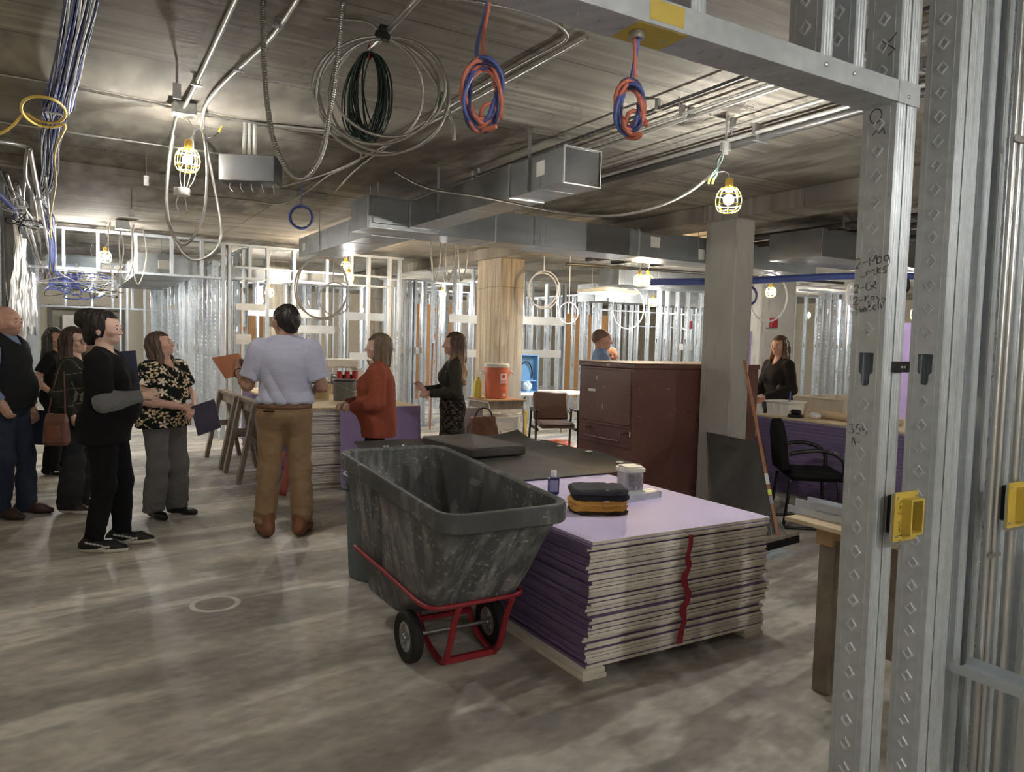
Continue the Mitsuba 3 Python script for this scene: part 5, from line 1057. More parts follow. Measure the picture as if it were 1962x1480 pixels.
for a in (math.radians(170), math.radians(-10)):
    c_, s_ = math.cos(a), math.sin(a)
    part(k, 'handle', tube(spline([(cc[0] + 0.155 * c_ - 0.06 * s_, cc[1] + 0.155 * s_ + 0.06 * c_, cc[2] + 0.36), (cc[0] + 0.20 * c_ - 0.055 * s_, cc[1] + 0.20 * s_ + 0.055 * c_, cc[2] + 0.33), (cc[0] + 0.205 * c_ + 0.055 * s_, cc[1] + 0.205 * s_ - 0.055 * c_, cc[2] + 0.33), (cc[0] + 0.155 * c_ + 0.06 * s_, cc[1] + 0.155 * s_ - 0.06 * c_, cc[2] + 0.36)], 24), 0.012, 8), 'white_plastic', True, label='white handle')
def on_cyl(m, ang, r):
    """bend a flat piece (x along the girth, y up, z out) round the cooler"""
    v = np.asarray(m.vertices); a = ang + v[:, 0] / r
    return M(np.column_stack([cc[0] + (r + v[:, 2]) * np.cos(a), cc[1] + (r + v[:, 2]) * np.sin(a), cc[2] + v[:, 1]]), m.faces)
VA = math.atan2(-8.55, -4.9)
lb = bx(-0.05, 0.05, 0.19, 0.33, 0.0005, 0.002).subdivide_to_size(0.01)
part(k, 'label', on_cyl(lb, VA + 0.62, 0.158), 'vertex_matte', color=srgb(240, 214, 210), label='white printed label')
part(k, 'label_print', on_cyl(cat([bx(-0.04, 0.04, 0.20 + 0.016 * i, 0.208 + 0.016 * i, 0.002, 0.003) for i in range(3)] + [bx(-0.025, 0.02, 0.27, 0.31, 0.002, 0.003)]).subdivide_to_size(0.01), VA + 0.62, 0.158), 'vertex_matte', color=srgb(206, 90, 84), kind='stuff')
part(k, 'spigot', cat([xf(cyl((0, 0, 0), (0.05, 0, 0), 0.018, 12), rz(VA + 0.55), (cc[0] + 0.145 * math.cos(VA + 0.55), cc[1] + 0.145 * math.sin(VA + 0.55), cc[2] + 0.055))]), 'white_plastic', 40, label='white spigot')
k = thing('squat_bottle', 'small yellow bottle standing left of the orange cooler', 'bottle')
part(k, 'body', lathe([(0, 0), (0.05, 0), (0.054, 0.01), (0.054, 0.19), (0.04, 0.225), (0.02, 0.24), (0, 0.24)], 24, (4.70, 8.70, dz + 0.0235)), 'vertex_satin', 40, color=srgb(226, 208, 24))
part(k, 'cap', lathe([(0, 0.24), (0.022, 0.24), (0.022, 0.275), (0, 0.278)], 16, (4.70, 8.70, dz + 0.0235)), 'vertex_satin', 40, color=srgb(214, 196, 30))
single('yellow_level', bar((5.24, 8.35, 0.002), (5.27, 8.40, 0.66), 0.022, 0.05, up=(0, 1, 0), bev=0.003), 'cage_yellow', 'yellow level leaning beside the student desk', 'level')
hb = thing('tote_bag', 'dark brown bag on the floor behind the tilt truck by the desk', 'bag')
part(hb, 'body', xf(ruffle(hull([(sx * 0.19, sy * 0.09, 0) for sx in (-1, 1) for sy in (-1, 1)] + [(sx * 0.15, sy * 0.03, 0.28) for sx in (-1, 1) for sy in (-1, 1)]).subdivide_to_size(0.03), 0.012, 14, 2), None, (4.25, 7.72, 0.40)), 'vertex_satin', True, color=vnoise(20, 4, 0.3, srgb(112, 72, 50)))
part(hb, 'handle', tube(spline([(4.13, 7.70, 0.64), (4.18, 7.70, 0.76), (4.32, 7.70, 0.76), (4.37, 7.70, 0.64)], 20), 0.009, 6), 'tape_black', True)
k = thing('stool', 'low black stool carrying the brown bag', 'stool')
part(k, 'seat', lathe([(0, 0.365), (0.17, 0.365), (0.18, 0.375), (0.18, 0.39), (0.17, 0.398), (0, 0.398)], 24, (4.25, 7.72, 0)), 'black_plastic', 40)
for a in range(4): part(k, 'leg', cyl((4.25 + 0.10 * math.cos(a * 1.57 + 0.7), 7.72 + 0.10 * math.sin(a * 1.57 + 0.7), 0.37), (4.25 + 0.17 * math.cos(a * 1.57 + 0.7), 7.72 + 0.17 * math.sin(a * 1.57 + 0.7), 0.002), 0.012, 8), 'black_plastic', True)

# brown armchair and folding table
k = thing('armchair', 'dark brown vinyl armchair between the cooler column and the maroon box', 'chair')
A = lambda m: xf(m, rz(math.radians(158)), (5.88, 8.62, 0))
part(k, 'seat', A(ruffle(bx(-0.24, 0.24, -0.22, 0.25, 0.40, 0.48, 0.025).subdivide_to_size(0.06), 0.004, 10)), 'brown_vinyl', 40)
part(k, 'backrest', A(xf(bx(-0.25, 0.25, -0.035, 0.035, 0, 0.42, 0.03), rx(0.20), (0, -0.24, 0.46))), 'brown_vinyl', 40)
for s in (-1, 1):
    part(k, 'arm_rest', A(bx(s * 0.29 - 0.025, s * 0.29 + 0.025, -0.24, 0.22, 0.62, 0.655, 0.01)), 'black_plastic', 30)
    part(k, 'leg', A(cyl((s * 0.29, 0.18, 0.63), (s * 0.30, 0.23, 0.002), 0.016, 10)), 'black_plastic', True)
    part(k, 'leg', A(cyl((s * 0.29, -0.20, 0.63), (s * 0.30, -0.32, 0.002), 0.016, 10)), 'black_plastic', True)
    part(k, 'side_rail', A(bx(s * 0.27 - 0.012, s * 0.27 + 0.012, -0.24, 0.2, 0.36, 0.40, 0.004)), 'black_plastic')
k = thing('folding_table', 'white folding table behind the brown armchair', 'table')
part(k, 'top', bx(6.12, 7.7, 10.15, 10.85, 0.70, 0.745, 0.015), 'white_plastic', 30)
for x in (6.3, 7.5):
    for y in (10.22, 10.78): part(k, 'leg', cyl((x, y, 0.70), (x, y, 0.002), 0.014, 8), 'dull_steel', True)
    part(k, 'leg_brace', cyl((x, 10.5, 0.35), (x + (0.3 if x < 6.5 else -0.3), 10.5, 0.69), 0.010, 8), 'black_plastic', True)
k = thing('blue_crate', 'blue plastic crate with a black hose standing on end on the folding table', 'crate')
bx0, bx1, by0, bz = 6.33, 6.72, 10.35, 0.7465
part(k, 'shell', cat([bx(bx0, bx1, by0 + 0.12, by0 + 0.13, bz, bz + 0.62), bx(bx0, bx0 + 0.02, by0, by0 + 0.12, bz, bz + 0.62, 0.004), bx(bx1 - 0.02, bx1, by0, by0 + 0.12, bz, bz + 0.62, 0.004), bx(bx0, bx1, by0, by0 + 0.12, bz, bz + 0.02, 0.004), bx(bx0, bx1, by0, by0 + 0.12, bz + 0.60, bz + 0.62, 0.004), bx(bx0, bx1, by0 + 0.02, by0 + 0.12, bz + 0.18, bz + 0.20)]), 'vertex_satin', color=srgb(96, 152, 200))
part(k, 'hose', tube(spline([(bx0 + 0.08, by0 + 0.09, bz + 0.32), (bx0 + 0.10, by0 + 0.08, bz + 0.44), (bx0 + 0.2, by0 + 0.08, bz + 0.50), (bx0 + 0.30, by0 + 0.08, bz + 0.40), (bx0 + 0.32, by0 + 0.09, bz + 0.24)], 30), 0.012, 8), 'black_plastic', True, label='black hose')
part(k, 'plastic_bag', ruffle(trimesh.creation.icosphere(3, 0.09), 0.03, 14, 4).apply_translation((bx0 + 0.2, by0 + 0.055, bz + 0.105)), 'vertex_gloss', True, color=srgb(190, 214, 228))
k = thing('cord_reel', 'orange extension cord coiled on the floor under the armchair', 'extension cord')
for i in range(9):
    r = 0.17 + 0.014 * (i % 4); z = 0.012 + 0.016 * (i // 3)
    g = np.linspace(0, 2 * math.pi, 40, endpoint=False)
    part(k, 'cord_loop', tube(np.stack([6.55 + rng.normal(0, 0.02) + r * np.cos(g), 9.5 + rng.normal(0, 0.02) + r * np.sin(g), z + 0.006 * np.sin(g * 2 + i)], 1), 0.007, 6, closed=True), 'cable_orange', True)
part(k, 'cord_tail', tube(spline([(6.7, 9.4, 0.009), (6.6, 9.0, 0.009), (6.9, 8.7, 0.009), (6.5, 8.3, 0.009), (6.9, 8.0, 0.009)], 60), 0.007, 6), 'cable_orange', True)

# mattress-like padded panel and push broom against the grey column
mp = [np.array(q) for q in ((5.24, 4.86, 0.006), (5.10, 4.06, 0.006), (5.51, 4.60, 0.70), (5.65, 5.40, 0.70))]
mp = [q + [-0.075, 0, 0] for q in mp]
nrm = unit_n = np.cross(mp[1] - mp[0], mp[3] - mp[0]); nrm = nrm / np.linalg.norm(nrm)
if nrm[0] > 0: nrm = -nrm
k = thing('padded_panel', 'black padded panel leaning on the grey column', 'panel')
def slab(ps, n, t0, t1, inset=0.0):
    c = sum(ps) / 4
    q = [p + (c - p) * inset for p in ps]
    return hull([p + n * t for p in q for t in (t0, t1)] )
part(k, 'pad', slab(mp, nrm, 0.0, 0.045), 'black_mat')
part(k, 'backing', slab(mp, nrm, -0.012, -0.001, 0.03), 'black_plastic')
k = thing('push_broom', 'push broom with a wooden handle leaning across the black padded panel', 'broom')
hb0, hb1 = np.array([4.86, 3.93, 0.085]), np.array([5.43, 4.87, 1.45])
part(k, 'handle', cyl(hb0, hb1, 0.0145, 12, 0.0135), 'broom_wood', True)
part(k, 'head', bar((4.56, 3.90, 0.075), (5.14, 3.98, 0.075), 0.065, 0.035, bev=0.006), 'old_wood')
part(k, 'bristles', bar((4.565, 3.90, 0.029), (5.135, 3.98, 0.029), 0.075, 0.056, bev=0.004), 'black_fabric', kind='stuff')
hd_ = (hb1 - hb0) / np.linalg.norm(hb1 - hb0)
for t0, t1, c, l in ((0.46, 0.56, srgb(200, 206, 204), 'pale printed sticker'), (0.36, 0.41, srgb(196, 214, 60), 'lime sticker'), (0.28, 0.35, srgb(150, 140, 160), 'grey sticker')):
    part(k, 'sticker', cyl(hb0 + hd_ * t0, hb0 + hd_ * t1, 0.0153, 12), 'vertex_matte', 40, color=c, label=l)
part(k, 'brace', cat([bar(hb0 + hd_ * 0.12 + [0.07, 0.01, 0], hb0 + [0.10, 0.0, 0.005], 0.005, 0.005), bar(hb0 + hd_ * 0.12 + [-0.07, -0.01, 0], hb0 + [-0.10, -0.02, 0.005], 0.005, 0.005)]), 'dull_steel')
single('track_offcut', cat([xf(cat([bx(0, 0.34, 0, 0.09, 0.001, 0.003), bx(0, 0.34, 0, 0.0015, 0.001, 0.03), bx(0, 0.34, 0.0885, 0.09, 0.001, 0.03)]), rz(0.15), (4.50, 3.70, 0))]), 'galvanized', 'short steel track offcut on the floor by the push broom', 'metal track')
# black office chair
k = thing('office_chair', 'black fabric office chair in front of the long purple stack', 'chair')
O = lambda m: xf(m, rz(math.atan2(-0.78, -0.60)), (5.76, 4.36, 0))
part(k, 'seat', O(bx(-0.24, 0.24, -0.22, 0.26, 0.42, 0.50, 0.035)), 'black_fabric', 40)
bk = extr(sbox(-0.17, 0.0, 0.17, 0.22).union(shapely.affinity.scale(shapely.Point(0, 0.22).buffer(0.17, quad_segs=12), 1, 1.0)).buffer(0.03), 0.06)
part(k, 'backrest', O(xf(bk, XY2XZ @ rx(0.12), (0, -0.22, 0.53))), 'black_fabric', 40)
for s in (-1, 1):
    part(k, 'arm_rest', O(tube(spline([(s * 0.27, -0.24, 0.66), (s * 0.285, -0.05, 0.70), (s * 0.285, 0.10, 0.685), (s * 0.28, 0.20, 0.62), (s * 0.27, 0.21, 0.44)], 30), 0.018, 8)), 'black_plastic', True)
    for y in (0.20, -0.24): part(k, 'leg', O(tube(spline([(s * 0.24, y * 0.9, 0.43), (s * 0.25, y, 0.2), (s * 0.26, y * 1.1, 0.012)], 12), 0.014, 8)), 'black_plastic', True)
    part(k, 'floor_rail', O(cyl((s * 0.26, 0.22, 0.013), (s * 0.26, -0.265, 0.013), 0.012, 8)), 'black_plastic', True)
# plywood work table behind the near studs
k = thing('work_table', 'rough plywood work table on wooden legs behind the near studs', 'table')
part(k, 'top', bx(2.93, 3.75, 1.45, 2.34, 0.760, 0.780, 0.002), 'plywood')
part(k, 'support_block', bx(2.99, 3.68, 2.12, 2.21, 0.675, 0.758, 0.003), 'pine')
for a, b in (((3.03, 2.16, 0.70), (2.985, 2.13, 0.002)), ((3.56, 2.16, 0.70), (3.62, 2.19, 0.002)), ((3.03, 1.58, 0.758), (2.985, 1.55, 0.002)), ((3.62, 1.58, 0.758), (3.66, 1.55, 0.002)), ((3.62, 2.20, 0.70), (3.66, 2.26, 0.002))):
    part(k, 'leg', bar(a, b, 0.085, 0.04, up=(1, 0, 0), bev=0.003), 'old_wood')
for i, (y, x0, x1, z, w) in enumerate(((3.07, 1.50, 2.40, 0.7815, 0.09), (3.075, 1.48, 2.36, 0.819, 0.09), (3.20, 1.50, 2.34, 0.7815, 0.09), (3.32, 1.47, 2.30, 0.7815, 0.09), (3.325, 1.50, 2.26, 0.819, 0.09))):
    m = cat([bx(x0, x1, y - w / 2, y + w / 2, z, z + 0.0015), bx(x0, x1, y - w / 2, y - w / 2 + 0.0015, z, z + 0.036), bx(x0, x1, y + w / 2 - 0.0015, y + w / 2, z, z + 0.036), bx(x0, x1, y - w / 2 + 0.02, y + w / 2 - 0.02, z + 0.0015, z + 0.004)])
    m = xf(m, np.array([[0, 1.0, 0], [1.0, 0, 0], [0, 0, 1.0]]))
    m.invert()
    single('steel_track', m, 'galvanized', ('lower steel track at the left edge of the work table', 'upper steel track at the left edge of the work table', 'steel track in the middle of the work table', 'lower steel track furthest right on the work table', 'upper steel track furthest right on the work table')[i], 'metal track', 'steel tracks on the work table')
k = thing('scraper_block', 'stacked white and dark blocks at the back of the work table', 'block')
part(k, 'block', bx(3.42, 3.58, 2.245, 2.33, 0.7815, 0.83, 0.006), 'white_plastic', 30); part(k, 'block', bx(3.43, 3.57, 2.245, 2.33, 0.8305, 0.86, 0.004), 'black_plastic', 30); part(k, 'block', bx(3.42, 3.58, 2.245, 2.33, 0.8605, 0.885, 0.004), 'old_wood')
# on the long purple stack
def bin_(label, x0, x1, y0, y1, h, c):
    k = thing('storage_bin', label, 'bin')
    z = ZT3 + 0.001; t = 0.02
    part(k, 'wall', cat([hull([(x + (0.02 if x == x0 else -0.02) * (1 - q), y + (0.02 if y == y0 else -0.02) * (1 - q), z + h * q) for x in xs for y in ys for q in (0, 1)]) for xs, ys in (((x0, x0 + t), (y0, y1)), ((x1 - t, x1), (y0, y1)), ((x0, x1), (y0, y0 + t)), ((x0, x1), (y1 - t, y1)))] + [bx(x0 + 0.02, x1 - 0.02, y0 + 0.02, y1 - 0.02, z, z + 0.01)]), 'vertex_satin', color=vnoise(8, 2, 0.12, c))
    part(k, 'rim', cat([bx(x0 - 0.015, x1 + 0.015, y0 - 0.015, y0 + 0.012, z + h - 0.02, z + h, 0.004), bx(x0 - 0.015, x1 + 0.015, y1 - 0.012, y1 + 0.015, z + h - 0.02, z + h, 0.004), bx(x0 - 0.015, x0 + 0.012, y0, y1, z + h - 0.02, z + h, 0.004), bx(x1 - 0.012, x1 + 0.015, y0, y1, z + h - 0.02, z + h, 0.004)]), 'vertex_satin', color=c)
    for q in (0.33, 0.67): part(k, 'rib', bx(x0 - 0.006, x0 + 0.006, y0 + (y1 - y0) * q - 0.012, y0 + (y1 - y0) * q + 0.012, z + 0.02, z + h - 0.02, 0.003), 'vertex_satin', color=c)
    return k
bin_('large dirty white bin on the long purple stack before the woman at the far right', 6.72, 7.38, 4.72, 5.30, 0.20, srgb(196, 186, 166))
kb = bin_('small white tub with tools on the corner of the long purple stack', 6.36, 6.62, 5.10, 5.38, 0.15, srgb(220, 216, 206))
part(kb, 'contents', cat([bx(6.40, 6.58, 5.14, 5.34, ZT3 + 0.012, ZT3 + 0.13, 0.01)]), 'vertex_matte', color=srgb(150, 140, 120))
single('pencil', cyl((6.50, 5.20, ZT3 + 0.132), (6.515, 5.20, ZT3 + 0.25), 0.008, 8), 'cable_blue', 'blue stick standing up in the small white tub', 'pen', smooth=40)
single('paper_roll', cyl((6.50, 4.25, ZT3 + 0.040), (6.62, 5.02, ZT3 + 0.040), 0.038, 16), 'vertex_matte', 'long roll of brown paper lying on the long purple stack', 'roll', smooth=40, color=srgb(200, 176, 142))
single('paper_roll', cyl((6.72, 4.1, ZT3 + 0.031), (6.66, 4.62, ZT3 + 0.031), 0.03, 16), 'vertex_matte', 'shorter roll of brown paper behind the long one', 'roll', smooth=40, color=srgb(190, 166, 134))
single('dust_mask', xf(trimesh.creation.icosphere(3, 0.055), np.diag([1.0, 1.2, 0.6]), (6.44, 4.84, ZT3 + 0.034)), 'white_plastic', 'small white dust mask at the end of the paper roll', 'mask', smooth=True)
single('hand_tool', xf(cat([bx(-0.05, 0.05, -0.07, 0.07, 0, 0.035, 0.01), bx(-0.03, 0.03, -0.05, 0.05, 0.035, 0.08, 0.015)]), rz(0.4), (6.36, 5.00, ZT3 + 0.001)), 'black_plastic', 'small black hand tool beside the small white tub', 'tool', smooth=30)
# purple boards glimpsed far right
single('drywall_board', bx(10.7, 10.73, 5.6, 6.6, 0.002, 2.0, 0.001), 'purple_dusty', 'purple drywall board seen through the gap between the two near studs', 'board')
single('drywall_board', bx(10.02, 10.20, 9.0, 9.02, 0.002, 1.86, 0.001), 'purple_dusty', 'purple drywall board at the right edge of the grey column', 'board')
# column pencil marks
part('column_001', 'pencil_writing', xf(strokes('7 15.25', 0.045, 0.0016), np.array([[0, 0, -1.0], [-1.0, 0, 0], [0, 1.0, 0]]) @ rz(0.05), (5.6192, 5.56, 1.66)), 'dull_steel', True)
# ================================================================== people
class Field:
    """signed distance of rounded limbs and ellipsoids, blended, on a grid; only near each piece"""
    def __init__(self, lo, hi, h):
        self.h, self.o = h, np.asarray(lo, float)
        self.n = np.ceil((np.asarray(hi) - self.o) / h).astype(int) + 1
        self.f = np.full(self.n, 0.5, np.float32)
        self.ax = [self.o[i] + h * np.arange(self.n[i]) for i in range(3)]
    def blk(self, lo, hi):
        a = np.clip(np.floor((np.asarray(lo) - self.o) / self.h).astype(int), 0, self.n)
        b = np.clip(np.ceil((np.asarray(hi) - self.o) / self.h).astype(int) + 1, 0, self.n)
        return tuple(slice(i, j) for i, j in zip(a, b)), all(j > i for i, j in zip(a, b))
    def pts(self, s): return np.stack(np.meshgrid(*[self.ax[i][s[i]] for i in range(3)], indexing='ij'), -1).astype(np.float32)
    def mixin(self, s, d, k):
        g = self.f[s]
        if k <= 0: self.f[s] = np.minimum(g, d); return
        h = np.clip(0.5 + 0.5 * (g - d) / k, 0, 1)
        self.f[s] = g * (1 - h) + d * h - k * h * (1 - h)
    def cone(self, a, b, ra, rb, k=0.03, grow=0.0, flat=None):
        a, b = np.asarray(a, float), np.asarray(b, float); ra += grow; rb += grow
        m = max(ra, rb) + k + 0.03
        s, ok = self.blk(np.minimum(a, b) - m, np.maximum(a, b) + m)
        if not ok: return
        p = self.pts(s); ab = b - a
        t = np.clip((p - a) @ ab / (ab @ ab + 1e-9), 0, 1)
        q = p - a - t[..., None] * ab
        if flat is not None:
            q = q * np.asarray(flat)
        self.mixin(s, np.linalg.norm(q, axis=-1) - (ra + t * (rb - ra)), k)
    def ell(self, c, r, k=0.03, grow=0.0, R=None):
        r = np.asarray(r, float) + grow; c = np.asarray(c, float); m = r.max() + k + 0.03
        s, ok = self.blk(c - m, c + m)
        if not ok: return
        p = self.pts(s) - c
        if R is not None: p = p @ R
        k0 = np.linalg.norm(p / r, axis=-1); k1 = np.linalg.norm(p / (r * r), axis=-1) + 1e-9
        self.mixin(s, k0 * (k0 - 1) / k1, k)
    def cut(self, fn):
        """keep only where fn(points) < 0"""
        s = tuple(slice(0, i) for i in self.n)
        self.f = np.maximum(self.f, fn(self.pts(s)).astype(np.float32))
    def mesh(self):
        f = self.f.copy()
        f[0], f[-1], f[:, 0], f[:, -1], f[:, :, 0], f[:, :, -1] = [0.3] * 6
        ins = f < 0
        n = np.array(f.shape) - 1
        c8 = [(a, b, c) for a in (0, 1) for b in (0, 1) for c in (0, 1)]
        sl = lambda o: tuple(slice(o[i], n[i] + o[i]) for i in range(3))
        cnt = sum(ins[sl(o)].astype(np.int8) for o in c8)
        act = (cnt > 0) & (cnt < 8)
        idx = np.argwhere(act)
        if len(idx) == 0: return M(np.zeros((0, 3)), np.zeros((0, 3)))
        num_ = np.full(act.shape, -1, np.int64); num_[act] = np.arange(len(idx))
        acc, w = np.zeros((len(idx), 3)), np.zeros(len(idx))
        val = {o: f[idx[:, 0] + o[0], idx[:, 1] + o[1], idx[:, 2] + o[2]] for o in c8}
        for o in c8:
            for ax in range(3):
                if o[ax]: continue
                e = list(o); e[ax] = 1; e = tuple(e)
                a, b = val[o], val[e]
                x = (a < 0) != (b < 0)
                t = np.where(x, a / np.where(x, a - b, 1), 0)
                p = np.zeros((len(idx), 3)) + o; p[:, ax] = t
                acc += p * x[:, None]; w += x
        v = self.o + (idx + acc / w[:, None]) * self.h
        F = []
        for ax in range(3):
            u, w_ = (ax + 1) % 3, (ax + 2) % 3
            a = [slice(1, n[i]) for i in range(3)]; a[ax] = slice(0, n[ax]); b = list(a); b[ax] = slice(1, n[ax] + 1)
            A, B = ins[tuple(a)], ins[tuple(b)]
            e = np.argwhere(A != B); fl = A[A != B]
            off = np.array([1, 1, 1]); off[ax] = 0
            e = e + off
            def cid(du, dw):
                q = e.copy(); q[:, u] += du; q[:, w_] += dw
                return num_[q[:, 0], q[:, 1], q[:, 2]]
            q = np.stack([cid(-1, -1), cid(0, -1), cid(0, 0), cid(-1, 0)], 1)
            q = np.where(fl[:, None], q, q[:, ::-1])
            F += [q[:, [0, 1, 2]], q[:, [0, 2, 3]]]
        return M(v, np.vstack(F))

def unit(v): v = np.asarray(v, float); return v / (np.linalg.norm(v) + 1e-9)

SK = {'fair': srgb(216, 176, 156), 'pink': srgb(208, 160, 140), 'tan': srgb(166, 124, 100), 'olive': srgb(184, 142, 116), 'warm': srgb(200, 148, 122)}

def hand(F, w, d, up, side, curl=0.6, s=1.0):
    """palm and five fingers at wrist w, pointing along d; up: back of the hand; side: +1 thumb towards cross(d, up)"""
    d, up = unit(d), unit(up); up = unit(up - d * (up @ d)); x = np.cross(d, up) * side
    P = lambda a, b, c: np.asarray(w) + s * (d * a + x * b + up * c)
    F.cone(P(0, 0, 0), P(0.03, 0, 0), 0.026 * s, 0.028 * s, 0.015)
    F.cone(P(0.025, 0.018, 0), P(0.085, 0.026, 0), 0.017 * s, 0.0135 * s, 0.012)
    F.cone(P(0.025, -0.016, 0), P(0.080, -0.026, 0), 0.017 * s, 0.0125 * s, 0.012)
    F.cone(P(0.025, 0.0, 0.002), P(0.086, 0.0, 0.002), 0.018 * s, 0.0135 * s, 0.012)
    for b, l, r in ((0.028, 0.070, 0.0092), (0.0095, 0.078, 0.0096), (-0.009, 0.072, 0.0092), (-0.027, 0.056, 0.0082)):
        p, ang = P(0.084, b, 0.0), 0.0
        for j, f in enumerate((0.45, 0.32, 0.23)):
            ang += curl * (0.75, 0.9, 0.6)[j]
            q = p + s * l * f * (d * math.cos(ang) - up * math.sin(ang))
            F.cone(p, q, r * s * (1 - 0.08 * j), r * s * (0.93 - 0.08 * j), 0.004)
            p = q
    a = P(0.022, 0.024, -0.004); b = P(0.052, 0.046, -0.014); c = P(0.080, 0.044, -0.022 - 0.01 * curl); e = P(0.102, 0.034, -0.026 - 0.02 * curl)
    F.cone(a, b, 0.0145 * s, 0.0115 * s, 0.012); F.cone(b, c, 0.0105 * s, 0.0095 * s, 0.004); F.cone(c, e, 0.0092 * s, 0.0078 * s, 0.004)

def person(pos, face, H, label, P):
    """one standing figure. Local frame: y forward, x to the person's right, z up, metres at a height of 1.75"""
    s = H / 1.75
    key = thing('person', label, 'person')
    Rw, pw = rz(face), np.array([pos[0], pos[1], 0.0])
    W = lambda m: xf(m, Rw * s, pw)
    skin = np.asarray(SK[P.get('skin', 'fair')])
    fem = P.get('female', False); wd, dp, hip = P.get('wide', 1.0), P.get('deep', 1.0), P.get('hip', 1.0)
    belly, bust = P.get('belly', 0.0), P.get('bust', 1.0 if fem else 0.0)
    shw = (0.163 if fem else 0.19) * P.get('shw', 1.0)
    sh = {1: np.array([shw, -0.01, 1.392]), -1: np.array([-shw, -0.01, 1.392])}
    fat = P.get('fat', 1.0)
    arms = {q: (np.asarray(P['arm' + n][0], float), np.asarray(P['arm' + n][1], float)) for q, n in ((1, 'R'), (-1, 'L'))}
    feet = {q: np.asarray(P.get('foot' + n, (q * 0.10, 0.0, q * -0.15)), float) for q, n in ((1, 'R'), (-1, 'L'))}
    lean = P.get('lean', 0.0)
    hz, hy = (1.520 if fem else 1.494), 0.0
    Rh = rz(P.get('head', (0, 0))[0]) @ rx(P.get('head', (0, 0))[1])
    def torso(F, g=0.0, k=0.05):
        F.ell((0, 0, 0.96), (0.165 * hip * wd, 0.118 * dp * (0.9 + 0.1 * hip), 0.13), k, g)
        if fem or hip > 1.05:
            for q in (1, -1): F.ell((q * 0.07 * hip, -0.055 * dp, 0.92), (0.085 * hip, 0.085 * dp, 0.10), k, g)
        else:
            for q in (1, -1): F.ell((q * 0.075, -0.05, 0.92), (0.085, 0.085, 0.10), k, g)
        F.ell((0, 0.0, 1.12), (0.145 * wd, 0.105 * dp, 0.17), k, g)
        F.ell((0, 0, 1.29), (0.162 * wd * (0.92 if fem else 1.03), 0.112 * dp, 0.16), k, g)
        if belly: F.ell((0, 0.05 + 0.07 * belly, 1.07), (0.155 * wd, 0.09 + 0.06 * belly, 0.15), k, g)
        if bust:
            for q in (1, -1): F.ell((q * 0.068 * wd, 0.085 * dp, 1.265), (0.07, 0.062 * bust, 0.07), k, g)
        for q in (1, -1): F.cone((q * 0.035, -0.018, 1.445), (q * (shw - 0.022), -0.014, 1.382), 0.050, 0.056, k, g)
    def neck(F, g=0.0): F.cone((0, -0.012, 1.42), np.array([0, 0.0, 1.55]), 0.055 if fem else 0.062, 0.050 if fem else 0.060, 0.03, g)
    def arm(F, q, g=0.0, upto=1.0, k=0.025):
        e, w = arms[q]; a = sh[q]
        if upto >= 1:
            F.cone(a, e, 0.050 * fat, 0.040 * fat, k, g)
            u = min(upto - 1, 1)
            F.cone(e, e + (w - e) * u, 0.040 * fat, (0.040 * fat) * (1 - u) + 0.027 * u, k, g)
            if u >= 1: F.ell(e + (w - e) * 0.3, (0.040 * fat,) * 3, k, g)
        else:
            F.cone(a, a + (e - a) * upto, 0.050 * fat, 0.050 * fat * (1 - upto) + 0.043 * fat * upto, k, g)
    def leg(F, q, g=0.0, loose=0.0, k=0.04, lowest=0.075):
        f = feet[q]; hp = np.array([q * 0.088 * hip, 0.0, 0.90]); kn = np.array([hp[0] * 0.5 + f[0] * 0.5, f[1] * 0.5 + 0.025, 0.49]); an = np.array([f[0], f[1] - 0.03, lowest])
        F.cone(hp, kn, 0.088 * P.get('thigh', 1) * (0.9 + 0.1 * hip), 0.060 * P.get('thigh', 1), k, g)
        F.cone(kn, an, 0.058 * P.get('thigh', 1), 0.040, k, g + loose * 0.5)
        if loose: F.cone(kn * 0.55 + an * 0.45, an, 0.05, 0.045, k, g + loose)
    bb = lambda m=0.0: ((min(-0.30 * wd, arms[-1][0][0] - 0.12, arms[-1][1][0] - 0.12) - m, min(-0.25 * dp, arms[1][0][1] - 0.1) - m, 0), (max(0.30 * wd, arms[1][0][0] + 0.12, arms[1][1][0] + 0.12) + m, max(0.3 * dp + 0.15 * belly, arms[1][1][1] + 0.1, arms[-1][1][1] + 0.1) + m, 1.6))
    # ---- the body: trunk and legs, arms with hands, head, joined
    lo, hi = bb()
    F = Field((lo[0], lo[1], -0.01), (hi[0], hi[1], 1.56), 0.014)
    torso(F); neck(F)
    for q in (1, -1):
        leg(F, q, lowest=0.06); F.cone(feet[q] * [1, 1, 0] + [0, -0.03, 0.045], feet[q] * [1, 1, 0] + [-0.06 * math.sin(feet[q][2]), 0.06, 0.028], 0.030, 0.020, 0.02)
        F.cone(sh[q], sh[q] * 0.7 + arms[q][0] * 0.3, 0.048 * fat, 0.045 * fat, 0.025)
    pieces = [F.mesh()]
    for q in (1, -1):
        e, w = arms[q]
        A = np.stack([sh[q] * 0.8 + e * 0.2, e, w, w + 0.20 * unit(w - e)])
        F = Field(A.min(0) - 0.10, A.max(0) + 0.10, 0.0062)
        arm(F, q, 0, 2.0)
        hd_ = P.get('hand' + ('R' if q > 0 else 'L'), {})
        dd = unit(hd_.get('d', w - e))
        hand(F, w + 0.0 * dd, dd, hd_.get('up', (q, 0, 0.2)), hd_.get('thumb', q), hd_.get('curl', 0.7), 1.0 if not fem else 0.93)
        pieces.append(F.mesh())
    hs = P.get('headscale', 1.07)
    F = Field((-0.13, -0.17, -0.10), (0.13, 0.17, 0.26), 0.0042)
    jw = 0.92 if fem else 1.0
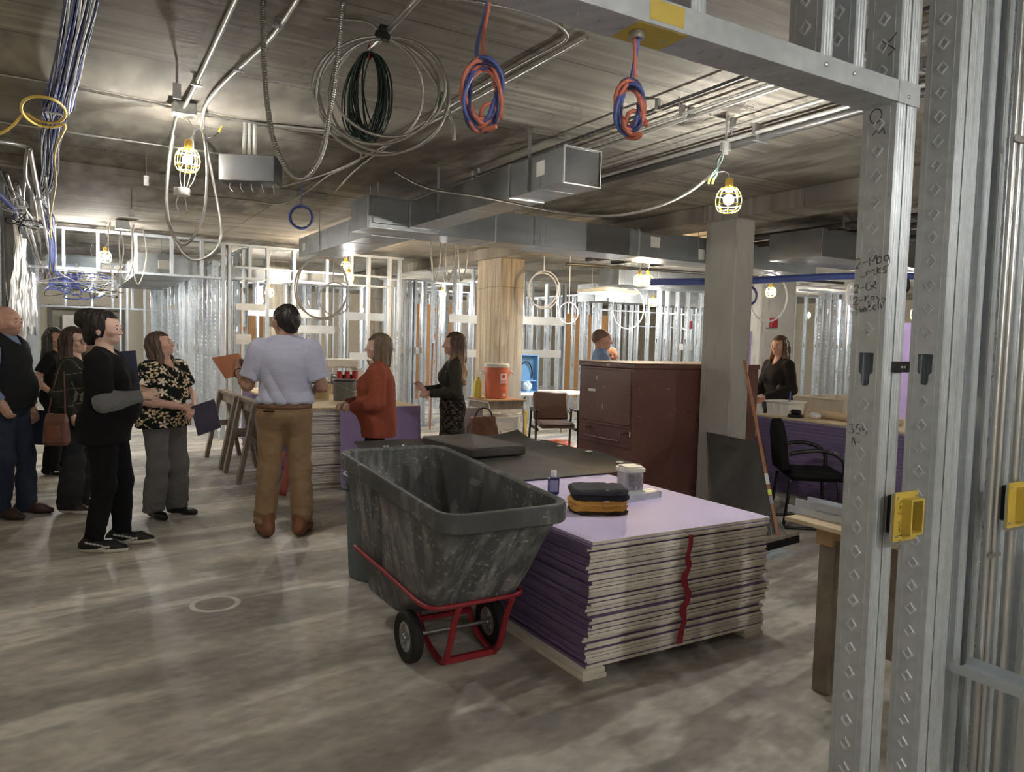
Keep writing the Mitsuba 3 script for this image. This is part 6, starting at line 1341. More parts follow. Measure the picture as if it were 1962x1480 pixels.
    F.cone((0, -0.02, -0.10), (0, -0.012, 0.05), 0.056 if fem else 0.064, 0.050 if fem else 0.058, 0.02)
    F.ell((0, -0.022, 0.128), (0.076, 0.098, 0.092), 0.02)
    F.ell((0, 0.028, 0.070), (0.058 * jw, 0.060, 0.070), 0.03)
    F.ell((0, 0.058, 0.028), (0.026 * jw, 0.026, 0.022), 0.03)
    F.ell((0, 0.052, 0.120), (0.056, 0.034, 0.05), 0.03)
    F.cone((-0.036, 0.074, 0.118), (0.036, 0.074, 0.118), 0.012, 0.012, 0.016)
    F.cone((0, 0.084, 0.108), (0, 0.104, 0.076), 0.0075, 0.0115, 0.010)
    for q in (1, -1):
        F.ell((q * 0.012, 0.092, 0.072), (0.009, 0.009, 0.007), 0.006)
        F.ell((q * 0.042, 0.058, 0.082), (0.024, 0.024, 0.022), 0.02)
        F.ell((q * 0.078 * 0.98, -0.012, 0.092), (0.010, 0.020, 0.033), 0.008, R=rx(-0.15))
    F.cone((-0.018, 0.080, 0.047), (0.018, 0.080, 0.047), 0.0072, 0.0072, 0.006)
    F.cone((-0.015, 0.079, 0.037), (0.015, 0.079, 0.037), 0.0078, 0.0078, 0.006)
    for q in (1, -1):          # eye sockets
        s_ = F.blk((q * 0.032 - 0.03, 0.05, 0.075), (q * 0.032 + 0.03, 0.13, 0.13))[0]
        F.f[s_] = np.maximum(F.f[s_], -(np.linalg.norm((F.pts(s_) - [q * 0.032, 0.090, 0.102]) / [1.25, 1, 0.8], axis=-1) - 0.0125))
    hm = F.mesh()
    hv = np.array(hm.vertices) * hs
    hp0 = np.array([0, hy, hz])
    hm = M(hv @ Rh.T + hp0, hm.faces)
    pieces.append(hm)
    lp = np.asarray(P.get('lips', (0.72, 0.52, 0.50)))
    def skin_col(v):
        c = np.tile(skin, (len(v), 1)) * (0.94 + 0.12 * meshkit.fbm(v * 40, 2, 1))[:, None]
        h = (v - hp0) @ Rh / hs
        on = h[:, 2] > -0.03
        lip = on & (np.abs(h[:, 0]) < 0.025) & (h[:, 1] > 0.074) & (h[:, 2] > 0.033) & (h[:, 2] < 0.051)
        c[lip] = skin * lp * 1.25
        chk = on & (h[:, 1] > 0.03) & (np.abs(np.abs(h[:, 0]) - 0.045) < 0.02) & (np.abs(h[:, 2] - 0.075) < 0.022)
        c[chk] *= np.array([1.02, 0.95, 0.94])
        if P.get('stubble'):
            b = on & (h[:, 1] > -0.02) & (h[:, 2] < 0.062 - 0.25 * np.clip(0.05 - h[:, 1], 0, 0.2)) & (h[:, 2] > -0.02) & ~lip
            c[b] = c[b] * 0.55 + np.asarray(P['stubble']) * 0.45
        if P.get('cropped') is not None:
            b = on & (h[:, 2] > 0.125 + 0.9 * np.clip(h[:, 1] - 0.02, 0, 1) - 0.75 * np.clip(-h[:, 1], 0, 0.075))
            c[b] = c[b] * 0.25 + np.asarray(P['cropped']) * 0.75
        if P.get('nails'): pass
        return c
    try:
        import manifold3d as m3
        U = None
        for m in pieces:
            mm = m3.Manifold(m3.Mesh(np.asarray(m.vertices, np.float32), np.asarray(m.faces, np.uint32)))
            if mm.status() != m3.Error.NoError: raise ValueError
            U = mm if U is None else U + mm
        om = U.to_mesh()
        body = M(om.vert_properties[:, :3], om.tri_verts)
    except Exception:
        body = cat(pieces)
    c = skin_col(np.asarray(body.vertices))
    part(key, 'body', W(body), 'skin', True, color=c)
    HL = lambda m: W(M(np.asarray(m.vertices) * hs @ Rh.T + hp0, m.faces))
    # ---- face details
    for q in (1, -1):
        e = xf(trimesh.creation.icosphere(2, 0.0118), None, (q * 0.032, 0.0785, 0.102))
        vv = np.asarray(e.vertices) - [q * 0.032 + P.get('gaze', 0.0), 0.0785, 0.102]
        dir_ = vv / np.linalg.norm(vv, axis=1, keepdims=True)
        ec = np.where((dir_[:, 1] > 0.80)[:, None], np.array([[0.03, 0.02, 0.015]]), np.array([[0.62, 0.58, 0.55]]))
        part(key, 'eye', HL(e), 'vertex_gloss', True, color=ec)
        if P.get('brows', True):
            part(key, 'eyebrow', HL(tube(spline([(q * 0.015, 0.089, 0.121), (q * 0.032, 0.089, 0.127), (q * 0.050, 0.073, 0.122)], 8), [0.002, 0.0035, 0.0038, 0.0036, 0.0034, 0.003, 0.0025, 0.001], 6)), 'vertex_matte', True, color=np.asarray(P.get('hair', (0.04, 0.03, 0.02))) * 0.8)
    # ---- hair
    hc = np.asarray(P.get('hair', (0.03, 0.02, 0.015)))
    hst = P.get('style')
    if hst:
        F = Field((-0.17, -0.22, -0.48), (0.17, 0.17, 0.30), 0.0055)
        g = 0.014 if hst != 'short' else 0.008
        F.ell((0, -0.022, 0.128), (0.076, 0.098, 0.092), 0.01, g)
        if hst in ('short',):
            F.cone((0, -0.062, 0.11), (0, -0.058, 0.045), 0.050, 0.046, 0.03)
            F.cut(lambda p: np.maximum(0.100 - p[..., 2] + 1.05 * np.clip(p[..., 1] + 0.005, -0.075, 1), p[..., 1] - 0.062 - 0.2 * (p[..., 2] - 0.15)))
        else:
            line = P.get('hairline', 0.165)
            F.cut(lambda p: np.minimum(p[..., 1] - P.get('templ', 0.030) + 0.35 * np.clip(0.11 - p[..., 2], 0, 1), (line + 0.25 * np.abs(p[..., 0])) - p[..., 2]))
        if hst == 'bob':
            for q in (1, -1):
                F.cone((q * 0.072, -0.01, 0.12), (q * 0.078, 0.004, 0.0), 0.026, 0.026, 0.02); F.cone((q * 0.078, 0.004, 0.0), (q * 0.078, -0.01, -0.055), 0.028, 0.020, 0.02)
                F.cone((q * 0.055, -0.06, 0.10), (q * 0.06, -0.065, -0.05), 0.04, 0.03, 0.02)
            F.cone((0, -0.09, 0.10), (0, -0.085, -0.05), 0.045, 0.035, 0.03)
        if hst == 'long':
            L = P.get('hairlen', 0.32)
            for q in (1, -1):
                F.cone((q * 0.070, 0.0, 0.13), (q * 0.082, -0.005, 0.0), 0.026, 0.028, 0.02); F.cone((q * 0.082, -0.005, 0.0), (q * 0.095, P.get('fronthair', 0.03), -L * 0.6), 0.028, 0.032, 0.03)
                F.cone((q * 0.095, P.get('fronthair', 0.03), -L * 0.6), (q * 0.085, P.get('fronthair', 0.03) + 0.02, -L), 0.032, 0.016, 0.03)
                F.cone((q * 0.05, -0.075, 0.10), (q * 0.06, -0.095, -L * 0.75), 0.042, 0.036, 0.03)
            F.cone((0, -0.095, 0.10), (0, -0.115, -L * 0.85), 0.045, 0.034, 0.03)
        if hst == 'bun':
            F.ell((0, -0.10, 0.185), (0.075, 0.085, 0.060), 0.03); F.ell((0.01, -0.145, 0.165), (0.06, 0.05, 0.055), 0.02); F.ell((0, -0.16, 0.205), (0.05, 0.035, 0.022), 0.015, R=rx(0.5)); F.ell((0, -0.10, 0.06), (0.045, 0.05, 0.07), 0.03)
            F.cone((0.0, -0.10, 0.10), (0, -0.125, 0.16), 0.045, 0.035, 0.03)
        m = F.mesh()
        v = np.asarray(m.vertices)
        st = 46.0
        def strand(v): return 0.0055 * (meshkit.noise(np.column_stack([v[:, 0] * st * 2 + 3 * np.sin(v[:, 2] * 9 + v[:, 1] * 30), v[:, 1] * st * 2, v[:, 2] * (7 if hst != 'short' else 12)]), 4) - 0.5) * 2
        wv = P.get('wave', 0.0)
        m = ruffle(m, 0.003, 20, 3, strand)
        v = np.array(m.vertices)
        if wv: v[:, 1] += wv * np.sin(v[:, 2] * 42 + v[:, 0] * 25) * np.clip(-v[:, 2] / 0.1, 0, 1); v[:, 0] += wv * 0.7 * np.sin(v[:, 2] * 37 + 2 + v[:, 1] * 20) * np.clip(-v[:, 2] / 0.1, 0, 1)
        tip = np.asarray(P.get('tips', hc))
        t = np.clip((0.06 - v[:, 2]) / 0.25, 0, 1)[:, None]
        n_ = meshkit.noise(np.column_stack([v[:, 0] * 110, v[:, 1] * 110, v[:, 2] * 5]), 8)[:, None]
        hcol = (hc * (1 - t) + tip * t) * (0.55 + 0.9 * n_)
        if hst in ('long', 'bob'):       # the falling lengths hang down whatever way the head tips
            drop = np.clip((0.0 - v[:, 2]) / 0.06, 0, 1)[:, None]
            world = v * hs @ Rh.T * (1 - drop) + (v * hs @ rz(P.get('head', (0, 0))[0] * 0.6).T + (np.array([0, 0, 0.0]) @ Rh.T)) * drop
            part(key, 'hair', W(M(world + hp0, m.faces)), 'vertex_satin', True, color=hcol)
        else:
            part(key, 'hair', HL(M(v, m.faces)), 'vertex_satin', True, color=hcol)
    # ---- clothes
    lo, hi = bb(0.06)
    def garment(name, mk, cut, col, amp=0.006, sc=(9, 9, 5), seed=0, h=0.008, fn=None, zlo=0.0, zhi=1.58, bs='vertex_cloth', label=None, after=None):
        F = Field((lo[0], lo[1], zlo), (hi[0], hi[1], zhi), h)
        mk(F)
        if cut is not None: F.cut(cut)
        if after is not None: after(F)
        m = ruffle(F.mesh(), amp, sc, seed, fn)
        v = np.asarray(m.vertices)
        c = col(v) if callable(col) else np.asarray(col) * (0.9 + 0.2 * meshkit.fbm(v * 30, 2, seed))[:, None]
        return part(key, name, W(m), bs, True, label, np.broadcast_to(c, (len(v), 3)))
    tr = P['trousers']
    low = tr.get('low', 0.07)
    def mk(F):
        torso(F, 0.010, 0.05)
        for q in (1, -1): leg(F, q, 0.010 + tr.get('g', 0.0), tr.get('loose', 0.018), lowest=low)
        if tr.get('skirt'): F.cone((0, -0.01, 0.98), (0, -0.01, 0.10), 0.15, 0.20, 0.06, flat=(1, 1.2, 1))
    garment('trousers' if not tr.get('skirt') else 'skirt', mk, lambda p: np.maximum(p[..., 2] - tr.get('top', 1.02), low - 0.035 - p[..., 2]), tr['col'], tr.get('amp', 0.007), tr.get('sc', (10, 10, 16)), 5, 0.009,
            fn=lambda v: 0.006 * np.sin(v[:, 2] * 75 + 9 * v[:, 0] + 6 * np.sin(v[:, 1] * 22)) * np.clip((0.26 - v[:, 2]) / 0.2, 0, 1) * tr.get('bunch', 1), zhi=1.2)
    if tr.get('belt') is not None:
        garment('belt', lambda F: torso(F, 0.024, 0.05), lambda p: np.maximum(p[..., 2] - 1.002, 0.964 - p[..., 2]), tr['belt'], 0.0, seed=2, zlo=0.9, zhi=1.1, bs='vertex_satin', label='leather belt')
    for gi, t in enumerate(P['tops']):
        g0 = t.get('g', 0.014)
        def mk(F):
            torso(F, g0, 0.05)
            if t.get('drape'): F.cone((0, -0.045 * dp, 1.24), (0, -0.05 * dp, t['hem'] - 0.06), 0.150 * wd, 0.165 * wd, 0.05, flat=(1, 1.35, 1))
            if t['hem'] < 0.97:
                fl = t.get('flare', 0.004) + g0
                F.cone((0, -0.008, 0.93), (0, -0.008, t['hem'] - 0.06), 0.165 * hip * wd + fl, 0.162 * hip * wd + fl, 0.05, flat=(1, 1.30 * hip * wd / (dp * (0.85 + 0.15 * hip)), 1))
            if t.get('collar'): F.cone((0, -0.016, 1.40), (0, -0.008, 1.44 + t['collar'] * 0.4), 0.068, 0.068, 0.03)
        nk = t.get('neck', 0.062)
        def cut(p):
            d = np.maximum(t['hem'] - p[..., 2], -1)
            if t.get('collar'): d = np.maximum(d, p[..., 2] - 1.43 - t['collar'])
            d = np.maximum(d, -np.maximum(np.linalg.norm((p[..., :2] - [0, 0.01 + t.get('vneck', 0) * 0.4]) / [1, 1.0 + 2 * t.get('vneck', 0)], axis=-1) - nk, (1.40 - t.get('vneck', 0)) - p[..., 2]) if not t.get('collar') else -1.0)
            for q in (1, -1):
                if not t.get('sleeve'): d = np.maximum(d, q * p[..., 0] - shw + 0.02 - 1.6 * np.clip(1.24 - p[..., 2], 0, 1))
            if t.get('open'):      # left open down the front
                d = np.maximum(d, -np.maximum(np.abs(p[..., 0]) - t['open'] - 0.10 * np.clip(1.2 - p[..., 2], 0, 1) * 0.5, 0.02 - p[..., 1]))
            return d
        def sleeves(F):
            u = t.get('sleeve', 0)
            for q in (1, -1):
                if not u: continue
                S = Field(F.o, F.o + F.h * (F.n - 1), F.h)
                arm(S, q, g0 + t.get('sg', 0.004), min(u + 0.3, 1.0) if u <= 1 else 2.0, 0.03)
                a, b = (sh[q], arms[q][0]) if u <= 1 else arms[q]
                x = unit(b - a); e_ = a + x * np.linalg.norm(b - a) * (u if u <= 1 else u - 1)
                ok = lambda p: (p - e_) @ x
                if u > 1:
                    xa = unit(arms[q][0] - sh[q])
                    ok = lambda p: np.where((p - arms[q][0]) @ x > -0.01, (p - e_) @ x, -1)
                S.cut(ok)
                n_ = np.minimum(F.n, S.n)
                k_ = tuple(slice(0, i) for i in n_)
                F.mixin(k_, S.f[k_], t.get('blend', 0.014))
        garment(t['name'], mk, cut, t['col'], t.get('amp', 0.007), t.get('sc', (8, 8, 7)), 11 + gi, 0.0078, t.get('fn'), zlo=min(t['hem'] - 0.05, 0.86 if t.get('sleeve', 0) > 1 else 9), zhi=1.56, bs=t.get('bs', 'vertex_cloth'), after=sleeves)
        if t.get('collar'):
            def mkc(F):
                F.cone((0, -0.020, 1.40), (0, -0.004, 1.49), 0.083, 0.069, 0.0)
            garment('collar', mkc, lambda p: np.maximum(np.maximum(p[..., 2] - 1.495 - 0.25 * np.clip(-p[..., 1], -0.06, 0.06), 1.447 - p[..., 2] - 0.12 * p[..., 1]), 0.020 - np.abs(p[..., 0]) - 10 * np.clip(0.05 - p[..., 1], 0, 1)), t['col'], 0.002, seed=3, h=0.0055, zlo=1.38, zhi=1.56)
    # ---- shoes
    sho = P['shoes']
    for q in (1, -1):
        f = feet[q]
        F = Field((-0.075, -0.15, -0.005), (0.075, 0.22, 0.17), 0.0055)
        F.cone((0, -0.085, 0.045), (0, 0.09, 0.040), 0.038, 0.040, 0.02); F.cone((0, 0.06, 0.036), (0.0, 0.150, 0.026), 0.042, 0.026, 0.02)
        F.cone((0, -0.06, 0.05), (0, -0.045, 0.05 + sho.get('shaft', 0.04)), 0.042, 0.044, 0.02); F.cone((0, -0.05, 0.07), (0, 0.06, 0.055), 0.036, 0.03, 0.03)
        F.cut(lambda p: 0.0005 - p[..., 2]); F.cut(lambda p: p[..., 2] - 0.05 - sho.get('shaft', 0.04) - 0.2 * np.clip(-p[..., 1] - 0.02, -0.03, 0.06))
        m = F.mesh(); m = M(np.asarray(m.vertices) * 1.07 * sho.get('size', 1.0), m.faces); v = np.asarray(m.vertices)
        sc_ = np.where((v[:, 2] < sho.get('sole_h', 0.018))[:, None], np.asarray(sho.get('sole', (0.02, 0.02, 0.02))), np.asarray(sho['col']) * (0.85 + 0.3 * meshkit.fbm(v * 30, 2, 3))[:, None])
        if sho.get('stripe') is not None:
            a = np.abs(v[:, 2] - 0.030 - 0.28 * (v[:, 1] + 0.0)) < 0.006; b = np.abs(v[:, 2] - 0.062 + 0.25 * (v[:, 1] - 0.02)) < 0.005
            sc_ = np.where(((a | b) & (np.abs(v[:, 0]) > 0.022) & (v[:, 1] > -0.08) & (v[:, 1] < 0.09) & (v[:, 2] > 0.022))[:, None], np.asarray(sho['stripe']), sc_)
        part(key, 'shoe', W(xf(m, rz(f[2]), (f[0], f[1], 0.002))), sho.get('bs', 'vertex_satin'), True, color=sc_)
    return key, (lambda m: W(m)), HL

def plain(c, seed=0, amp=0.12, s=25):
    c = np.asarray(c)
    return lambda v: c * (1 - amp + 2 * amp * meshkit.fbm(v * s, 3, seed))[:, None]
BLK, NAVY = srgb(26, 26, 29), srgb(34, 40, 62)
dirang = lambda dx, dy: math.atan2(-dx, dy)
RIGHT, LEFT = dirang(0.857, -0.515), dirang(-0.857, 0.515)
POCKET = lambda q: ((q * 0.27, -0.09, 1.13), (q * 0.20, 0.05, 0.93))
HANG = lambda q: ((q * 0.235, -0.03, 1.13), (q * 0.235, 0.05, 0.88))
# 1 bald man at the left edge
k, W_, HL_ = person((-0.385, 7.47), RIGHT, 1.77, 'bald bearded man at the left edge in a dark vest over a blue shirt', dict(skin='pink', stubble=srgb(92, 66, 50), cropped=None, hair=(0.10, 0.06, 0.04), armR=((0.28, -0.02, 1.13), (0.21, 0.10, 0.95)), armL=HANG(-1), handR=dict(d=(-0.2, 0.3, -0.9), up=(1, 0, 0)), wide=1.06, deep=1.12, belly=0.35,
    footR=(0.11, 0.02, -0.1), footL=(-0.11, 0.10, 0.1), trousers=dict(col=plain(srgb(46, 54, 72)), loose=0.014), tops=[dict(name='shirt', col=plain(srgb(126, 150, 184)), hem=0.93, sleeve=1.88, collar=0.085, g=0.014), dict(name='vest', col=plain(srgb(34, 36, 40)), hem=0.90, sleeve=0, g=0.030, vneck=0.05, neck=0.07)], shoes=dict(col=srgb(66, 46, 38))))
single('folder', xf(bx(-0.004, 0.004, -0.10, 0.12, -0.17, 0.13, 0.002), rz(RIGHT), np.array([-0.385, 7.47, 0]) + rz(RIGHT) @ np.array([-0.245, 0.10, 0.74])), 'vertex_satin', 'navy folder hanging from the far hand of the bald bearded man at the left edge', 'folder', color=srgb(38, 50, 78))
# 2 woman in black tee further back
k, W_, HL_ = person((-0.06, 9.50), dirang(0.80, -0.3), 1.58, 'woman furthest back in the corridor with long black hair and black T-shirt', dict(female=True, skin='olive', style='long', hairlen=0.30, hair=(0.012, 0.010, 0.010), head=(-0.45, 0.0), armR=((0.255, -0.12, 1.13), (0.17, 0.06, 0.97)), armL=HANG(-1), handR=dict(d=(-0.4, 0.5, -0.7), up=(1, 0, 0)),
    trousers=dict(col=plain(BLK), loose=0.03), tops=[dict(name='t_shirt', col=plain(BLK), hem=0.93, sleeve=0.62, g=0.018)], shoes=dict(col=srgb(30, 30, 34), stripe=(0.7, 0.7, 0.7))))
# 3 woman with glasses
def plaid(v):
    c = np.tile(np.array(srgb(40, 42, 38)), (len(v), 1)) * (0.9 + 0.2 * meshkit.fbm(v * 30, 2, 2))[:, None]
    for d, s_ in ((np.abs((v[:, 2] * 7 + v[:, 0]) % 1 - 0.5) < 0.022, 1.0), (np.abs(((v[:, 0] + v[:, 1]) * 7) % 1 - 0.5) < 0.022, 1.0)): c[d] = srgb(96, 98, 88)
    return c
k, W_, HL_ = person((0.10, 7.45), dirang(0.80, -0.35), 1.585, 'woman in tinted glasses and dark plaid jacket behind the woman in black', dict(female=True, skin='fair', style='long', hairlen=0.26, hair=srgb(66, 46, 38), tips=srgb(74, 54, 46), head=(-0.25, 0.0), armR=((0.235, -0.06, 1.13), (0.22, 0.07, 0.93)), armL=HANG(-1), hip=1.02,
    trousers=dict(col=plain(srgb(44, 46, 50)), loose=0.040, g=0.006, low=0.10), tops=[dict(name='jacket', col=plaid, hem=0.84, sleeve=1.95, g=0.026, neck=0.075)], shoes=dict(col=srgb(48, 44, 44), sole=srgb(232, 230, 226), sole_h=0.034)))
part(k, 'glasses', HL_(cat([tube(loop((q * 0.034, 0.102, 0.104), 0.024, 0.019, (1, 0, 0), 18), 0.002, 5, closed=True) for q in (1, -1)] + [cyl((q * 0.058, 0.10, 0.108), (q * 0.078, -0.01, 0.108), 0.0018, 5) for q in (1, -1)] + [cyl((-0.01, 0.103, 0.108), (0.01, 0.103, 0.108), 0.002, 5)])), 'vertex_gloss', True, color=srgb(120, 70, 40), label='brown framed glasses')
part(k, 'glasses_lens', HL_(cat([xf(lathe([(0, 0.0008), (0.0225, 0.0008), (0.0225, -0.0008), (0, -0.0008)], 16), rx(math.pi / 2), (q * 0.034, 0.102, 0.104)) for q in (1, -1)])), 'vertex_gloss', color=srgb(110, 66, 46), label='tinted lenses')
bag = thing('handbag', 'brown leather handbag at the hip of the woman in the plaid jacket', 'handbag')
bp = np.array([0.10, 7.45, 0]) + rz(dirang(0.80, -0.35)) @ np.array([0.305, -0.02, 0.0])
Rb = rz(dirang(0.80, -0.35) + math.pi / 2)
def bagc(v): return np.asarray(srgb(104, 68, 54)) * (0.75 + 0.5 * meshkit.fbm(v * 16, 3, 2))[:, None]
bm = hull([(x * w_, y * d_, z) for z, w_, d_ in ((0.62, 0.075, 0.04), (0.65, 0.088, 0.055), (0.82, 0.08, 0.04), (0.88, 0.07, 0.018)) for x in (-1, -0.85, 0.85, 1) for y in (-1, 1)]).subdivide_to_size(0.03)
part(bag, 'body', xf(bm, Rb, bp), 'vertex_satin', True, color=bagc)
part(bag, 'flap_pocket', xf(bx(-0.055, 0.055, -0.062, -0.045, 0.68, 0.79, 0.012), Rb, bp), 'vertex_satin', 30, color=srgb(120, 72, 54))
part(bag, 'strap', tube(spline([bp + Rb @ np.array(q) for q in ((-0.065, 0, 0.86), (-0.04, 0.05, 1.1), (0.0, 0.10, 1.29), (0.04, 0.05, 1.1), (0.065, 0, 0.86))], 30), 0.007, 6), 'vertex_satin', True, color=srgb(96, 56, 42))
# 4 woman in black scrubs
k, W_, HL_ = person((0.27, 6.08), dirang(0.82, -0.28), 1.70, 'woman in black scrubs with grey undersleeves and gathered up black hair', dict(female=True, skin='fair', style='bun', hair=(0.012, 0.010, 0.010), hairline=0.17, head=(-0.12, 0.02), armR=((0.29, 0.07, 1.11), (0.15, 0.29, 1.155)), armL=((-0.27, 0.0, 1.12), (-0.06, 0.235, 1.13)), handR=dict(d=(-0.5, 0.75, 0.35), up=(0.7, 0.2, 0.6), curl=0.9), handL=dict(d=(0.5, 0.7, 0.3), up=(-0.7, 0.2, 0.6), curl=0.9),
    wide=1.18, deep=1.14, hip=1.14, belly=0.62, fat=1.22, thigh=1.15, footR=(0.11, -0.02, -0.05), footL=(-0.11, 0.10, 0.1), trousers=dict(col=plain(BLK), loose=0.004, low=0.125), tops=[dict(name='undershirt', col=plain(srgb(112, 114, 118)), hem=0.96, sleeve=1.94, g=0.012, sg=0.006), dict(name='scrub_top', col=plain(BLK), hem=0.80, sleeve=0.86, g=0.02, neck=0.072, sg=0.008)],
    shoes=dict(size=1.08, col=srgb(22, 22, 26), sole=srgb(226, 222, 206), sole_h=0.032, stripe=srgb(200, 200, 196))))
for q in (1, -1): part(k, 'earring', HL_(xf(trimesh.creation.icosphere(1, 0.006), None, (q * 0.086, -0.008, 0.06))), 'zinc', True)
k2 = thing('folder', 'dark navy folder held by the woman in black scrubs', 'folder')
RF = rz(dirang(0.82, -0.28))
part(k2, 'cover', xf(bx(-0.006, 0.006, -0.10, 0.12, -0.15, 0.15, 0.003), RF @ rz(0.15) @ rx(0.10), np.array([0.27, 6.08, 0]) + RF @ np.array([-0.225, 0.03, 1.27])), 'vertex_satin', color=srgb(34, 40, 66))
part(k2, 'pen', xf(cyl((0, 0, -0.06), (0.02, 0, 0.06), 0.004, 6), RF @ rz(0.25) @ rx(0.6), np.array([0.27, 6.08, 0]) + RF @ np.array([-0.215, 0.09, 1.25])), 'zinc', True)
# 5 woman in floral blouse
def floral(v):
    c = np.tile(np.array(srgb(24, 30, 28)), (len(v), 1))
    t = np.arctan2(v[:, 0], v[:, 1] + 0.02) * 0.20
    px, pz = t / 0.095, v[:, 2] / 0.095
    out = np.zeros(len(v)); pal = np.tile(np.array(srgb(214, 190, 150)), (len(v), 1))
    for a in (-1, 0, 1):
        for b in (-1, 0, 1):
            ix, iz = np.floor(px) + a, np.floor(pz) + b
            hsh = np.abs(np.sin(ix * 127.1 + iz * 311.7) * 43758.5) % 1; hs2 = np.abs(np.sin(ix * 269.5 + iz * 183.3) * 43758.5) % 1
            dx, dz = px - ix - 0.2 - 0.6 * hsh, pz - iz - 0.2 - 0.6 * hs2
            r, th = np.hypot(dx, dz), np.arctan2(dz, dx) + hsh * 6.28
            on = (r < 0.10 + 0.32 * np.abs(np.cos(th * 2.5)) ** 1.5) & (hs2 > 0.32) & ((r > 0.12) | (hsh > 0.6))
            out = np.maximum(out, on); pal[on & (hsh > 0.5)] = srgb(232, 214, 196)
            st = (np.abs(dz + 0.40 * np.sin(dx * 3 + hsh * 6) + 0.1) < 0.055 * (1 + 1.2 * np.cos(dx * 22) ** 3)) & (np.abs(dx) < 0.8)
            out = np.maximum(out, st * 0.85)
    o = out[:, None]
    return c * (1 - o) + pal * o
k, W_, HL_ = person((0.745, 6.96), dirang(0.60, -0.80), 1.575, 'woman in a black and cream floral blouse and grey trousers looking up', dict(female=True, skin='pink', style='long', hairlen=0.30, hair=srgb(82, 62, 52), tips=srgb(96, 76, 64), head=(0.42, 0.30), hairline=0.162, fronthair=0.055, armR=((0.29, 0.02, 1.13), (0.06, 0.30, 1.06)), armL=((-0.28, 0.03, 1.13), (-0.035, 0.315, 1.05)), handR=dict(d=(-0.75, 0.3, -0.15), up=(0.2, 0.8, 0.5), curl=0.8), handL=dict(d=(0.6, 0.25, -0.5), up=(0, 0.8, 0.4), curl=0.8),
    wide=1.2, deep=1.22, hip=1.16, belly=0.7, fat=1.28, thigh=1.15, footR=(0.10, 0.0, -0.25), footL=(-0.12, 0.06, 0.25), trousers=dict(col=plain(srgb(98, 98, 100)), loose=0.034, g=0.006, low=0.10), tops=[dict(name='blouse', col=floral, hem=0.86, sleeve=0.62, g=0.024, sg=0.014, flare=0.02, neck=0.066, vneck=0.06)], shoes=dict(col=srgb(20, 20, 22), bs='vertex_gloss', shaft=0.012)))
part(k, 'lanyard_badge', W_(bx(-0.03, 0.03, 0.30, 0.304, 1.09, 1.13)), 'vertex_satin', color=srgb(220, 220, 222))
RF = rz(dirang(0.60, -0.80))
single('folder', xf(bx(-0.11, 0.11, -0.005, 0.005, -0.15, 0.11, 0.003), RF @ rz(-0.25) @ ry(0.25), np.array([0.745, 6.96, 0]) + RF @ np.array([-0.12, 0.335, 0.88])), 'vertex_satin', 'dark purple folder hanging from the hands of the woman in the floral blouse', 'folder', color=srgb(66, 62, 84))
# 6 man in polo shirt, back to us
def polo(v):
    n = meshkit.noise(np.column_stack([v[:, 0] * 18, v[:, 1] * 18, v[:, 2] * 260]), 3)
    return np.asarray(srgb(176, 178, 200)) * (0.92 + 0.16 * n)[:, None]
FP = dirang(0.33, 0.94)
k, W_, HL_ = person((1.495, 5.935), FP, 1.83, 'man in a lavender grey polo shirt and khaki trousers with his back turned', dict(skin='tan', style='short', hair=(0.012, 0.010, 0.010), head=(0.62, -0.02), armR=((0.268, -0.01, 1.13), (0.21, 0.22, 1.10)), armL=((-0.268, 0.0, 1.13), (-0.37, 0.22, 1.22)), handL=dict(d=(-0.1, 0.6, 0.6), up=(-1, 0, 0.2), curl=1.0), handR=dict(curl=0.9),
    wide=1.02, deep=1.08, hip=1.05, shw=0.95, fat=1.08, belly=0.25, thigh=1.06, footR=(0.135, 0.02, -0.25), footL=(-0.135, 0.0, 0.35), trousers=dict(col=plain(srgb(142, 116, 84)), loose=0.012, g=0.004, belt=srgb(104, 70, 44), top=0.995, amp=0.010, low=0.135, bunch=1.8),
    tops=[dict(name='polo_shirt', col=polo, hem=1.008, sleeve=0.80, collar=0.075, g=0.024, sg=0.012, amp=0.010, sc=(7, 7, 4), fn=lambda v: 0.016 * np.clip(np.abs(np.sin(v[:, 0] * 26 + v[:, 2] * 13 + 2.2 * np.sin(v[:, 2] * 7 + v[:, 0] * 5))) - 0.35, -0.3, 1) * np.clip((1.36 - v[:, 2]) / 0.2, 0, 1) * (np.abs(v[:, 0]) < 0.22) + 0.012 * np.clip(np.cos((v[:, 2] - 1.03) * 26), 0, 1) * (v[:, 2] < 1.09))], shoes=dict(col=srgb(126, 78, 46), sole=srgb(60, 42, 30), shaft=0.10, size=1.10)))
part(k, 'glasses', HL_(cat([tube(loop((q * 0.034, 0.102, 0.104), 0.023, 0.019, (1, 0, 0), 18), 0.0016, 5, closed=True) for q in (1, -1)] + [cyl((q * 0.058, 0.10, 0.108), (q * 0.078, -0.01, 0.108), 0.0015, 5) for q in (1, -1)])), 'vertex_gloss', True, color=srgb(190, 190, 196), label='thin framed glasses')
part(k, 'pocket_slit', W_(bx(-0.135, -0.06, -0.162, -0.150, 0.945, 0.953)), 'vertex_matte', color=srgb(30, 24, 20))
part(k, 'watch', W_(xf(lathe([(0.036, -0.012), (0.039, -0.012), (0.039, 0.012), (0.036, 0.012), (0.036, -0.012)], 18), rx(1.2), (-0.352, 0.185, 1.205))), 'vertex_satin', True, color=srgb(60, 50, 44))
RF = rz(FP)
k2 = thing('folder', 'tan folder held open at the left hand of the man in the polo shirt', 'folder')
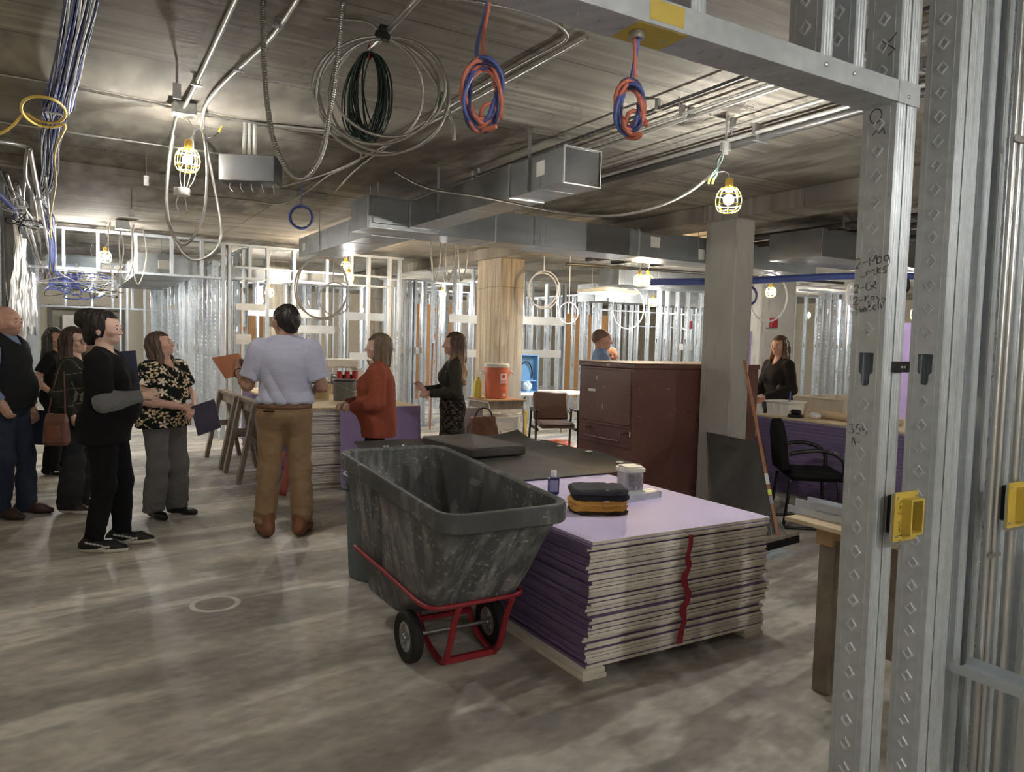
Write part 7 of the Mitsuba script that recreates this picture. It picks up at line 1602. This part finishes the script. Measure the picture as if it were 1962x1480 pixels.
part(k2, 'board', xf(bx(-0.12, 0.10, -0.006, 0.006, -0.10, 0.16, 0.003), RF @ rz(0.3) @ rx(-0.9) @ ry(-0.3), np.array([1.495, 5.935, 0]) + RF @ np.array([-0.42, 0.30, 1.30])), 'vertex_matte', color=srgb(172, 108, 72))
# 7 woman in rust cardigan
def rust(v):
    n = np.sin(v[:, 2] * 420) * 0.5 + 0.5
    return np.asarray(srgb(152, 76, 54)) * (0.80 + 0.28 * n + 0.1 * (meshkit.fbm(v * 20, 2, 4) - 0.5))[:, None]
FC = dirang(-0.86, 0.42)
k, W_, HL_ = person((2.36, 6.22), FC, 1.60, 'woman in a rust orange knit cardigan standing behind the tilt truck', dict(female=True, skin='fair', style='bob', hair=srgb(112, 92, 72), tips=srgb(106, 84, 66), head=(0.05, 0.0), hairline=0.158, armR=((0.25, 0.02, 1.12), (0.05, 0.30, 1.07)), armL=((-0.235, -0.03, 1.11), (-0.10, 0.22, 1.06)), handL=dict(d=(0.35, 0.9, 0.05), up=(-0.8, 0.2, 0.5), curl=1.1), handR=dict(d=(-0.5, 0.7, 0), up=(0.6, 0.3, 0.6), curl=1.0),
    wide=1.1, deep=1.12, hip=1.0, belly=0.45, fat=1.10, trousers=dict(col=plain(srgb(34, 36, 44)), loose=0.015), tops=[dict(name='blouse', col=plain(srgb(28, 62, 58)), hem=0.80, sleeve=0.5, g=0.012, vneck=0.03), dict(name='cardigan', col=rust, hem=0.78, sleeve=1.96, g=0.030, sg=0.0, open=0.10, drape=1, neck=0.075, amp=0.008)], shoes=dict(col=BLK)))
# 8 woman with long ombre hair
def lace(v):
    n = meshkit.noise(v * 75, 3); c = np.tile(np.array(srgb(32, 32, 32)), (len(v), 1)); c[(n > 0.60) & (np.abs(v[:, 0] + 0.10) < 0.12)] = srgb(100, 86, 74)
    return c
k, W_, HL_ = person((3.45, 6.94), dirang(-0.88, 0.38), 1.64, 'woman with long ombre hair, dark olive top and black lace skirt', dict(female=True, skin='pink', style='long', hairlen=0.34, hair=srgb(84, 62, 46), tips=srgb(186, 146, 98), wave=0.012, head=(0.05, 0.0), fronthair=0.05, armR=((0.24, 0.03, 1.12), (0.06, 0.31, 1.12)), armL=((-0.235, -0.03, 1.11), (-0.10, 0.25, 1.09)), handL=dict(d=(0.4, 0.9, 0.05), up=(-0.8, 0.1, 0.5), curl=0.7), handR=dict(d=(-0.2, 0.6, 0.7), up=(0.8, 0, 0.4), curl=0.4), hip=1.06,
    trousers=dict(col=lace, skirt=True, loose=0.0, top=1.09, bunch=0), tops=[dict(name='top', col=plain(srgb(58, 56, 48)), hem=1.03, sleeve=1.95, g=0.014, vneck=0.04)], shoes=dict(col=BLK)))
# 9 man in blue shirt behind the job box
k, W_, HL_ = person((5.40, 6.98), dirang(0.80, -0.45), 1.765, 'man in a light blue shirt standing behind the maroon job box', dict(skin='warm', cropped=np.array([0.06, 0.045, 0.035]), head=(-0.1, -0.05), armR=HANG(1), armL=HANG(-1), wide=1.05, trousers=dict(col=plain(srgb(40, 42, 50))), tops=[dict(name='shirt', col=plain(srgb(128, 158, 196)), hem=0.93, sleeve=1.9, collar=0.08, g=0.016)], shoes=dict(col=BLK)))
# 10 bald man behind him
k, W_, HL_ = person((6.33, 7.95), dirang(-0.70, -0.70), 1.545, 'bald older man whose head shows just above the maroon job box', dict(skin='warm', brows=True, hair=(0.2, 0.15, 0.12), armR=HANG(1), armL=HANG(-1), head=(0.15, 0.05), trousers=dict(col=plain(srgb(50, 52, 60))), tops=[dict(name='shirt', col=plain(srgb(90, 110, 120)), hem=0.93, sleeve=1.9, collar=0.08, g=0.016)], shoes=dict(col=BLK)))
# 11 woman at the far right
k, W_, HL_ = person((7.42, 6.12), dirang(-0.90, 0.15), 1.715, 'woman with long wavy brown hair in a black cardigan at the far right', dict(female=True, skin='warm', style='long', hairlen=0.42, hair=srgb(84, 62, 46), tips=srgb(176, 128, 82), wave=0.014, fronthair=0.06, head=(0.25, 0.0), armR=((0.25, 0.02, 1.12), (0.10, 0.28, 1.05)), armL=((-0.245, 0.0, 1.11), (-0.09, 0.275, 1.00)), wide=1.08, fat=1.1,
    trousers=dict(col=plain(BLK)), tops=[dict(name='cardigan', col=plain(srgb(38, 36, 36)), hem=0.85, sleeve=1.95, g=0.022, vneck=0.05)], shoes=dict(col=BLK)))
